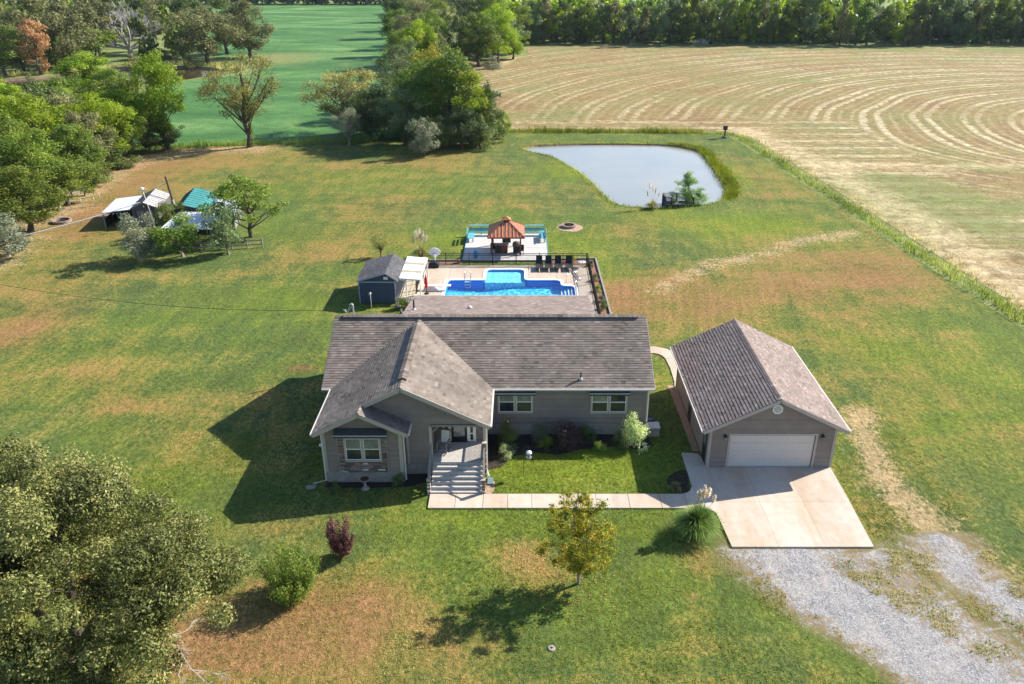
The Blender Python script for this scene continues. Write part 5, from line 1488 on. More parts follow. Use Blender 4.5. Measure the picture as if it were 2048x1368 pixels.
# things in the gazebo
bar = empty('bar_cabinet', (-1.75, 76.8, 0.16), 0, 'brown wooden bar cabinet under the gazebo roof', 'cabinet')
one_box('body', (-1.0, 0, 0, 0.25, 0.5, 0.85), M['brownwood'], bar); one_box('counter', (-1.1, -0.05, 0.85, 0.35, 0.55, 0.9), M['tan'], bar)
one_box('door', (-0.9, -0.02, 0.1, -0.4, 0.0, 0.8), M['darkwood'], bar)
tv = empty('hanging_screen', (-1.6, 76.5, 1.35), 0, 'dark blue grey screen hanging at the front of the gazebo', 'screen')
one_box('frame', (-0.42, 0, 0, 0.42, 0.06, 0.62), M['navy'], tv); one_box('display', (-0.36, -0.01, 0.06, 0.36, 0.0, 0.56), M['dark'], tv)
tubes('bracket', [[(0, 0.03, 0.6), (0, 0.03, 0.78)]], 0.02, M['dark'], tv)
gr = empty('covered_grill', (-0.6, 76.9, 0.16), 0, 'barbecue grill with rounded grey hood inside the gazebo', 'grill')
one_box('cart', (-0.35, -0.25, 0.1, 0.35, 0.25, 0.75), M['dark'], gr)
m = MB(); m.lathe([(0.42, 0.75), (0.42, 0.95), (0.34, 1.12), (0.12, 1.2)], (0, 0, 0), 12); m.build('hood', M['wicker'], gr)
for sx in (-.3, .3): m = MB(); m.lathe([(.06, 0), (.06, .05)], (sx, 0, 0.03), 8); m.build('wheel', M['dark'], gr)
for (x, y, lb) in ((-3.0, 76.9, 'dark patio chair at the left gazebo post'), (-0.1, 76.4, 'dark patio chair beside the right gazebo post')):
    t = empty('patio_chair', (x, y, 0.16), 0, lb, 'chair')
    one_box('seat', (-.25, -.25, .42, .25, .25, .46), M['dark'], t); one_box('backrest', (-.25, .21, .46, .25, .25, .95), M['dark'], t)
    for sx in (-.22, .18):
        for sy in (-.22, .18): one_box('leg', (sx, sy, 0, sx + .04, sy + .04, .42), M['dark'], t)
kite = empty('round_float', (-4.65, 75.3, 0.16), 0, 'bright blue round float leaning behind the pool fence', 'float')
m = MB(); m.lathe([(0.1, 0.0), (0.22, 0.25), (0.24, 0.5), (0.1, 0.8)], (0, 0, 0.02), 10); m.build('disc', M['blue'], kite)

# ------------------------------------------------------------------ navy shed with pergola
sh = empty('navy_shed', (0, 0, 0), 0, 'navy blue garden shed with grey shingle roof left of the pool', 'shed')
SX0, SX1, SY0, SY1 = -14.1, -10.95, 64.1, 68.9
SE, SR = 2.12, 2.80; SXM = -11.72
def local_siding_v(name, x0, x1, y, z0, ztop, mat, parent, w=0.2):
    x = x0
    while x < x1 - 0.01:
        xe = min(x + w, x1)
        mm = MB()
        mm.hexa([(x + .006, y - .02, z0), (xe - .006, y - .02, z0), (xe - .006, y, z0), (x + .006, y, z0), (x + .006, y - .02, ztop(x)), (xe - .006, y - .02, ztop(xe)), (xe - .006, y, ztop(xe)), (x + .006, y, ztop(x))])
        mm.t = [RR.uniform(.2, .8)] * 6
        mm.build('board', mat, parent)
        x = xe
zt_ = lambda x: SE - 0.05 + (SR - SE) * ((x - SX0) / (SXM - SX0) if x < SXM else (SX1 - x) / (SX1 - SXM))
m = MB()
m.face([(SX0, SY0, .1), (SX1, SY0, .1), (SX1, SY0, SE - .05), (SXM, SY0, SR - .05), (SX0, SY0, SE - .05)])
m.face([(SX1, SY0, .1), (SX1, SY1, .1), (SX1, SY1, SE - .05), (SX1, SY0, SE - .05)])
m.face([(SX0, SY1, .1), (SX0, SY0, .1), (SX0, SY0, SE - .05), (SX0, SY1, SE - .05)])
m.face([(SX1, SY1, .1), (SX0, SY1, .1), (SX0, SY1, SE - .05), (SXM, SY1, SR - .05), (SX1, SY1, SE - .05)])
m.box(SX0 + .1, SY0 + .1, -.02, SX1 - .1, SY1 - .1, .1)
wl = m.build('wall', M['navy'], sh)
local_siding_v('board', SX0 + .08, SX1 - .08, SY0 - .002, .1, zt_, M['navy'], wl)
for x in (SX0 - .02, SX1 - .06): one_box('corner_trim', (x, SY0 - .04, .05, x + .08, SY0, SE - .02), M['navy_trim'], sh)
one_box('gable_trim', (SX0 + .06, SY0 - .045, SE - .16, SX1 - .06, SY0 - .022, SE - .07), M['navy_trim'], sh)
one_box('gable_vent', (SXM - .18, SY0 - .06, SE + .12, SXM + .18, SY0 - .02, SE + .36), M['cream'], sh)
w1_, w2_ = SXM - SX0 + .12, SX1 + .25 - SXM
sr = (SR + .03 - SE) / w1_; ssl = math.sqrt(1 + sr * sr); sr2 = (SR + .03 - SE) / w2_; ssl2 = math.sqrt(1 + sr2 * sr2)
ro = roof_deck('roof', [(SX0 - .12, SY0 - .15, SE), (SXM, SY0 - .15, SR + .03), (SXM, SY1 + .15, SR + .03), (SX0 - .12, SY1 + .15, SE)], .08, M['navy_trim'], sh)
roof_deck('roof_plane', [(SXM, SY0 - .15, SR + .03), (SX1 + .25, SY0 - .15, SE), (SX1 + .25, SY1 + .15, SE), (SXM, SY1 + .15, SR + .03)], .08, M['navy_trim'], ro)
shingles('shingles', M['roof_grey'], ro, lambda s, t: Vector((SX0 - .12 + s / ssl, -t, SE + sr * s / ssl)), w1_ * ssl, const(-SY1 - .15), const(-SY0 + .15), nrm=(-sr, 0, 1), seed=31)
shingles('shingles', M['roof_grey'], ro, lambda s, t: Vector((SX1 + .25 - s / ssl2, t, SE + sr2 * s / ssl2)), w2_ * ssl2, const(SY0 - .15), const(SY1 + .15), nrm=(sr2, 0, 1), seed=32)
pg = empty('pergola', (0, 0, 0), 0, 'white lean-to pergola roof joined to the navy shed', 'pergola')
PGX0, PGX1, PGY0, PGY1 = SX1 + .3, -8.75, 64.6, 70.0
zz0, zz1 = 2.14, 2.0
kinds = ['w', 'w', 't', 'w', 'w', 't', 'w', 'w']
ys = PGY0
for k, kd in enumerate(kinds):
    hgt = 0.76 if kd == 'w' else 0.52
    m = MB(); e = 0.02
    m.hexa([(PGX0, ys + e, zz0), (PGX1, ys + e, zz1), (PGX1, ys + hgt - e, zz1), (PGX0, ys + hgt - e, zz0), (PGX0, ys + e, zz0 + .03), (PGX1, ys + e, zz1 + .03), (PGX1, ys + hgt - e, zz1 + .03), (PGX0, ys + hgt - e, zz0 + .03)])
    m.build('roof_panel', M['white_roof'] if kd == 'w' else M['tan'], pg)
    ys += hgt
for y in (PGY0 + .1, (PGY0 + ys) / 2, ys - .1):
    for x in (PGX1 - .12, PGX0 + .55 if y < PGY0 + 1 else PGX1 - .12):
        one_box('post', (x - .05, y - .05, 0, x + .05, y + .05, 2.04), M['white'], pg)
        if x == PGX1 - .12 and y > PGY0 + 1: break
for x in (PGX0 + .05, PGX1 - .12): one_box('beam', (x - .04, PGY0, 1.96, x + .04, ys, 2.04), M['white'], pg)
one_box('beam', (PGX0, PGY0 + .05, 1.94, PGX1, PGY0 + .13, 2.03), M['white'], pg)
fl_ = empty('pergola_floor', (0, 0, 0), 0, 'cream plank floor under the white pergola', 'floor')
for i in range(13):
    one_box('plank', (SX1 + .05 + i * .17, 63.2, 0.01, SX1 + .205 + i * .17, ys, .07), M['creamboard'], fl_, RR.random())
pf_ = empty('picket_fence', (0, 0, 0), 0, 'cream board fence in front of the pergola', 'fence')
for i in range(15):
    one_box('picket', (-10.85 + i * .14, 63.05, .03, -10.74 + i * .14, 63.08, 1.0 + .05 * (i % 2)), M['creamboard'], pf_, RR.random())
one_box('rail', (-10.9, 63.09, .3, -8.7, 63.13, .38), M['creamboard'], pf_); one_box('rail', (-10.9, 63.09, .75, -8.7, 63.13, .83), M['creamboard'], pf_)
# yard lamp and small posts behind the house
lp = empty('yard_lamp', (-12.7, 61.9, 0), 0, 'thin yard lamp pole with white head in front of the navy shed', 'lamp')
tubes('pole', [[(0, 0, 0), (0, 0, 1.75), (-.08, 0, 1.85), (-.15, -.05, 1.7)]], .025, M['gutter'], lp)
m = MB(); m.lathe([(.02, 0), (.08, .05), (.07, .18), (.02, .22)], (0, 0, 1.72), 8); m.build('lamp_head', M['white'], lp)
b_ = empty('marker_post', (-10.7, 59.9, 0), 0, 'short black post at the left rear corner of the house', 'post')
one_box('shaft', (-.06, -.06, 0, .06, .06, .7), M['dark'], b_); one_box('cap', (-.08, -.08, .7, .08, .08, .76), M['dark'], b_)
fr_ = empty('covered_fryer', (-9.9, 60.0, 0), 0, 'grey covered cooker beside the rear porch corner', 'cooker')
m = MB(); m.lathe([(.3, 0), (.33, .4), (.25, .8), (.08, 1.0)], (0, 0, 0), 10); m.build('cover', M['dark'], fr_); m = MB(); m.lathe([(.08, 1.0), (.06, 1.25)], (0, 0, 0), 8); m.build('chimney', M['chrome'], fr_)

# ------------------------------------------------------------------ service cables
def cable(a, b, sag, r, mat, label, n=24, dash=False):
    a = Vector(a); b = Vector(b)
    pts = [a.lerp(b, i / n) - Vector((0, 0, sag * 4 * (i / n) * (1 - i / n))) for i in range(n + 1)]
    m = MB(); m.tube(pts, r, 5)
    return tag(m.build('service_cable', mat), label, 'cable')
cable((-12.6, 51.6, 4.8), HZ(-120, 545, 56.0), 1.0, 0.011, M['black_metal'], 'thin black overhead cable from the house mast to the left')

# ------------------------------------------------------------------ the group of old sheds at left
A10 = math.radians(10)
og = empty('grey_shed', (-43.3, 86.15, 0), A10, 'old grey shed with pale ribbed metal gable roof', 'shed')
w_, d_, e_, r_ = 2.75, 5.7, 2.05, 2.68
m = MB()
m.face([(0, 0, 0), (w_, 0, 0), (w_, 0, e_), (w_ / 2, 0, r_), (0, 0, e_)]); m.face([(w_, 0, 0), (w_, d_, 0), (w_, d_, e_), (w_, 0, e_)])
m.face([(0, d_, 0), (0, 0, 0), (0, 0, e_), (0, d_, e_)]); m.face([(w_, d_, 0), (0, d_, 0), (0, d_, e_), (w_ / 2, d_, r_), (w_, d_, e_)])
owl = m.build('wall', M['shed_grey'], og)
for i in range(10):
    z0 = .05 + i * .2
    one_box('board', (.02, -.02, z0, w_ - .02, -.001, z0 + .18), M['shed_grey'], owl, RR.random())
for k in range(2):
    dd = one_box('door_leaf', (.5 + k * .88, -.06, .08, 1.35 + k * .88, -.025, 1.78), M['shed_grey_light'], og)
    for q in range(7): one_box('door_board', (.52 + k * .88, -.075, .1 + q * .24, 1.33 + k * .88, -.061, .31 + q * .24), M['shed_grey_light'], dd, RR.random())
for x in (.42, 1.36, 2.25): one_box('door_frame', (x - .04, -.08, .05, x + .04, -.02, 1.85), M['dark'], og)
m = MB(); m.lathe([(.04, 0), (.08, .04), (.07, .16)], (w_ / 2, -.15, 2.2), 8); m.build('lamp', M['white'], og)
def ribbed(parent, a, b, c, d, n, mat, ribmat, name='roof'):
    """roof plane a-b eave, d-c ridge, ribs run up the slope"""
    a, b, c, d = map(Vector, (a, b, c, d))
    lo = Vector((0, 0, .05))
    m = MB(); m.face([a, b, c, d]); m.face([d - lo, c - lo, b - lo, a - lo])
    for p, q in ((a, b), (b, c), (c, d), (d, a)): m.face([q, p, p - lo, q - lo])
    o = m.build(name, mat, parent)
    for i in range(n + 1):
        p = a.lerp(b, i / n); q = d.lerp(c, i / n); up = Vector((0, 0, .02))
        mm = MB(); mm.beam(p + up, q + up, .06, .05); mm.build('rib', ribmat, o)
    return o
ribbed(og, (w_ + .15, -.15, e_ - .05), (w_ + .15, d_ + .15, e_ - .05), (w_ / 2, d_ + .15, r_ + .03), (w_ / 2, -.15, r_ + .03), 10, M['grey_roof'], M['grey_roof'])
ribbed(og, (-.1, d_ + .15, e_), (-.1, -.15, e_), (w_ / 2, -.15, r_ + .03), (w_ / 2, d_ + .15, r_ + .03), 10, M['grey_roof'], M['pipe'])
lt = empty('lean_to', (-43.3, 86.15, 0), A10, 'open lean-to with flat white metal roof beside the grey shed', 'lean-to')
ribbed(lt, (-3.1, d_ - .1, 1.78), (-3.1, -.2, 1.78), (-.05, -.2, 2.02), (-.05, d_ - .1, 2.02), 5, M['white_roof'], M['white_roof'])
for x, y in ((-3.0, -.05), (-3.0, 2.8), (-3.0, 5.3), (-1.5, 5.3)): one_box('post', (x - .06, y - .06, 0, x + .06, y + .06, 1.75), M['greywood'], lt)
one_box('back_wall', (-3.0, 5.35, 0, -.05, 5.4, 1.75), M['darkwood'], lt); one_box('side_wall', (-3.03, .2, 0, -2.98, 5.3, 1.0), M['darkwood'], lt)
one_box('beam', (-3.1, -.15, 1.62, -.05, -.09, 1.74), M['darkwood'], lt)
for i in range(7): one_box('rafter_end', (-2.7 + i * .38, -.24, 1.60, -2.6 + i * .38, -.16, 1.68), M['white'], lt)
one_box('stored_crate', (-2.4, 2.5, 0, -1.2, 4.5, 1.0), M['dark'], lt)
ts = empty('teal_roofed_shed', (-38.05, 84.3, 0), A10, 'shed with dark teal metal barn roof between the trees', 'shed')
w2, d2, e2, r2 = 3.75, 7.0, 2.2, 2.95
m = MB()
m.face([(0, 0, 0), (w2, 0, 0), (w2, 0, e2), (w2 * .32, 0, r2), (0, 0, e2)]); m.face([(w2, 0, 0), (w2, d2, 0), (w2, d2, e2), (w2, 0, e2)])
m.face([(0, d2, 0), (0, 0, 0), (0, 0, e2), (0, d2, e2)]); m.face([(w2, d2, 0), (0, d2, 0), (0, d2, e2), (w2 * .32, d2, r2), (w2, d2, e2)])
m.build('wall', M['shed_grey'], ts)
M['teal_roof2'] = mat_plain('teal ribs', (0.09, 0.30, 0.28), .4)
ribbed(ts, (w2 + .1, -.15, e2 - .25), (w2 + .1, d2 + .15, e2 - .25), (w2 * .72, d2 + .15, e2 + .35), (w2 * .72, -.15, e2 + .35), 9, M['teal_roof'], M['teal_roof2'])
ribbed(ts, (w2 * .72, -.15, e2 + .35), (w2 * .72, d2 + .15, e2 + .35), (w2 * .32, d2 + .15, r2 + .03), (w2 * .32, -.15, r2 + .03), 9, M['teal_roof'], M['teal_roof2'])
ribbed(ts, (-.1, d2 + .15, e2 - .1), (-.1, -.15, e2 - .1), (w2 * .32, -.15, r2 + .03), (w2 * .32, d2 + .15, r2 + .03), 9, M['teal_roof'], M['pipe'])
tn = empty('tin_canopy', (-37.0, 78.6, 0), 0, 'low tin canopy on posts in front of the teal roofed shed', 'canopy')
ribbed(tn, (0, 0, 2.1), (5.2, 0, 2.1), (5.2, 5.5, 2.3), (0, 5.5, 2.3), 9, M['tin'], M['tin'])
for x in (.1, 2.6, 5.1): one_box('post', (x - .05, .1, 0, x + .05, .2, 2.05), M['greywood'], tn)
for x in (.1, 2.6, 5.1): one_box('post', (x - .05, 5.2, 0, x + .05, 5.3, 2.25), M['greywood'], tn)
tn2 = empty('tin_lean_to', (-34.0, 84.0, 0), A10, 'tin lean-to roof sloping down on the right of the teal roofed shed', 'lean-to')
ribbed(tn2, (2.6, 0, 1.75), (2.6, 6.0, 1.75), (0.05, 6.0, 2.1), (0.05, 0, 2.1), 9, M['tin'], M['tin'])
for y in (.1, 3, 5.8): one_box('post', (2.45, y, 0, 2.55, y + .1, 1.72), M['greywood'], tn2)
one_box('side_wall', (2.4, .2, 0, 2.44, 5.8, 1.3), M['shed_grey_light'], tn2)
yf = empty('yard_fence', (0, 0, 0), 0, 'low grey board fence in front of the tin canopy', 'fence')
for i in range(6): one_box('post', (-34.5 + i * 1.5, 77.75 + i * .25, 0, -34.4 + i * 1.5, 77.85 + i * .25, 1.0), M['greywood'], yf)
for z in (.35, .8): m = MB(); m.beam((-34.5, 77.8, z), (-26.9, 79.05, z), .04, .12); m.build('rail', M['greywood'], yf)
# antenna mast and tilted utility pole by the grey shed
an = empty('antenna_mast', (-41.2, 85.6, 0), 0, 'thin mast with a small white antenna by the grey shed', 'mast')
tubes('pole', [[(0.6, -.3, 0), (-.25, .2, 4.3)]], .035, M['gutter'], an)
m = MB()
for k in range(5): m.tube([(-.6 + .05 * k, .1, 4.2 + .07 * k), (.15 - .03 * k, .3, 4.25 + .06 * k)], .02, 4)
m.lathe([(.02, 0), (.2, .05), (.12, .22)], (-.25, .2, 4.3), 8); m.build('antenna', M['white'], an)
up = empty('utility_pole', (-40.3, 90.3, 0), 0, 'dark leaning utility pole between the two sheds', 'pole')
m = MB(); m.tube([(.1, 0, 0), (-.45, .1, 4.6)], [.13, .10], 8); m.build('pole', M['darkwood'], up)
m = MB(); m.beam((-1.6, .1, 3.5), (-.4, .1, 4.0), .05, .06); m.build('arm', M['white'], up)
m = MB(); m.box(-.25, -.15, 1.2, .05, .1, 1.9); m.build('meter_box', M['grey_roof'], up)
cable((-42.2, 86.2, 2.75), HZ(-160, 512, 76.0), 0.5, 0.055, M['cable'], 'thick pale cable running from the grey shed to the left')

# ------------------------------------------------------------------ things dotted over the lawn
def ring_pit(x, y, r, label, n=14):
    t = empty('fire_pit', (x, y, 0), 0, label, 'fire pit')
    m = MB(); m.lathe([(r * 1.0, 0.0), (r * 0.95, .03)], (0, 0, 0.0), 18); m.build('ash', M['ash'], t)
    for lv in range(2):
        for k in range(n):
            a0 = 2 * PI * (k + .5 * lv) / n; a1 = 2 * PI * (k + .94 + .5 * lv) / n
            m = MB(); z0 = .0 + lv * .15
            m.hexa([(r * math.cos(a0), r * math.sin(a0), z0), ((r + .2) * math.cos(a0), (r + .2) * math.sin(a0), z0), ((r + .2) * math.cos(a1), (r + .2) * math.sin(a1), z0), (r * math.cos(a1), r * math.sin(a1), z0),
                    (r * math.cos(a0), r * math.sin(a0), z0 + .14), ((r + .2) * math.cos(a0), (r + .2) * math.sin(a0), z0 + .14), ((r + .2) * math.cos(a1), (r + .2) * math.sin(a1), z0 + .14), (r * math.cos(a1), r * math.sin(a1), z0 + .14)])
            m.build('block', M['pit'], t)
    for k in range(3):
        m = MB(); a = k * 1.1; m.tube([(-.4 * math.cos(a), -.4 * math.sin(a), .08), (.4 * math.cos(a), .4 * math.sin(a), .2)], .06, 6); m.build('log', M['ash'], t)
ring_pit(*G(1137, 454), .62, 'round block fire pit on a sandy circle behind the gazebo')
c = G(1140, 455)
sheet('sandy_circle', [(c[0] + 1.45 * math.cos(k * PI / 9) * (1 + .08 * math.sin(3 * k)), c[1] + 1.5 * math.sin(k * PI / 9) * (1 + .08 * math.cos(5 * k))) for k in range(18)], [], .012, M['sand'], label='bare sandy circle round the fire pit')
ring_pit(*G(124, 444), .85, 'block fire ring near the edge of the left wood')

# pond deck
pd = empty('pond_platform', (*G(1357, 411), 0), 0, 'dark wooden viewing platform on the pond edge', 'platform')
one_box('floor_frame', (-1.75, -.4, .02, 1.75, 1.6, .16), M['darkwood'], pd)
for i in range(12): one_box('board', (-1.7 + i * .285, -.4, .161, -1.43 + i * .285, 1.6, .19), M['greywood'], pd, RR.random())
for (x, y) in ((-1.7, -.35), (-1.7, .6), (-1.7, 1.55), (0, 1.55), (1.7, 1.55), (1.7, .6), (1.7, -.35), (-.95, -.35)): one_box('post', (x - .07, y - .07, -.3, x + .07, y + .07, 1.1), M['darkwood'], pd)
for (a, b) in (((-1.7, -.35), (-1.7, 1.55)), ((-1.7, 1.55), (1.7, 1.55)), ((1.7, 1.55), (1.7, -.35)), ((-1.7, -.35), (-.95, -.35))):
    m = MB(); m.beam((a[0], a[1], 1.12), (b[0], b[1], 1.12), .16, .05); m.build('top_rail', M['greywood'], pd)
    m = MB(); m.beam((a[0], a[1], .35), (b[0], b[1], .35), .05, .08); m.build('lower_rail', M['darkwood'], pd)
    L_ = math.hypot(b[0] - a[0], b[1] - a[1]); n = int(L_ / .14)
    for k in range(1, n):
        x = a[0] + (b[0] - a[0]) * k / n; y = a[1] + (b[1] - a[1]) * k / n
        one_box('baluster', (x - .02, y - .02, .35, x + .02, y + .02, 1.1), M['darkwood'], pd)
# wooden bird house post by the field
bp_ = empty('nesting_box_post', (*G(1449, 276), 0), 0, 'brown post with a nesting box at the far lawn corner', 'nesting box')
one_box('post', (-.1, -.1, 0, .1, .1, 1.5), M['darkwood'], bp_)
m = MB(); m.box(-.35, -.25, 1.35, .3, .25, 1.95); m.build('box', M['darkwood'], bp_); m = MB(); m.box(-.42, -.3, 1.95, .36, .3, 2.02); m.build('lid', M['brownwood'], bp_)
m = MB(); m.lathe([(.5, 0), (.4, .25), (.1, .4)], (0, 0, 0), 9); m.build('footing', M['stone_dark'], bp_)
# grey bench and rust-red chairs near the wood, wire pen
bn = empty('park_bench', (*G(157, 392), 0), .3, 'grey slatted park bench under the left wood', 'bench')
for k in range(4): one_box('seat_slat', (-.9, -.3 + k * .14, .45, .9, -.19 + k * .14, .49), M['grey_roof'], bn)
for k in range(4): one_box('back_slat', (-.9, .28 + k * .03, .55 + k * .13, .9, .32 + k * .03, .65 + k * .13), M['grey_roof'], bn)
for sx in (-.8, .72): one_box('leg', (sx, -.3, 0, sx + .08, .3, .45), M['dark'], bn)
def garden_chair(px, py, rz, label):
    t = empty('garden_chair', (*G(px, py), 0), rz, label, 'chair', 'rust red garden chairs by the wood')
    for k in range(4): one_box('seat_slat', (-.3, -.3 + k * .15, .40, .3, -.18 + k * .15, .44), M['rust'], t)
    for k in range(5): one_box('back_slat', (-.3 + k * .125, .28, .44, -.2 + k * .125, .34, 1.1), M['rust'], t)
    for sx in (-.36, .28): one_box('armrest', (sx, -.35, .62, sx + .1, .3, .66), M['rust'], t); one_box('leg', (sx, -.3, 0, sx + .08, -.2, .62), M['rust'], t); one_box('leg', (sx, .25, 0, sx + .08, .33, .62), M['rust'], t)
garden_chair(203, 353, .5, 'rust red garden chair nearer the lawn, partly faded'); garden_chair(212, 347, -.4, 'rust red garden chair standing behind the other at the wood edge')
wp = empty('wire_pen', (*G(92, 432), 0), .1, 'small wire pen with grey posts at the wood edge', 'pen')
for (x, y) in ((0, 0), (1.8, 0.1), (1.8, 2.6), (3.0, 2.9), (4.2, 3.6), (4.2, 5.4), (0, 2.4)): tubes('post', [[(x, y, 0), (x, y, 1.2)]], .035, M['grey_roof'], wp)
for (a, b) in (((0, 0), (1.8, .1)), ((1.8, .1), (1.8, 2.6)), ((1.8, 2.6), (3.0, 2.9)), ((3, 2.9), (4.2, 3.6)), ((0, 0), (0, 2.4))):
    tubes('wire_rail', [[(a[0], a[1], z), (b[0], b[1], z)] for z in (.1, .6, 1.15)], .015, M['pipe'], wp, 4)

# rocking chair on the porch
rc = empty('rocking_chair', (-4.60, 39.35, PZ), math.radians(-14), 'weathered grey rocking chair on the front porch', 'rocking chair')
for k in range(5): one_box('seat_slat', (-.27, -.26 + k * .105, .42 - k * .008, .27, -.17 + k * .105, .445 - k * .008), M['greywood'], rc)
m = MB(); m.hexa([(-.24, .26, .42), (.24, .26, .42), (.24, .29, .42), (-.24, .29, .42), (-.24, .48, 1.12), (.24, .48, 1.12), (.24, .51, 1.12), (-.24, .51, 1.12)]); m.build('backrest', M['cream'], rc)
for sx in (-.28, .28):
    tubes('back_post', [[(sx, .27, .1), (sx, .30, .45), (sx, .52, 1.18)]], .028, M['greywood'], rc); tubes('front_post', [[(sx, -.28, .1), (sx, -.28, .68)]], .028, M['greywood'], rc)
    one_box('armrest', (sx - .05, -.34, .66, sx + .05, .34, .69), M['greywood'], rc)
    tubes('rocker', [[(sx, -.45, .12), (sx, -.2, .04), (sx, .1, .03), (sx, .4, .08), (sx, .6, .17)]], .03, M['greywood'], rc)
m = MB(); m.beam((-.28, .53, 1.16), (.28, .53, 1.16), .04, .12); m.build('top_rail', M['brownwood'], rc)
m = MB(); m.beam((-.28, -.28, .25), (.28, -.28, .25), .03, .04); m.build('stretcher', M['greywood'], rc)
# bird bath
bb = empty('bird_bath', (*G(731, 977), 0), 0, 'grey stone bird bath on the grass before the bay', 'bird bath')
m = MB(); m.lathe([(.24, 0), (.2, .07), (.1, .12), (.07, .3), (.09, .48), (.12, .55)], (0, 0, 0), 14); m.build('pedestal', M['found'], bb)
m = MB(); m.lathe([(.1, .55), (.28, .62), (.34, .70), (.31, .71), (.22, .66), (.02, .64)], (0, 0, 0), 16); m.build('bowl', M['found'], bb)
m = MB(); m.lathe([(.25, .672), (.25, .676)], (0, 0, 0), 14); m.build('water', M['pond2'], bb)
# shepherd hook with hanging feeder
fx, fy = G(1047, 950)
hk = empty('feeder_hook', (fx, fy, 0), 0, 'black shepherd hook stake in the front lawn', 'hook stake')
tubes('stake', [[(0, 0, 0), (.03, .0, 1.5), (.06, 0, 1.85), (.16, 0, 2.0), (.28, 0, 1.93), (.31, 0, 1.78)]], .014, M['black_metal'], hk, 5)
fd = empty('bird_feeder', (fx + .31, fy, 1.2), 0, 'white hanging bird feeder on the front lawn hook', 'bird feeder')
m = MB(); m.lathe([(.04, 0), (.17, .02), (.18, .06), (.06, .08)], (0, 0, 0), 12); m.build('tray', M['chrome'], fd)
m = MB(); m.lathe([(.08, .08), (.10, .22), (.08, .34)], (0, 0, 0), 10); m.build('tube', M['glass_pale'], fd)
m = MB(); m.lathe([(.17, .32), (.15, .40), (.04, .47)], (0, 0, 0), 12); m.build('dome', M['white'], fd)
tubes('hanger', [[(0, 0, .47), (0, 0, .60)]], .008, M['black_metal'], fd, 4)
# heat pump and pad by the house corner
hp = empty('heat_pump', (8.15, 42.95, 0), 0, 'low grey utility box at the right house corner', 'utility box')
one_box('body', (-.32, -.3, .02, .42, .4, .62), M['found'], hp); one_box('lid', (-.35, -.33, .62, .45, .43, .66), M['grey_roof'], hp)
hp2 = empty('round_planter', (8.15, 44.2, 0), 0, 'round dark planter behind the utility box', 'planter')
m = MB(); m.lathe([(.28, 0), (.36, .45), (.34, .47), (.05, .44)], (0, 0, 0), 12); m.build('pot', M['dark'], hp2)
# concrete marker in the front lawn
mk = empty('survey_marker', (*G(1103, 1297), 0), 0, 'small round pale concrete cap in the foreground lawn', 'marker')
m = MB(); m.lathe([(.17, 0), (.17, .03), (.14, .05), (.07, .052)], (0, 0, 0), 14); m.build('cap', M['found'], mk)
m = MB(); m.lathe([(.06, .053), (.055, .06)], (0, 0, 0), 10); m.build('plug', M['dark'], mk)
# hay rolls of brush at the far field edge
for (px, py, w, lb) in ((1213, 84, 30, 'left pile of pale dead brush at the far field edge'), (1262, 86, 20, 'middle pile of pale dead brush at the far field edge'), (1400, 89, 34, 'right pile of pale dead brush at the far field edge')):
    x, y = G(px, py); rb = random.Random(px)
    m = MB()
    for k in range(40):
        a = rb.uniform(-w * .08, w * .08); b = rb.uniform(-.5, .5)
        m.tube([(x + a, y + b, 0), (x + a + rb.uniform(-.6, .6), y + b + rb.uniform(-.5, .5), rb.uniform(.8, 2.0))], .07, 3)
    tag(m.build('brush_pile', M['bark_dead']), lb, 'brush pile')
# ------------------------------------------------------------------ vegetation builders
def unit(a):
    return a / (np.linalg.norm(a, axis=1, keepdims=True) + 1e-9)

def leaf_quads(C, N, S, rng, aspect=0.5):
    n = len(C)
    N = unit(N)
    T = unit(np.cross(N, rng.normal(size=(n, 3))))
    B = np.cross(N, T)
    S = S[:, None]
    bend = N * S * 0.18
    V = np.empty((n, 4, 3))
    V[:, 0] = C - T * S * 0.5
    V[:, 1] = C + B * S * 0.5 * aspect + bend * 0.5
    V[:, 2] = C + T * S * 0.5 + bend * 0.2
    V[:, 3] = C - B * S * 0.5 * aspect + bend * 0.5
    F = np.arange(4 * n).reshape(n, 4)
    return V.reshape(-1, 3), F

def clump_leaves(cen, rad, n_total, size, rng, flat=0.8, up=0.35, rnd=0.7, aspect=0.55, inner=0.5, spread=0.5, tn=0.11):
    cen = np.asarray(cen); rad = np.asarray(rad)
    w = rad ** 2; k = np.maximum(3, (w / w.sum() * n_total).astype(int))
    idx = np.repeat(np.arange(len(cen)), k)
    n = len(idx)
    D = unit(rng.normal(size=(n, 3)))
    rr = inner + (1.05 - inner) * rng.random(n) ** 0.6
    # ragged clump outline: small sprays
    f = 1 + 0.28 * np.sin(D[:, 0] * 5.1 + idx * 1.7) * np.sin(D[:, 1] * 4.3 + idx * 2.9) + 0.18 * np.sin(D[:, 2] * 9 + D[:, 0] * 7 + idx)
    P = cen[idx] + D * (rad[idx] * rr * f)[:, None] * np.array([1, 1, flat])
    N = D + np.array([0, 0, up]) + rng.normal(size=(n, 3)) * rnd
    S = size * rng.uniform(0.6, 1.35, n)
    V, F = leaf_quads(P, N, S, rng, aspect)
    ct = rng.uniform(0.5 - spread / 2, 0.5 + spread / 2, len(cen))
    tint = np.clip(ct[idx] + rng.normal(size=n) * tn + 0.04, 0, 1)
    return V, F, tint

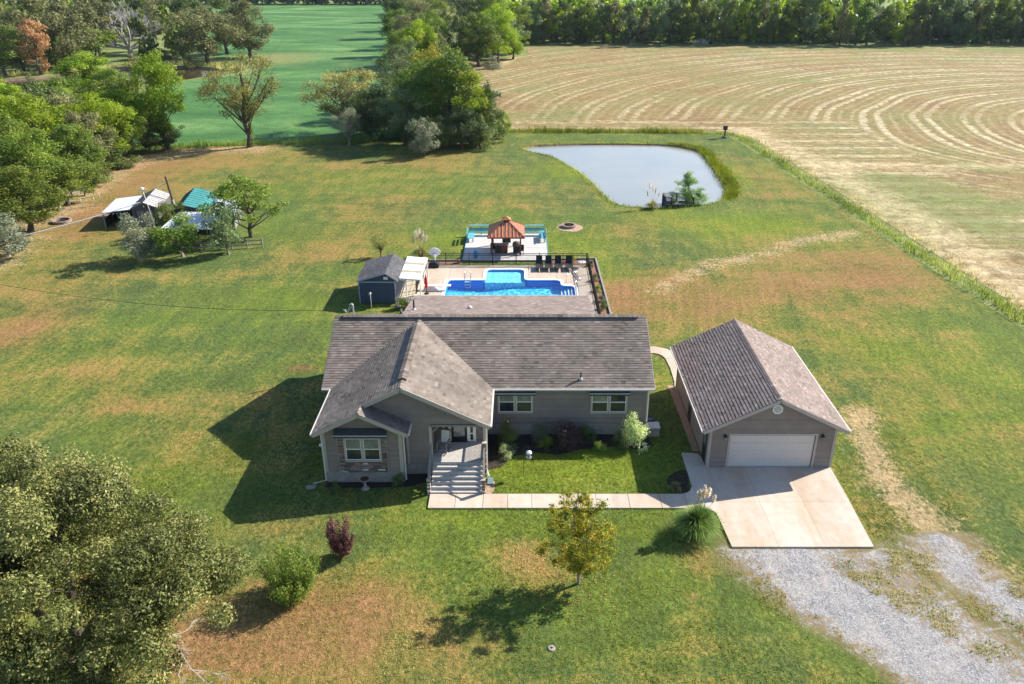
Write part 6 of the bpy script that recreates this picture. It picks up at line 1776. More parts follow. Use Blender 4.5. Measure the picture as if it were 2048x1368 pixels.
ENV = {
    'round': lambda h: math.sqrt(max(0.0, 1 - (2 * h - 0.95) ** 2 / 1.15)),
    'oval': lambda h: math.sin(PI * min(1, h * 0.93 + 0.05)) ** 0.6,
    'cone': lambda h: (1 - h) ** 0.85 * 0.98 + 0.03 if h > 0.08 else 0.8,
    'vase': lambda h: (0.35 + 0.75 * h ** 0.7) * math.sqrt(max(0, 1 - max(0, h - 0.62) ** 2 / 0.16)),
    'shrub': lambda h: math.sqrt(max(0.0, 1 - h ** 2 * 0.98)),
    'flat': lambda h: math.sqrt(max(0.0, 1 - (2 * h - 0.8) ** 2 / 1.5)),
    'pine': lambda h: (0.55 + 0.45 * math.sin(h * 14)) * (1 - h) ** 0.5 if h > 0.1 else 0.4,
}

def crown_clumps(rng, shape, R, z0, z1, n, cr=(0.2, 0.32), shell=0.62):
    C = []; Rr = []
    ph = rng.random(4) * 6.28
    e = ENV[shape]
    i = 0
    while len(C) < n and i < n * 30:
        i += 1
        h = rng.random()
        er = e(h)
        if rng.random() > er + 0.15: continue
        a = rng.random() * 2 * PI
        lum = 1 + 0.17 * math.sin(2 * a + ph[0] + 3 * h) + 0.13 * math.sin(3 * a + ph[1] - 5 * h) + 0.08 * math.sin(5 * a + ph[2])
        r = R * er * lum * (shell + (1 - shell) * rng.random()) if rng.random() > 0.15 else R * er * rng.random() * 0.6
        c = R * rng.uniform(*cr) * (0.65 + 0.35 * er)
        r = max(0, r - c * 0.75)
        zz = z0 + (z1 - z0) * h
        zz = min(max(zz, z0 + c * 0.4), z1 - c * 0.5)
        C.append((r * math.cos(a), r * math.sin(a), zz)); Rr.append(c)
    return np.array(C), np.array(Rr)

def trunk_mb(rng, H, r0, z0, clumps, nlimb=8, lean=0.0, mat=None, name='trunk', twigs=0):
    m = MB()
    top = z0 + (H - z0) * 0.62
    k = 6
    ph = rng.random() * 6
    path = [(lean * (i / k) ** 1.5 + 0.02 * H * math.sin(i * 1.1 + ph) * (i > 0), 0.02 * H * math.cos(i * 1.3 + ph) * (i > 0), top * i / k) for i in range(k + 1)]
    rad = [r0 * (1.35 if i == 0 else 1 - 0.72 * i / k) for i in range(k + 1)]
    m.tube(path, rad, 7)
    if len(clumps):
        sel = rng.choice(len(clumps), min(nlimb, len(clumps)), replace=False)
        for s in sel:
            c = clumps[s]
            i = int(min(k - 1, max(1, (c[2] * 0.55) / top * k)))
            p = Vector(path[i]); q = Vector(c)
            mid = p.lerp(q, 0.5) + Vector((rng.normal() * 0.15, rng.normal() * 0.15, -0.06 * (q - p).length + 0.1))
            rl = rad[i] * 0.5
            m.tube([p, mid, q], [rl, rl * 0.6, rl * 0.22], 5, cap=False)
            for _ in range(twigs):
                e = q + Vector(rng.normal(size=3)) * (q - p).length * 0.22 + Vector((0, 0, 0.1))
                m.tube([mid.lerp(q, rng.uniform(0.3, 0.9)), e], [rl * 0.25, rl * 0.08], 3, cap=False)
    return m

PROTO = {}
def proto(kind, seed, shape, R, H, z0, ncl, nleaf, size, cr=(0.2, 0.32), nlimb=8, trunk_r=0.25, shell=0.62, flat=0.8, up=0.35, aspect=0.55, twigs=0, inner=0.5, rnd=0.7, spread=0.5, mat='bark'):
    rng = np.random.default_rng(seed)
    C, r = crown_clumps(rng, shape, R, z0, H, ncl, cr, shell)
    V, F, t = clump_leaves(C, r, nleaf, size, rng, flat, up, rnd, aspect, inner, spread)
    cm = np_mesh('crown', V, F, L['green'], t)
    tm = trunk_mb(rng, H, trunk_r, z0, C, nlimb, twigs=twigs).mesh('trunk', M[mat])
    PROTO.setdefault(kind, []).append(dict(c=cm, t=tm, R=R, H=H, V=V, F=F, tint=t))

for s in range(3):
    proto('mid', 100 + s, 'round', 5, 12, 2.2, 56, 15000, 0.29, cr=(.16, .3), nlimb=12, trunk_r=0.32)
for s in range(2):
    proto('tall', 120 + s, 'oval', 4.4, 14, 3.0, 58, 15000, 0.29, cr=(.16, .3), nlimb=12, trunk_r=0.3)
proto('sparse', 130, 'round', 5, 13, 4.6, 46, 6500, 0.26, cr=(0.16, 0.28), nlimb=26, trunk_r=0.30, twigs=8, inner=0.2)
proto('sparse', 131, 'round', 5, 11, 3.4, 44, 6800, 0.27, cr=(0.17, 0.28), nlimb=24, trunk_r=0.28, twigs=7, inner=0.25, mat='bark_pale')
for s in range(2):
    proto('cedar', 140 + s, 'cone', 3.2, 10, 0.3, 60, 9000, 0.26, cr=(0.16, 0.26), up=0.6, aspect=0.35, trunk_r=0.2, shell=0.8, flat=1.2)
for s in range(2):
    proto('pine', 150 + s, 'oval', 4, 13, 4.0, 36, 8000, 0.34, cr=(0.2, 0.3), up=0.7, aspect=0.25, flat=0.6, trunk_r=0.25, rnd=0.9)
for s in range(5):
    proto('far', 160 + s, ['round', 'oval', 'oval', 'round', 'cone'][s], 5, 14, 1.0 if s != 2 else 3, 26, 5200, 0.46, cr=(0.2, 0.34), nlimb=4, trunk_r=0.3)
for s in range(2):
    proto('veryfar', 170 + s, 'round', 5, 13, 0.5, 16, 620, 1.25, cr=(0.28, 0.42), nlimb=1, trunk_r=0.3, aspect=0.8)
for s in range(2):
    proto('small', 180 + s, 'round', 2.2, 4.6, 0.9, 30, 4200, 0.20, cr=(0.2, 0.34), nlimb=10, trunk_r=0.11, mat='bark_pale')
proto('flat', 190, 'flat', 3.5, 6.4, 2.4, 44, 5200, 0.24, cr=(0.15, 0.25), nlimb=22, trunk_r=0.17, flat=0.5, twigs=4)
proto('bush', 200, 'shrub', 1.0, 1.6, 0.05, 26, 3600, 0.085, cr=(0.26, 0.4), nlimb=5, trunk_r=0.04)
proto('bush', 201, 'shrub', 1.0, 1.3, 0.05, 22, 2600, 0.085, cr=(0.24, 0.42), nlimb=5, trunk_r=0.04)
proto('undergrowth', 210, 'shrub', 2.0, 2.6, 0.05, 18, 1500, 0.28, cr=(0.3, 0.45), nlimb=2, trunk_r=0.05)

TREE_N = [0]
def place(kind, x, y, h, r, leaf, label, group=None, name='tree', cat='tree', idx=None, trunk_mat=None):
    lst = PROTO[kind]
    p = lst[TREE_N[0] % len(lst) if idx is None else idx]
    TREE_N[0] += 1
    rr = random.Random(TREE_N[0] * 77 + 5)
    t = empty(name, (x, y, -0.02), rr.uniform(0, 6.28), label, cat, group)
    t.scale = (r / p['R'], r / p['R'] * rr.uniform(0.92, 1.08), h / p['H'])
    c = link('crown', p['c'], t)
    c.material_slots[0].link = 'OBJECT'; c.material_slots[0].material = L[leaf]
    k = link('trunk', p['t'], t)
    if trunk_mat:
        k.material_slots[0].link = 'OBJECT'; k.material_slots[0].material = M[trunk_mat]
    return t

def tpx(kind, bx, by, ty, rpx, leaf, label, **kw):
    x, y = G(bx, by)
    h = HZ(bx, ty, y)[2]
    rpx *= 1.12
    d = y * _cp + (CAM_H - h * 0.5) * _sp
    return place(kind, x, y, max(h, 0.6), rpx * d / FPX, leaf, label, **kw)

# ---- the wood along the left edge
GW = 'trees of the wood along the left lawn edge'
for a in [
    ('small', 18, 512, 432, 52, 'silver', 'grey green leafy tree at the near end of the left wood'),
    ('mid', 62, 462, 335, 66, 'green', 'bushy green tree with low branches above the wire pen'),
    ('mid', -20, 470, 320, 75, 'green', 'dark green tree cut by the left picture edge'),
    ('mid', 135, 410, 318, 58, 'green', 'green tree leaning over the grey park bench'),
    ('mid', 92, 412, 262, 66, 'green', 'tall green tree behind the wire pen'),
    ('mid', 8, 405, 232, 76, 'green', 'broad green tree in the middle of the left wood by the picture edge'),
    ('cedar', 192, 366, 268, 44, 'cedar', 'cedar with dark conical crown just left of the red garden chairs'),
    ('mid', 160, 368, 250, 54, 'green', 'dense green tree between bench and red garden chairs'),
    ('cedar', 228, 336, 248, 42, 'cedar', 'cedar standing behind the red garden chairs'),
    ('mid', 212, 330, 188, 52, 'yellowgreen', 'pale yellow green tree with drooping crown above the cedars'),
    ('tall', 92, 350, 178, 66, 'yellowgreen', 'bright yellow green tree top in the left wood'),
    ('mid', 152, 322, 188, 50, 'olive', 'thin olive tree between two yellow green crowns'),
    ('tall', 250, 306, 170, 44, 'yellowgreen', 'yellow green tree at the right tip of the left wood'),
    ('tall', 25, 335, 152, 62, 'yellowgreen', 'brightest yellow green tree at the upper left of the wood'),
    ('mid', 288, 286, 150, 42, 'green', 'green tree filling the gap left of the tall yellow green tree'),
    ('tall', 190, 218, 104, 50, 'yellowgreen', 'yellow green tree in front of the far brown pond'),
    ('mid', 236, 228, 138, 42, 'green', 'mid green tree before the blue part of the far pond'),
    ('mid', 252, 318, 212, 38, 'green', 'green tree at the lawn corner below the tall yellow green tree'),
    ('mid', 232, 290, 160, 50, 'green', 'leafy green tree behind the drooping one'),
    ('mid', 185, 348, 225, 50, 'olive', 'olive green tree over the cedars and the bench'),
    ('mid', 130, 265, 176, 50, 'yellowgreen', 'lower yellow green tree in front of the brown pond water'),
]:
    a = list(a); a[4] *= 1.16
    tpx(*a[:6], a[6], group=GW)
tpx('tall', 338, 299, 104, 60, 'yellowgreen', 'tall yellow green tree beside the soybean field with a dark shrub at its foot', name='tall_tree')
tpx('mid', 330, 302, 228, 40, 'dark', 'dark shrub round the foot of the tall yellow green tree', name='shrub', cat='shrub')
tpx('mid', 300, 300, 255, 22, 'dark', 'smaller dark shrub left of the tall tree foot', name='shrub', cat='shrub')
tpx('sparse', 500, 294, 104, 72, 'thin', 'thin crowned olive tree with ivy clad forked trunk at the lawn back', name='thin_tree', idx=0)
tpx('sparse', 700, 266, 134, 76, 'thin', 'broad sparse tree with golden olive crown before the green field', name='thin_tree', idx=1)
tpx('sparse', 698, 290, 215, 30, 'silver', 'pale twiggy sapling under the golden olive tree', name='sapling', idx=1, trunk_mat='bark_pale')
# ivy on the forked trunk
x, y = G(503, 294)
rng = np.random.default_rng(9)
cz = rng.uniform(0.2, 8.5, 40); C = np.column_stack([x + 0.05 * cz + rng.normal(size=40) * .15, y + rng.normal(size=40) * .2, cz])
V, F, t = clump_leaves(C, np.full(40, .42), 1500, .26, rng)
tag(link('ivy', np_mesh('ivy', V, F, L['green'], t)), 'dark green ivy climbing the forked trunk of the thin olive tree', 'ivy')

GC = 'trees of the dense clump behind the pond corner'
for a in [
    ('mid', 742, 278, 178, 44, 'dark', 'dark tree at the left edge of the dense clump'),
    ('pine', 775, 270, 152, 48, 'dark', 'dark blue green tree in the left half of the dense clump'),
    ('mid', 810, 292, 175, 48, 'bluegreen', 'blue green tree directly behind the small silvery tree'),
    ('mid', 852, 284, 118, 58, 'green', 'large blue green tree in the middle of the dense clump'),
    ('tall', 905, 286, 92, 58, 'green', 'tallest yellowish green tree on top of the dense clump'),
    ('mid', 942, 288, 140, 52, 'yellowgreen', 'broad tree with sunlit yellow green flank right of the clump top'),
    ('cedar', 978, 288, 162, 42, 'cedar', 'dark cedar closing the clump on the right'),
    ('mid', 925, 298, 212, 42, 'bluegreen', 'lower blue green tree at the front of the clump'),
    ('cedar', 962, 298, 228, 30, 'cedar', 'short cedar at the front right foot of the clump'),
    ('mid', 878, 300, 232, 36, 'dark', 'low dark tree in the shaded front of the clump'),
    ('mid', 1006, 276, 222, 18, 'yellowgreen', 'small bright yellow green shrub at the right end of the clump'),
    ('pine', 800, 232, 88, 50, 'bluegreen', 'pine with feathery blue green crown above the clump left shoulder'),
    ('mid', 868, 238, 92, 44, 'autumn', 'tree with golden top behind the dense clump'),
    ('pine', 828, 214, 78, 42, 'bluegreen', 'second pine behind the feathery one'),
]:
    tpx(*a[:6], a[6], group=GC)
GS_ = 'trees of the strip between green field and stubble'
for a in [
    ('tall', 842, 176, 40, 38, 'yellowgreen', 'bright golden green tree in the strip behind the pines'),
    ('mid', 872, 172, 58, 30, 'olive', 'olive tree with brownish tone beside the golden strip tree'),
    ('mid', 805, 168, 62, 36, 'green', 'green tree at the shaded field side of the strip behind the pines'),
    ('tall', 822, 135, 22, 40, 'olive', 'olive crown half way up the tree strip'),
    ('mid', 866, 128, 20, 38, 'green', 'green crown on the right half way up the strip'),
    ('tall', 798, 112, 12, 34, 'green', 'tree overhanging the soybean field half way up the strip'),
    ('mid', 840, 96, -2, 40, 'olive', 'large olive tree near the top of the strip'),
    ('mid', 872, 88, -8, 34, 'green', 'green tree facing the far stubble lane'),
    ('tall', 796, 76, -8, 30, 'dark', 'dark tree near the far left edge of the strip'),
    ('mid', 830, 60, -22, 34, 'green', 'green tree at the top edge of the picture in the strip'),
    ('mid', 862, 52, -24, 30, 'olive', 'olive tree at the top edge right side of the strip'),
    ('mid', 790, 44, -18, 24, 'green', 'far green tree where the strip meets the far wood'),
    ('mid', 815, 28, -22, 22, 'dark', 'farthest dark tree of the strip left side'),
    ('mid', 855, 26, -26, 24, 'green', 'farthest green tree of the strip right side'),
]:
    tpx(*a[:6], a[6], group=GS_)
GR_ = 'trees of the corner wood left of the stubble field'
for a in [
    ('mid', 922, 128, 32, 36, 'dark', 'dark tree on the lane side of the corner wood'),
    ('tall', 958, 134, 18, 44, 'green', 'tall green tree in the middle of the corner wood'),
    ('mid', 996, 126, 8, 42, 'yellowgreen', 'tree with glowing yellow green top in the corner wood'),
    ('mid', 1026, 118, 62, 28, 'yellowgreen', 'low round yellow green tree at the stubble edge'),
    ('mid', 1018, 108, 38, 34, 'bluegreen', 'blue green tree behind the low round one'),
    ('tall', 935, 92, -10, 42, 'dark', 'dark tree at the top left of the corner wood'),
    ('mid', 985, 92, -18, 44, 'green', 'green tree behind the yellow topped one'),
    ('mid', 1042, 92, 10, 30, 'green', 'green tree where corner wood joins the far treeline'),
    ('tall', 930, 56, -22, 32, 'olive', 'far olive tree beyond the corner wood'),
    ('undergrowth', 985, 138, 112, 18, 'silver', 'pale grey shrub at the foot of the corner wood'),
]:
    tpx(*a[:6], a[6], group=GR_)

# ---- treeline behind the stubble field: front row of individual trees
rt = random.Random(77)
names_c = {'green': 'mid green', 'dark': 'dark green', 'bluegreen': 'blue green', 'olive': 'dull olive', 'yellowgreen': 'yellow green'}
ORD = ['first', 'second', 'third', 'fourth', 'fifth', 'sixth', 'seventh', 'eighth', 'ninth', 'tenth', 'eleventh', 'twelfth', 'thirteenth', 'fourteenth', 'fifteenth', 'sixteenth', 'seventeenth', 'eighteenth', 'nineteenth', 'twentieth',
       'twenty-first', 'twenty-second', 'twenty-third', 'twenty-fourth', 'twenty-fifth', 'twenty-sixth', 'twenty-seventh', 'twenty-eighth', 'twenty-ninth', 'thirtieth', 'thirty-first', 'thirty-second', 'thirty-third', 'thirty-fourth', 'thirty-fifth', 'thirty-sixth', 'thirty-seventh', 'thirty-eighth', 'thirty-ninth', 'fortieth', 'forty-first', 'forty-second']
def edge_y(x):
    return 293.5 + 2.0 * math.sin(x * 0.09) - 2.0 * math.exp(-((x - 115) / 22.0) ** 2)
x = 3.0; i = 0
while x < 186 and i < 42:
    lf = rt.choice(['green', 'dark', 'bluegreen', 'bluegreen', 'olive', 'green', 'yellowgreen' if rt.random() < 0.5 else 'dark'])
    kd = 'far'
    place(kd, x, edge_y(x) + rt.uniform(0, 4), rt.uniform(12.5, 18), rt.uniform(3.2, 5.2), lf, '%s tree from the left in the far treeline, %s crown' % (ORD[i], names_c[lf]), group='front trees of the far treeline behind the stubble')
    x += rt.uniform(3.4, 5.4); i += 1

# ---- back-left forest edge and landmark trees
GB = 'trees of the far left forest edge'
for a in [
    ('far', 14, 152, 48, 52, 'green', 'green tree on the far pond bank at the left picture edge'),
    ('far', 48, 142, 20, 44, 'olive', 'olive tree left of the orange one on the far bank'),
    ('far', 122, 138, 62, 30, 'green', 'green tree just right of the orange tree on the far bank'),
    ('far', 150, 138, 8, 58, 'olive', 'broad olive oak in the middle of the far left forest edge'),
    ('far', 196, 128, 52, 40, 'green', 'green tree right of the broad olive oak'),
    ('far', 205, 118, -5, 52, 'olive', 'tall olive oak left of the dead tree'),
    ('far', 95, 132, -5, 55, 'olive', 'olive oak behind the orange tree'),
    ('far', 20, 128, -8, 55, 'olive', 'olive oak high at the left picture edge'),
    ('far', 312, 78, -18, 44, 'olive', 'olive tree behind the dead tree'),
    ('far', 362, 66, -18, 40, 'olive', 'olive tree above the light green clearing'),
    ('far', 385, 104, -14, 40, 'dark', 'dark tree between clearing and big brownish oak'),
    ('far', 232, 92, -12, 40, 'dark', 'dark tree on the left behind the dead tree'),
]:
    tpx(*a[:6], a[6], group=GB)
tpx('far', 82, 150, 34, 36, 'orange', 'orange brown leaved tree on the far pond bank', name='orange_tree', idx=1)
tpx('mid', 418, 128, 12, 66, 'olive', 'big brownish olive oak on the far bank left of its neighbour', name='oak_tree', idx=0)
tpx('mid', 500, 116, 2, 56, 'olive', 'big olive oak overhanging the soybean field on the far bank', name='oak_tree', idx=1)
tpx('mid', 455, 108, -8, 46, 'dark', 'darker oak behind the two big olive oaks', name='oak_tree', idx=2)
for (bx, by, ty, r, lb) in ((380, 134, 112, 14, 'small shrub on the far bank right of the blue water'), (265, 128, 108, 16, 'grey green shrub below the dead tree'), (330, 118, 100, 12, 'small olive shrub below the clearing'), (60, 160, 148, 8, 'small brown shrub on the far pond shore')):
    tpx('undergrowth', bx, by, ty, r, 'olive', lb, name='shrub', cat='shrub')
# dead tree
def dead_tree(x, y, H):
    rng = random.Random(4)
    t = empty('dead_tree', (x, y, 0), 0, 'leafless bleached dead tree above the far pond', 'dead tree')
    def grow(m, p, d, ln, r, lvl):
        q = p + d * ln
        mid = p.lerp(q, .5) + Vector((rng.gauss(0, .06), rng.gauss(0, .06), rng.gauss(0, .03))) * ln
        m.tube([p, mid, q], [r, r * .8, r * .6], 5, cap=False)
        if lvl == 0 or r < .035: return
        for _ in range(3 if lvl > 1 else 4):
            nd = (d + Vector((rng.gauss(0, .5), rng.gauss(0, .5), rng.gauss(.12, .3)))).normalized()
            grow(m, p.lerp(q, rng.uniform(.5, 1)), nd, ln * rng.uniform(.6, .85), r * .58, lvl - 1)
    m = MB(); m.tube([(0, 0, 0), (.1, 0, 1.2), (0, 0, 2.4)], [1.0, .75, .7], 8); m.build('trunk', M['bark_dead'], t)
    for (dx, dz, ln) in ((-1.5, .55, 5), (-.9, 1, 5), (-.3, 1.2, 5.5), (.1, 1.3, 5.5), (.5, 1.1, 5.2), (1.1, .8, 5), (1.5, .5, 4), (-1.7, .25, 5)):
        m = MB(); grow(m, Vector((0, 0, 2)), Vector((dx, rng.gauss(0, .5), dz)).normalized(), ln * H / 17, .42, 4); m.build('limb', M['bark_dead'], t)
x, y = G(262, 112)
dead_tree(x, y, 17)

# ---- mass of forest that reads as one: leaf clouds joined
def forest_mass(name, pts, label, leafs, kind='veryfar', seed=1, hs=(11, 17), rs=(4, 6.5)):
    rng = np.random.default_rng(seed)
    groups = {l: ([], [], [], 0) for l in leafs}
    out = []
    data = {l: dict(V=[], F=[], T=[], n=0) for l in leafs}
    for (x, y) in pts:
        p = PROTO[kind][rng.integers(len(PROTO[kind]))]; l = leafs[rng.integers(len(leafs))]
        h = rng.uniform(*hs); r = rng.uniform(*rs); a = rng.random() * 6.28
        V = p['V'] * np.array([r / p['R'], r / p['R'], h / p['H']])
        c, s = math.cos(a), math.sin(a)
        V = np.column_stack([V[:, 0] * c - V[:, 1] * s + x, V[:, 0] * s + V[:, 1] * c + y, V[:, 2]])
        d = data[l]; d['V'].append(V); d['F'].append(p['F'] + d['n']); d['n'] += len(V); d['T'].append(np.clip(p['tint'] + rng.normal() * .12, 0, 1))
    root = None
    for l in leafs:
        d = data[l]
        if not d['n']: continue
        me = np_mesh(name, np.vstack(d['V']), np.vstack(d['F']), L[l], np.concatenate(d['T']))
        o = link(name, me, root)
        if root is None:
            root = o; tag(o, label, None, None, 'stuff')
        else: o['kind'] = 'stuff'; o.name = 'foliage'
    return root
rf = random.Random(3)
cl = G(335, 84)
pts = []
yy = 252.0
while yy < 565:
    xr = -100 - (yy - 252) * 0.42 if yy < 430 else -178 - (yy - 430) * 0.42
    xr = min(xr, -88 - (yy - 230) * .40)
    xx = xr - rf.uniform(0, 6)
    lim = -0.66 * (yy + 30) - 30
    while xx > lim:
        if math.hypot(xx - cl[0], (yy - cl[1]) * .7) > 24 and math.hypot(xx + 122, yy - 262) > 13:
            pts.append((xx + rf.uniform(-2, 2), yy + rf.uniform(-3, 3)))
        xx -= rf.uniform(7.5, 11) * (1 + (yy - 252) / 700)
    yy += 10 + (yy - 252) * .035
forest_mass('far_forest', pts, 'mass of olive forest filling the upper left corner', ['olive', 'dark', 'green'], seed=5)
pts = [(x_ + rf.uniform(-2, 2), y_ + rf.uniform(-2, 2)) for y_ in (556, 566) for x_ in range(-260, 30, 7)]
forest_mass('far_treeline', pts, 'dark treeline along the far end of the soybean field', ['dark', 'bluegreen'], seed=6, hs=(11, 15))
pts = [(x_ + rf.uniform(-2, 2), y_ + rf.uniform(-2, 2)) for y_ in (303, 312, 322, 334) for x_ in range(-4, 215, 7)]
forest_mass('woodland', pts, 'deep woodland behind the far treeline', ['green', 'bluegreen', 'yellowgreen', 'dark'], seed=7, hs=(13, 18))
pts = []
for k in range(60):
    bx = rf.uniform(-60, 230); by = 430 - (bx + 60) * .55 + rf.uniform(-60, 10)
    x_, y_ = G(bx, max(by, 215)); pts.append((x_ - 5, y_ + 3))
forest_mass('undergrowth', pts, 'undergrowth filling the left wood', ['dark', 'green'], kind='far', seed=8, hs=(5, 9), rs=(3, 4.5))
pts = [G(bx, by) for (bx, by) in [(735, 268), (770, 275), (800, 262), (840, 266), (885, 268), (925, 270), (960, 272), (760, 240), (860, 215), (835, 240), (830, 200), (850, 150), (820, 150), (850, 110), (825, 90), (845, 70), (840, 45), (820, 40), (940, 118), (975, 118), (1005, 112), (955, 90), (1000, 85), (960, 60), (975, 40), (950, 30)]]
forest_mass('undergrowth', pts, 'dark undergrowth between the trunks of the field strip', ['dark', 'bluegreen'], kind='far', seed=9, hs=(5, 10), rs=(4, 6))

# ---- small trees on the lawn
tpx('small', 848, 314, 238, 31, 'silver', 'small silvery crab tree alone before the dense clump', name='small_tree', idx=0, trunk_mat='bark')
tpx('small', 284, 521, 428, 46, 'silver', 'grey green small tree left of the tin canopy', name='small_tree', idx=0)
tpx('small', 366, 513, 432, 52, 'green', 'mid green small tree with pale forked trunk before the tin canopy', name='small_tree', idx=1)
tpx('small', 458, 509, 412, 36, 'bluegreen', 'dark dense small tree at the right front of the sheds', name='small_tree', idx=0)
tpx('small', 345, 470, 405, 34, 'green', 'tree crown rising between grey shed and tin canopy', name='small_tree', idx=0)
tpx('flat', 503, 474, 352, 70, 'green', 'spreading yellow green tree right of the sheds', name='small_tree')
tpx('sparse', 762, 513, 466, 19, 'thin', 'thin young tree behind the navy shed', name='young_tree', idx=0)
tpx('cedar', 1374, 405, 340, 38, 'willow', 'bright green willow behind the pond platform', name='willow_tree', idx=0)
tpx('bush', 1396, 402, 378, 18, 'willow', 'low willow growth right of the pond platform', name='shrub', cat='shrub', idx=0)

# bushes by the house
def bush(px, py, h, r, leaf, label, idx=0, kind='bush', name='shrub'):
    x, y = G(px, py)
    if 840 < py < 930: h *= 1.15; r *= 1.15
    return place(kind, x, y, h, r, leaf, label, name=name, cat='shrub', idx=idx)
bush(1013, 892, 1.75, .78, 'dark', 'dark green rounded shrub beside the porch corner')
bush(1012, 912, .75, .55, 'pale', 'low shrub with white blooms near the splash block', 1)
bush(1078, 884, 1.3, .7, 'silver', 'loose grey green shrub left of the purple shrub')
bush(1128, 893, 1.6, 1.25, 'purple', 'broad dark purple shrub in the middle of the bed', 0)
bush(1172, 878, 1.0, .6, 'dark', 'low shrub between purple shrub and hydrangea', 1)
bush(1092, 897, .8, .5, 'bush', 'small leafy plant in front of the grey green shrub', 1)
bush(1262, 890, 2.0, 1.0, 'pale', 'pale flowering hydrangea lit by the sun near the house corner')
bush(1240, 893, 1.0, .6, 'dark', 'dark green shrub left of the hydrangea foot', 1)
bush(1197, 900, .6, .45, 'bush', 'sunlit low plant at the lawn edge of the bed', 1)
bush(672, 985, .9, .35, 'dark', 'small dark shrub by the left bay corner', 0)
bush(797, 972, .85, .5, 'dark', 'small dark shrub under the right side of the bay', 1)
bush(1350, 980, .5, .5, 'olive', 'dry twiggy plant in the apron corner bed', 1)
bush(805, 618, 1.1, .8, 'bush', 'green shrub at the rear left corner of the house', 0)
for (px, py, h, r, lf, lb) in ((1182, 533, .8, .45, 'cedar', 'far shrub of the right mulch bed'), (1190, 562, .9, .5, 'olive', 'second shrub of the right mulch bed'), (1196, 583, .8, .45, 'bush', 'middle shrub of the right mulch bed'),
                              (1203, 604, .8, .5, 'silver', 'fourth shrub of the right mulch bed'), (1207, 618, .9, .5, 'cedar', 'near shrub of the right mulch bed'), (1145, 523, .9, .5, 'autumn', 'bronze shrub behind the loungers'), (915, 527, .5, .4, 'crimson', 'low red plant in the left mulch bed')):
    bush(px, py, h, r, lf, lb, 0)

# the front garden: crimson shrub, green bush, autumn tree
def stemmed(name, x, y, H, R, leaf, nst, nleaf, size, label, seed, cat='shrub', spread=1.0, aspect=.5, bark='bark'):
    rng = np.random.default_rng(seed)
    t = empty(name, (x, y, 0), 0, label, cat)
    m = MB(); C = []; Rr = []
    for k in range(nst):
        a = rng.random() * 6.28; s = R * spread * math.sqrt(rng.random()); hh = H * (1 - .45 * (s / R) ** 2) * rng.uniform(.75, 1.0)
        tip = Vector((s * math.cos(a), s * math.sin(a), hh)); b = Vector((.12 * s * math.cos(a), .12 * s * math.sin(a), 0))
        mid = b.lerp(tip, .5) + Vector((.1 * math.cos(a), .1 * math.sin(a), -.05)) * R
        m.tube([b, mid, tip], [.028, .018, .006], 4, cap=False)
        for q in np.linspace(.25, 1.0, 9):
            p = (b.lerp(mid, q * 2) if q < .5 else mid.lerp(tip, q * 2 - 1))
            C.append(tuple(p)); Rr.append((.30 - .17 * q) * R * rng.uniform(.5, 1.1) + .03)
    V, F, tt = clump_leaves(np.array(C), np.array(Rr), nleaf, size, rng, flat=1.0, up=.5, aspect=aspect, inner=.1)
    V[:, 2] = np.maximum(V[:, 2], .02)
    m.build('stems', M[bark], t)
    o = link('foliage', np_mesh('foliage', V, F, L[leaf], tt), t)
    return t
x, y = G(684, 1113); stemmed('crimson_shrub', x, y, 2.7, .85, 'crimson', 28, 8200, .095, 'upright crimson crape myrtle shrub in the front lawn', 3)
x, y = G(588, 1190); stemmed('green_bush', x, y, 3.1, 1.55, 'bush', 60, 17000, .095, 'upright feathery green bush left of the crimson shrub', 4)

def broad_custom(name, x, y, label, cat, clumps, radii, nleaf, size, leaf, seed, trunk_paths, bark, limbs=30, aspect=.5, inner=.45, spread=.5, twigs=0, flat=.8, up=.4, tn=.13):
    rng = np.random.default_rng(seed)
    t = empty(name, (x, y, 0), 0, label, cat)
    V, F, tt = clump_leaves(clumps, radii, nleaf, size, rng, aspect=aspect, inner=inner, spread=spread, flat=flat, up=up, tn=tn)
    link('crown', np_mesh('crown', V, F, L[leaf], tt), t)
    m = MB(); ends = []
    for path, r0, r1 in trunk_paths:
        n = len(path); m.tube(path, [r0 + (r1 - r0) * i / (n - 1) for i in range(n)], 8)
        for p in path[1:]: ends.append((Vector(p), r1))
    for s in rng.choice(len(clumps), min(limbs, len(clumps)), replace=False):
        c = Vector(clumps[s]); p, rr0 = min(ends, key=lambda e: (e[0] - c).length + max(0, e[0].z - c.z) * 3)
        mid = p.lerp(c, .5) + Vector(rng.normal(size=3)) * (c - p).length * .08
        m.tube([p, mid, c], [rr0 * .55, rr0 * .35, rr0 * .1], 5, cap=False)
        for _ in range(twigs):
            e = c + Vector(rng.normal(size=3)) * radii[s] * .8
            m.tube([mid.lerp(c, rng.uniform(.2, .9)), e], [rr0 * .14, rr0 * .04], 3, cap=False)
    m.build('trunk', M[bark], t)
    return t

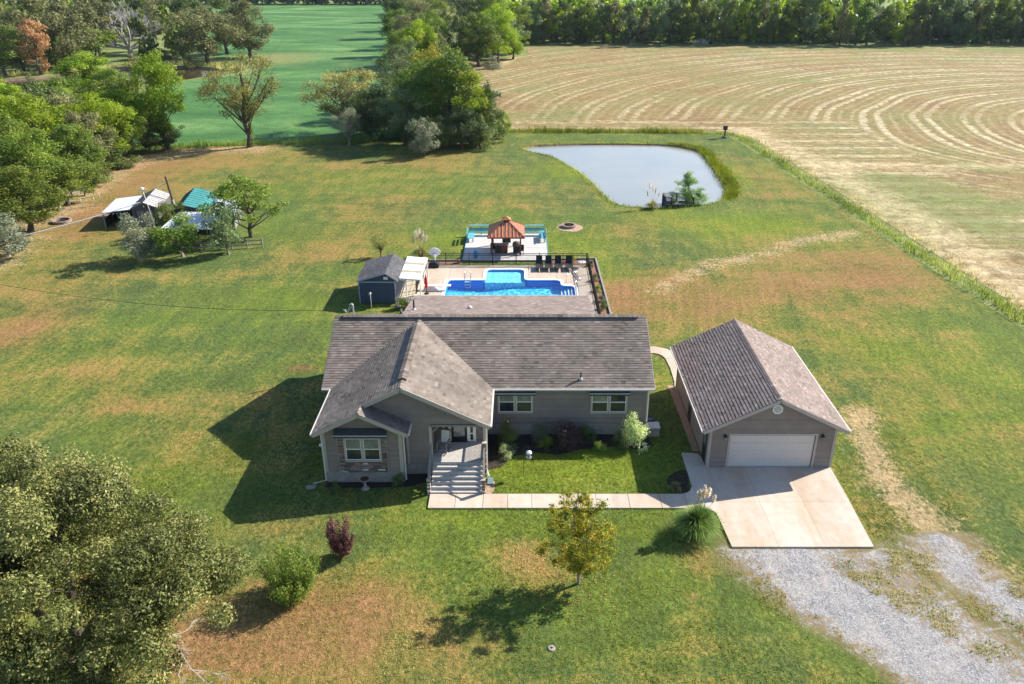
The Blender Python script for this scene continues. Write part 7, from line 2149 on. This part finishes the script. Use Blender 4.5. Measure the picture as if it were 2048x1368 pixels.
# autumn tree
rng = np.random.default_rng(12)
C, r = crown_clumps(rng, 'round', 1.95, 0.95, 5.1, 130, cr=(.11, .19), shell=.35)
C = np.vstack([C, [(-.55, .1, 5.15), (-.2, 0, 5.45), (-.9, 0, 4.8), (.15, 0, 5.2), (-1.35, 0, 4.6)]]); r = np.concatenate([r, [.22, .22, .2, .24, .16]])
x, y = G(1157, 1167)
broad_custom('pear_tree', x, y, 'young tree turning gold and orange in the front lawn', 'tree', C, r, 14000, .125, 'autumn', 13,
             [([(0, 0, 0), (0.0, 0, .55), (-.12, 0, 1.6), (-.3, .0, 3.4), (-.35, 0, 4.6)], .085, .02), ([(0, 0, .35), (.12, 0, 1.2), (.35, .1, 2.4), (.5, .1, 3.4)], .06, .02)], 'bark_pale', limbs=60, aspect=.45, inner=.0, spread=.6, twigs=3, up=.2)

# the great oak in the left foreground
rng = np.random.default_rng(21)
OX, OY = -18.0, 23.4
def lobes(defs, n, rr):
    C = []; R_ = []
    vol = np.array([d[3] * d[4] * d[5] for d in defs]); pr = vol / vol.sum()
    while len(C) < n:
        d = defs[rng.choice(len(defs), p=pr)]
        v = unit(rng.normal(size=(1, 3)))[0]
        if v[2] < -.45: continue
        s = .86 + .14 * rng.random() if rng.random() < .8 else rng.uniform(.3, .8)
        c = rng.uniform(*rr)
        p = np.array(d[:3]) + v * np.maximum(np.array(d[3:6]) * s - c * .6, .1)
        C.append(p - np.array([OX, OY, 0])); R_.append(c)
    return np.array(C), np.array(R_)
C, r = lobes([(-15.9, 22.0, 7.2, 5.2, 4.2, 4.1), (-12.6, 21.4, 6.3, 3.2, 3.0, 2.9), (-21.8, 24.0, 8.3, 4.2, 4.0, 3.2), (-16.6, 18.6, 5.0, 3.6, 2.8, 2.8), (-17.2, 24.0, 8.6, 2.8, 2.6, 2.3), (-13.6, 20.2, 5.2, 2.8, 2.2, 2.0), (-18.5, 20.5, 7.0, 3.5, 3.0, 3.6)], 250, (.42, .98))
oak = broad_custom('oak_tree', OX, OY, 'great olive green oak filling the lower left foreground', 'tree', C, r, 250000, .125, 'oak', 22,
             [([(0, 0, 0), (.15, 0, 1.4), (.4, -.2, 2.4)], .42, .30), ([(.3, -.1, 2.2), (1.6, -.5, 4.2), (3.2, -1.2, 6.0), (4.6, -1.6, 7.4)], .22, .06), ([(.3, -.1, 2.2), (.6, .2, 4.6), (.7, .2, 7.6), (.6, .3, 9.6)], .26, .06),
              ([(.3, -.1, 2.2), (-1.2, .2, 4.6), (-2.8, .6, 7.2)], .22, .06), ([(.3, -.1, 2.0), (1.2, -2.0, 3.6), (1.8, -4.2, 5.2)], .18, .05)], 'bark', limbs=90, aspect=.42, inner=.45, spread=.6, twigs=2, up=.3, tn=.2)
# dead bare limbs hanging under the oak
m = MB(); rb = random.Random(8)
def dead_branch(p, d, ln, r, lvl):
    q = p + d * ln; mid = p.lerp(q, .5) + Vector((rb.gauss(0, .08), rb.gauss(0, .08), rb.gauss(0, .08))) * ln
    m.tube([p, mid, q], [r, r * .75, r * .5], 4, cap=False)
    if lvl:
        for _ in range(3):
            nd = (d + Vector((rb.gauss(0, .5), rb.gauss(0, .5), rb.gauss(-.1, .35)))).normalized()
            dead_branch(p.lerp(q, rb.uniform(.4, 1)), nd, ln * .62, r * .55, lvl - 1)
dead_branch(Vector((4.3, -1.2, 3.6)), Vector((.8, -.3, -.35)).normalized(), 1.5, .03, 3)
dead_branch(Vector((4.0, -1.0, 4.4)), Vector((.6, .3, -.6)).normalized(), 1.3, .028, 3)
m.build('bare_limb', M['bark_dead'], oak)
for k in range(2):
    pass

# ---- pampas grass
def pampas(x, y, H, R, n, label, plumes, seed, leaf='pampas', group=None):
    rng = np.random.default_rng(seed)
    t = empty('pampas_grass', (x, y, 0), 0, label, 'ornamental grass', group)
    a = rng.random(n) * 2 * PI; s = R * np.sqrt(rng.random(n)); h = H * rng.uniform(.6, 1.0, n) * (1 - .25 * s / R)
    k = 5; Vs = []; 
    u = np.linspace(0, 1, k)
    out = s * rng.uniform(.9, 1.5, n)
    w = .016 + .014 * rng.random(n)
    dx, dy = np.cos(a), np.sin(a)
    V = np.empty((n, k, 2, 3))
    for i, q in enumerate(u):
        rad = .12 * s + out * q ** 1.6; z = h * (1.6 * q - .75 * q ** 2.2 * (0.4 + s / R)) 
        cx_, cy_ = dx * rad, dy * rad
        ww = w * (1 - q * .8)
        V[:, i, 0] = np.column_stack([cx_ - dy * ww, cy_ + dx * ww, z]); V[:, i, 1] = np.column_stack([cx_ + dy * ww, cy_ - dx * ww, z])
    V = V.reshape(-1, 3); V[:, 2] = np.maximum(V[:, 2], .01)
    base = (np.arange(n) * k * 2)[:, None]
    F = np.vstack([base + np.array([[2 * i, 2 * i + 1, 2 * i + 3, 2 * i + 2]]) for i in range(k - 1)])
    tt = np.tile(np.clip(rng.normal(.5, .25, n), 0, 1), k - 1)
    link('blades', np_mesh('blades', V, F, L[leaf], tt), t)
    for (px_, py_, pz, ln, rad) in plumes:
        m = MB(); b = Vector((px_ * .2, py_ * .2, .3)); tip = Vector((px_, py_, pz))
        m.tube([b, b.lerp(tip, .6) + Vector((0, 0, .1)), tip], .012, 4); d = Vector((px_ * .35, py_ * .35, 1)).normalized()
        m.build('stalk', M['creamboard'], t)
        rg = np.random.default_rng(seed + int(pz * 100))
        q = rg.random(520); P = np.array(tip)[None] + np.array(d)[None] * ((q - .3) * ln)[:, None] + rg.normal(size=(520, 3)) * (rad * np.sin(PI * np.clip(q, .03, 1)) ** .7)[:, None] * .6
        Vv, Ff = leaf_quads(P, rg.normal(size=(520, 3)), rg.uniform(.06, .13, 520), rg, .4)
        link('plume', np_mesh('plume', Vv, Ff, M['plume']), t)
    return t
x, y = G(1392, 1068)
pampas(x, y, 1.9, 1.0, 2600, 'large pampas grass clump beside the garage apron', [(.25, .3, 2.3, .75, .1), (.45, .2, 2.35, .6, .08), (.05, .35, 2.1, .6, .1), (.75, .2, 2.0, .45, .06)], 5)
x, y = G(841, 516)
pampas(x, y, 1.4, .8, 900, 'pampas grass with many cream plumes behind the pergola', [(-.3, .1, 2.2, .9, .16), (0, .1, 2.35, 1.0, .18), (.3, .1, 2.15, .9, .16), (.6, 0, 1.9, .9, .14), (-.6, 0, 1.8, .7, .1), (.15, .2, 1.9, .9, .16)], 6, 'weed')
x, y = G(1304, 417)
pampas(x, y, 1.1, .8, 700, 'pampas grass with thin white plumes left of the pond platform', [(-.4, .1, 2.6, .8, .07), (0, .1, 2.3, .8, .07), (.3, .1, 2.0, .7, .06), (-.6, .1, 1.7, .6, .06), (.7, 0, 1.6, .5, .05)], 7, 'weed')

# ---- tall grass, weeds: real blades, uncountable
def blades(name, label, pts, H, n_per, leaf, seed, w=.04, lean=.4, rad=.35):
    rng = np.random.default_rng(seed)
    P = np.repeat(np.asarray(pts), n_per, axis=0); n = len(P)
    hh = vnoise(P[:, 0], P[:, 1], 2.2, seed)
    x = P[:, 0] + rng.normal(size=n) * rad; y = P[:, 1] + rng.normal(size=n) * rad
    h = H * rng.uniform(.5, 1.2, n) * (.45 + .9 * hh); a = rng.random(n) * 6.28; b = rng.random(n) * 6.28
    lx, ly = np.cos(a) * h * lean * rng.random(n), np.sin(a) * h * lean * rng.random(n)
    ww = w * rng.uniform(.6, 1.4, n)
    V = np.empty((n, 4, 3))
    V[:, 0] = np.column_stack([x - np.cos(b) * ww, y - np.sin(b) * ww, np.zeros(n)]); V[:, 1] = np.column_stack([x + np.cos(b) * ww, y + np.sin(b) * ww, np.zeros(n)])
    V[:, 2] = np.column_stack([x + lx + np.cos(b) * ww * .3, y + ly + np.sin(b) * ww * .3, h]); V[:, 3] = np.column_stack([x + lx - np.cos(b) * ww * .3, y + ly - np.sin(b) * ww * .3, h])
    t = np.clip(rng.normal(.5, .2, n) + (vnoise(x, y, 5, seed + 3) - .5) * .9, 0, 1)
    o = link(name, np_mesh(name, V.reshape(-1, 3), np.arange(4 * n).reshape(n, 4), L[leaf], t))
    return tag(o, label, None, None, 'stuff')
def along(pts, step, width, seed):
    rr = random.Random(seed); out = []
    for (a, b) in zip(pts[:-1], pts[1:]):
        L_ = math.hypot(b[0] - a[0], b[1] - a[1]); n = max(1, int(L_ / step)); nx, ny = -(b[1] - a[1]) / L_, (b[0] - a[0]) / L_
        for i in range(n):
            t = (i + rr.random()) / n; k = rr.uniform(-.5, .5) * width
            out.append((a[0] + (b[0] - a[0]) * t + nx * k, a[1] + (b[1] - a[1]) * t + ny * k))
    return out
bord = [(43.6, 14), (40.9, 56), (39.0, 84), (37.5, 106), (36.0, 128), (35.3, 134.5), (33.6, 138), (30, 138.7)]
blades('field_margin', 'strip of tall green weeds between lawn and stubble field', along([(p[0] + .9, p[1]) for p in bord], .16, 1.3, 1), .5, 7, 'grass', 31)
blades('field_margin', 'pale weeds on the field side of the margin strip', along([(p[0] + 2.6, p[1]) for p in bord], .22, 2.2, 2), .38, 5, 'weed', 32)
blades('tall_grass', 'bright green tall grass strip behind the pond', along([(-2.5, 140.2), (10, 139.8), (22, 139.4), (31, 139.0)], .12, 2.0, 3), .8, 9, 'reed', 33)
blades('tall_grass', 'tall grass between back lawn and soybean field', along([(-60, 126.6), (-43, 129.9), (-24, 132.4)], .14, 1.6, 4), .8, 8, 'grass', 34)
n_ = len(POND)
rim_all = [((POND[i][0] - 17.5) * 1.02 + 17.5, (POND[i][1] - 112) * 1.012 + 112) for i in range(n_)]
right_rim = [((p[0] - 17.5) * 1.07 + 17.5, (p[1] - 112) * 1.02 + 112) for p in POND if p[0] > 23.0 and p[1] > 97]
right_rim.sort(key=lambda p: math.atan2(p[1] - 112, p[0] - 12))
blades('bank_grass', 'lime green bank grass on the right side of the pond', along(right_rim, .06, 1.2, 6), .34, 9, 'reed', 36, rad=.4)
blades('bank_grass', 'short green fringe all round the pond', along(rim_all + [rim_all[0]], .16, .5, 7), .22, 6, 'grass', 37, rad=.25)
fb = [(-150, 209), (-132, 211), (-117, 221), (-110, 233), (-97, 236), (-84, 233), (-75, 222)]
blades('bank_grass', 'rough yellow grass on the far pond bank', along(fb, .25, 5, 8), .9, 6, 'weed', 38, w=.09)
# grass tufts breaking the edges of the paving and beds
blades('grass_edge', 'uneven grass fringe along the front walk', along([(-5.2, 35.30), (9.7, 35.28), (10.4, 34.9), (10.6, 32.2)], .05, .08, 9), .09, 3, 'bush', 39, w=.012, rad=.04)
blades('grass_edge', 'uneven grass fringe on the house side of the walk', along([(-2.1, 36.68), (8.7, 36.7)], .05, .08, 10), .09, 3, 'bush', 40, w=.012, rad=.04)
blades('grass_edge', 'uneven grass fringe on the right side of the apron', along([(17.98, 32.2), (18.12, 39.2)], .05, .1, 11), .10, 3, 'grass', 41, w=.012, rad=.05)
# low grass blades over the near lawn
rng = np.random.default_rng(50)
n = 52000
xs_ = rng.uniform(-22, 24, n * 2); ys_ = rng.uniform(22.5, 43, n * 2)
ok = inside(xs_, ys_, LAWN)
for box in ((-5.3, 35.3, 10.8, 36.7), (9.5, 32.1, 18.2, 40.8), (10.7, 39, 18.3, 49.5), (-11.4, 36.9, -2.0, 60), (-2.3, 40.5, 8.0, 60), (-5.4, 36.5, -2.0, 44)):
    ok &= ~((xs_ > box[0]) & (xs_ < box[2]) & (ys_ > box[1]) & (ys_ < box[3]))
at = lawn_attrs(xs_, ys_)
ok &= (at['gravel'] < .12) & (at['bare'] < .5)
dens = fnoise(xs_, ys_, 1.6, 70)
ok &= rng.random(n * 2) < (dens * 1.5 - .15)
P = np.column_stack([xs_[ok], ys_[ok]])
dr = at['dry'][ok]
def tufts(name, label, P, leaf, seed, H):
    return blades(name, label, P, H, 2, leaf, seed, w=.014, lean=.9, rad=.035)
tufts('grass_tufts', 'green grass tufts standing in the near lawn', P[dr < .42], 'grass', 60, .075)
tufts('grass_tufts', 'yellow dry grass tufts in the near lawn', P[dr >= .42], 'weed', 61, .07)
# weeds in the gravel
xs_ = rng.uniform(10, 28, 9000); ys_ = rng.uniform(22.5, 32, 9000)
at = lawn_attrs(xs_, ys_)
ok = (at['gravel'] > .05) & (at['gravel'] < .62) & (fnoise(xs_, ys_, 1.2, 90) > .52)
blades('gravel_weeds', 'weeds and dry tufts growing in the gravel drive', np.column_stack([xs_[ok], ys_[ok]]), .10, 5, 'weed', 62, w=.015, lean=.9, rad=.08)
# fallen leaves under the pear tree
x, y = G(1157, 1167)
n = 420
P = np.column_stack([x - .8 + rng.normal(size=n) * 1.7, y + rng.normal(size=n) * 1.1, np.full(n, .03) + rng.random(n) * .03])
V, F = leaf_quads(P, rng.normal(size=(n, 3)) * .4 + np.array([0, 0, 1]), rng.uniform(.05, .10, n), rng, .6)
o = link('fallen_leaves', np_mesh('fallen_leaves', V, F, mat_leaf('fallen leaves', (.25, .10, .04), (.5, .25, .1), (.6, .45, .25), .1)))
tag(o, 'pale fallen leaves scattered round the young gold tree', None, None, 'stuff')

# ------------------------------------------------------------------ air
hz_m = bpy.data.materials.new('pale haze'); hz_m.use_nodes = True
ht = hz_m.node_tree
ht.nodes.remove(ht.nodes['Principled BSDF'])
pv = ht.nodes.new('ShaderNodeVolumePrincipled')
pv.inputs['Color'].default_value = (0.62, 0.78, 1.0, 1)
pv.inputs['Density'].default_value = 0.00005
pv.inputs['Anisotropy'].default_value = 0.2
ht.links.new(pv.outputs[0], ht.nodes['Material Output'].inputs['Volume'])
m = MB(); m.box(-1400, -400, -4, 1400, 2300, 34)
hz = m.build('haze', hz_m, None)
hz['kind'] = 'stuff'; hz['label'] = 'pale blue haze over the whole landscape'
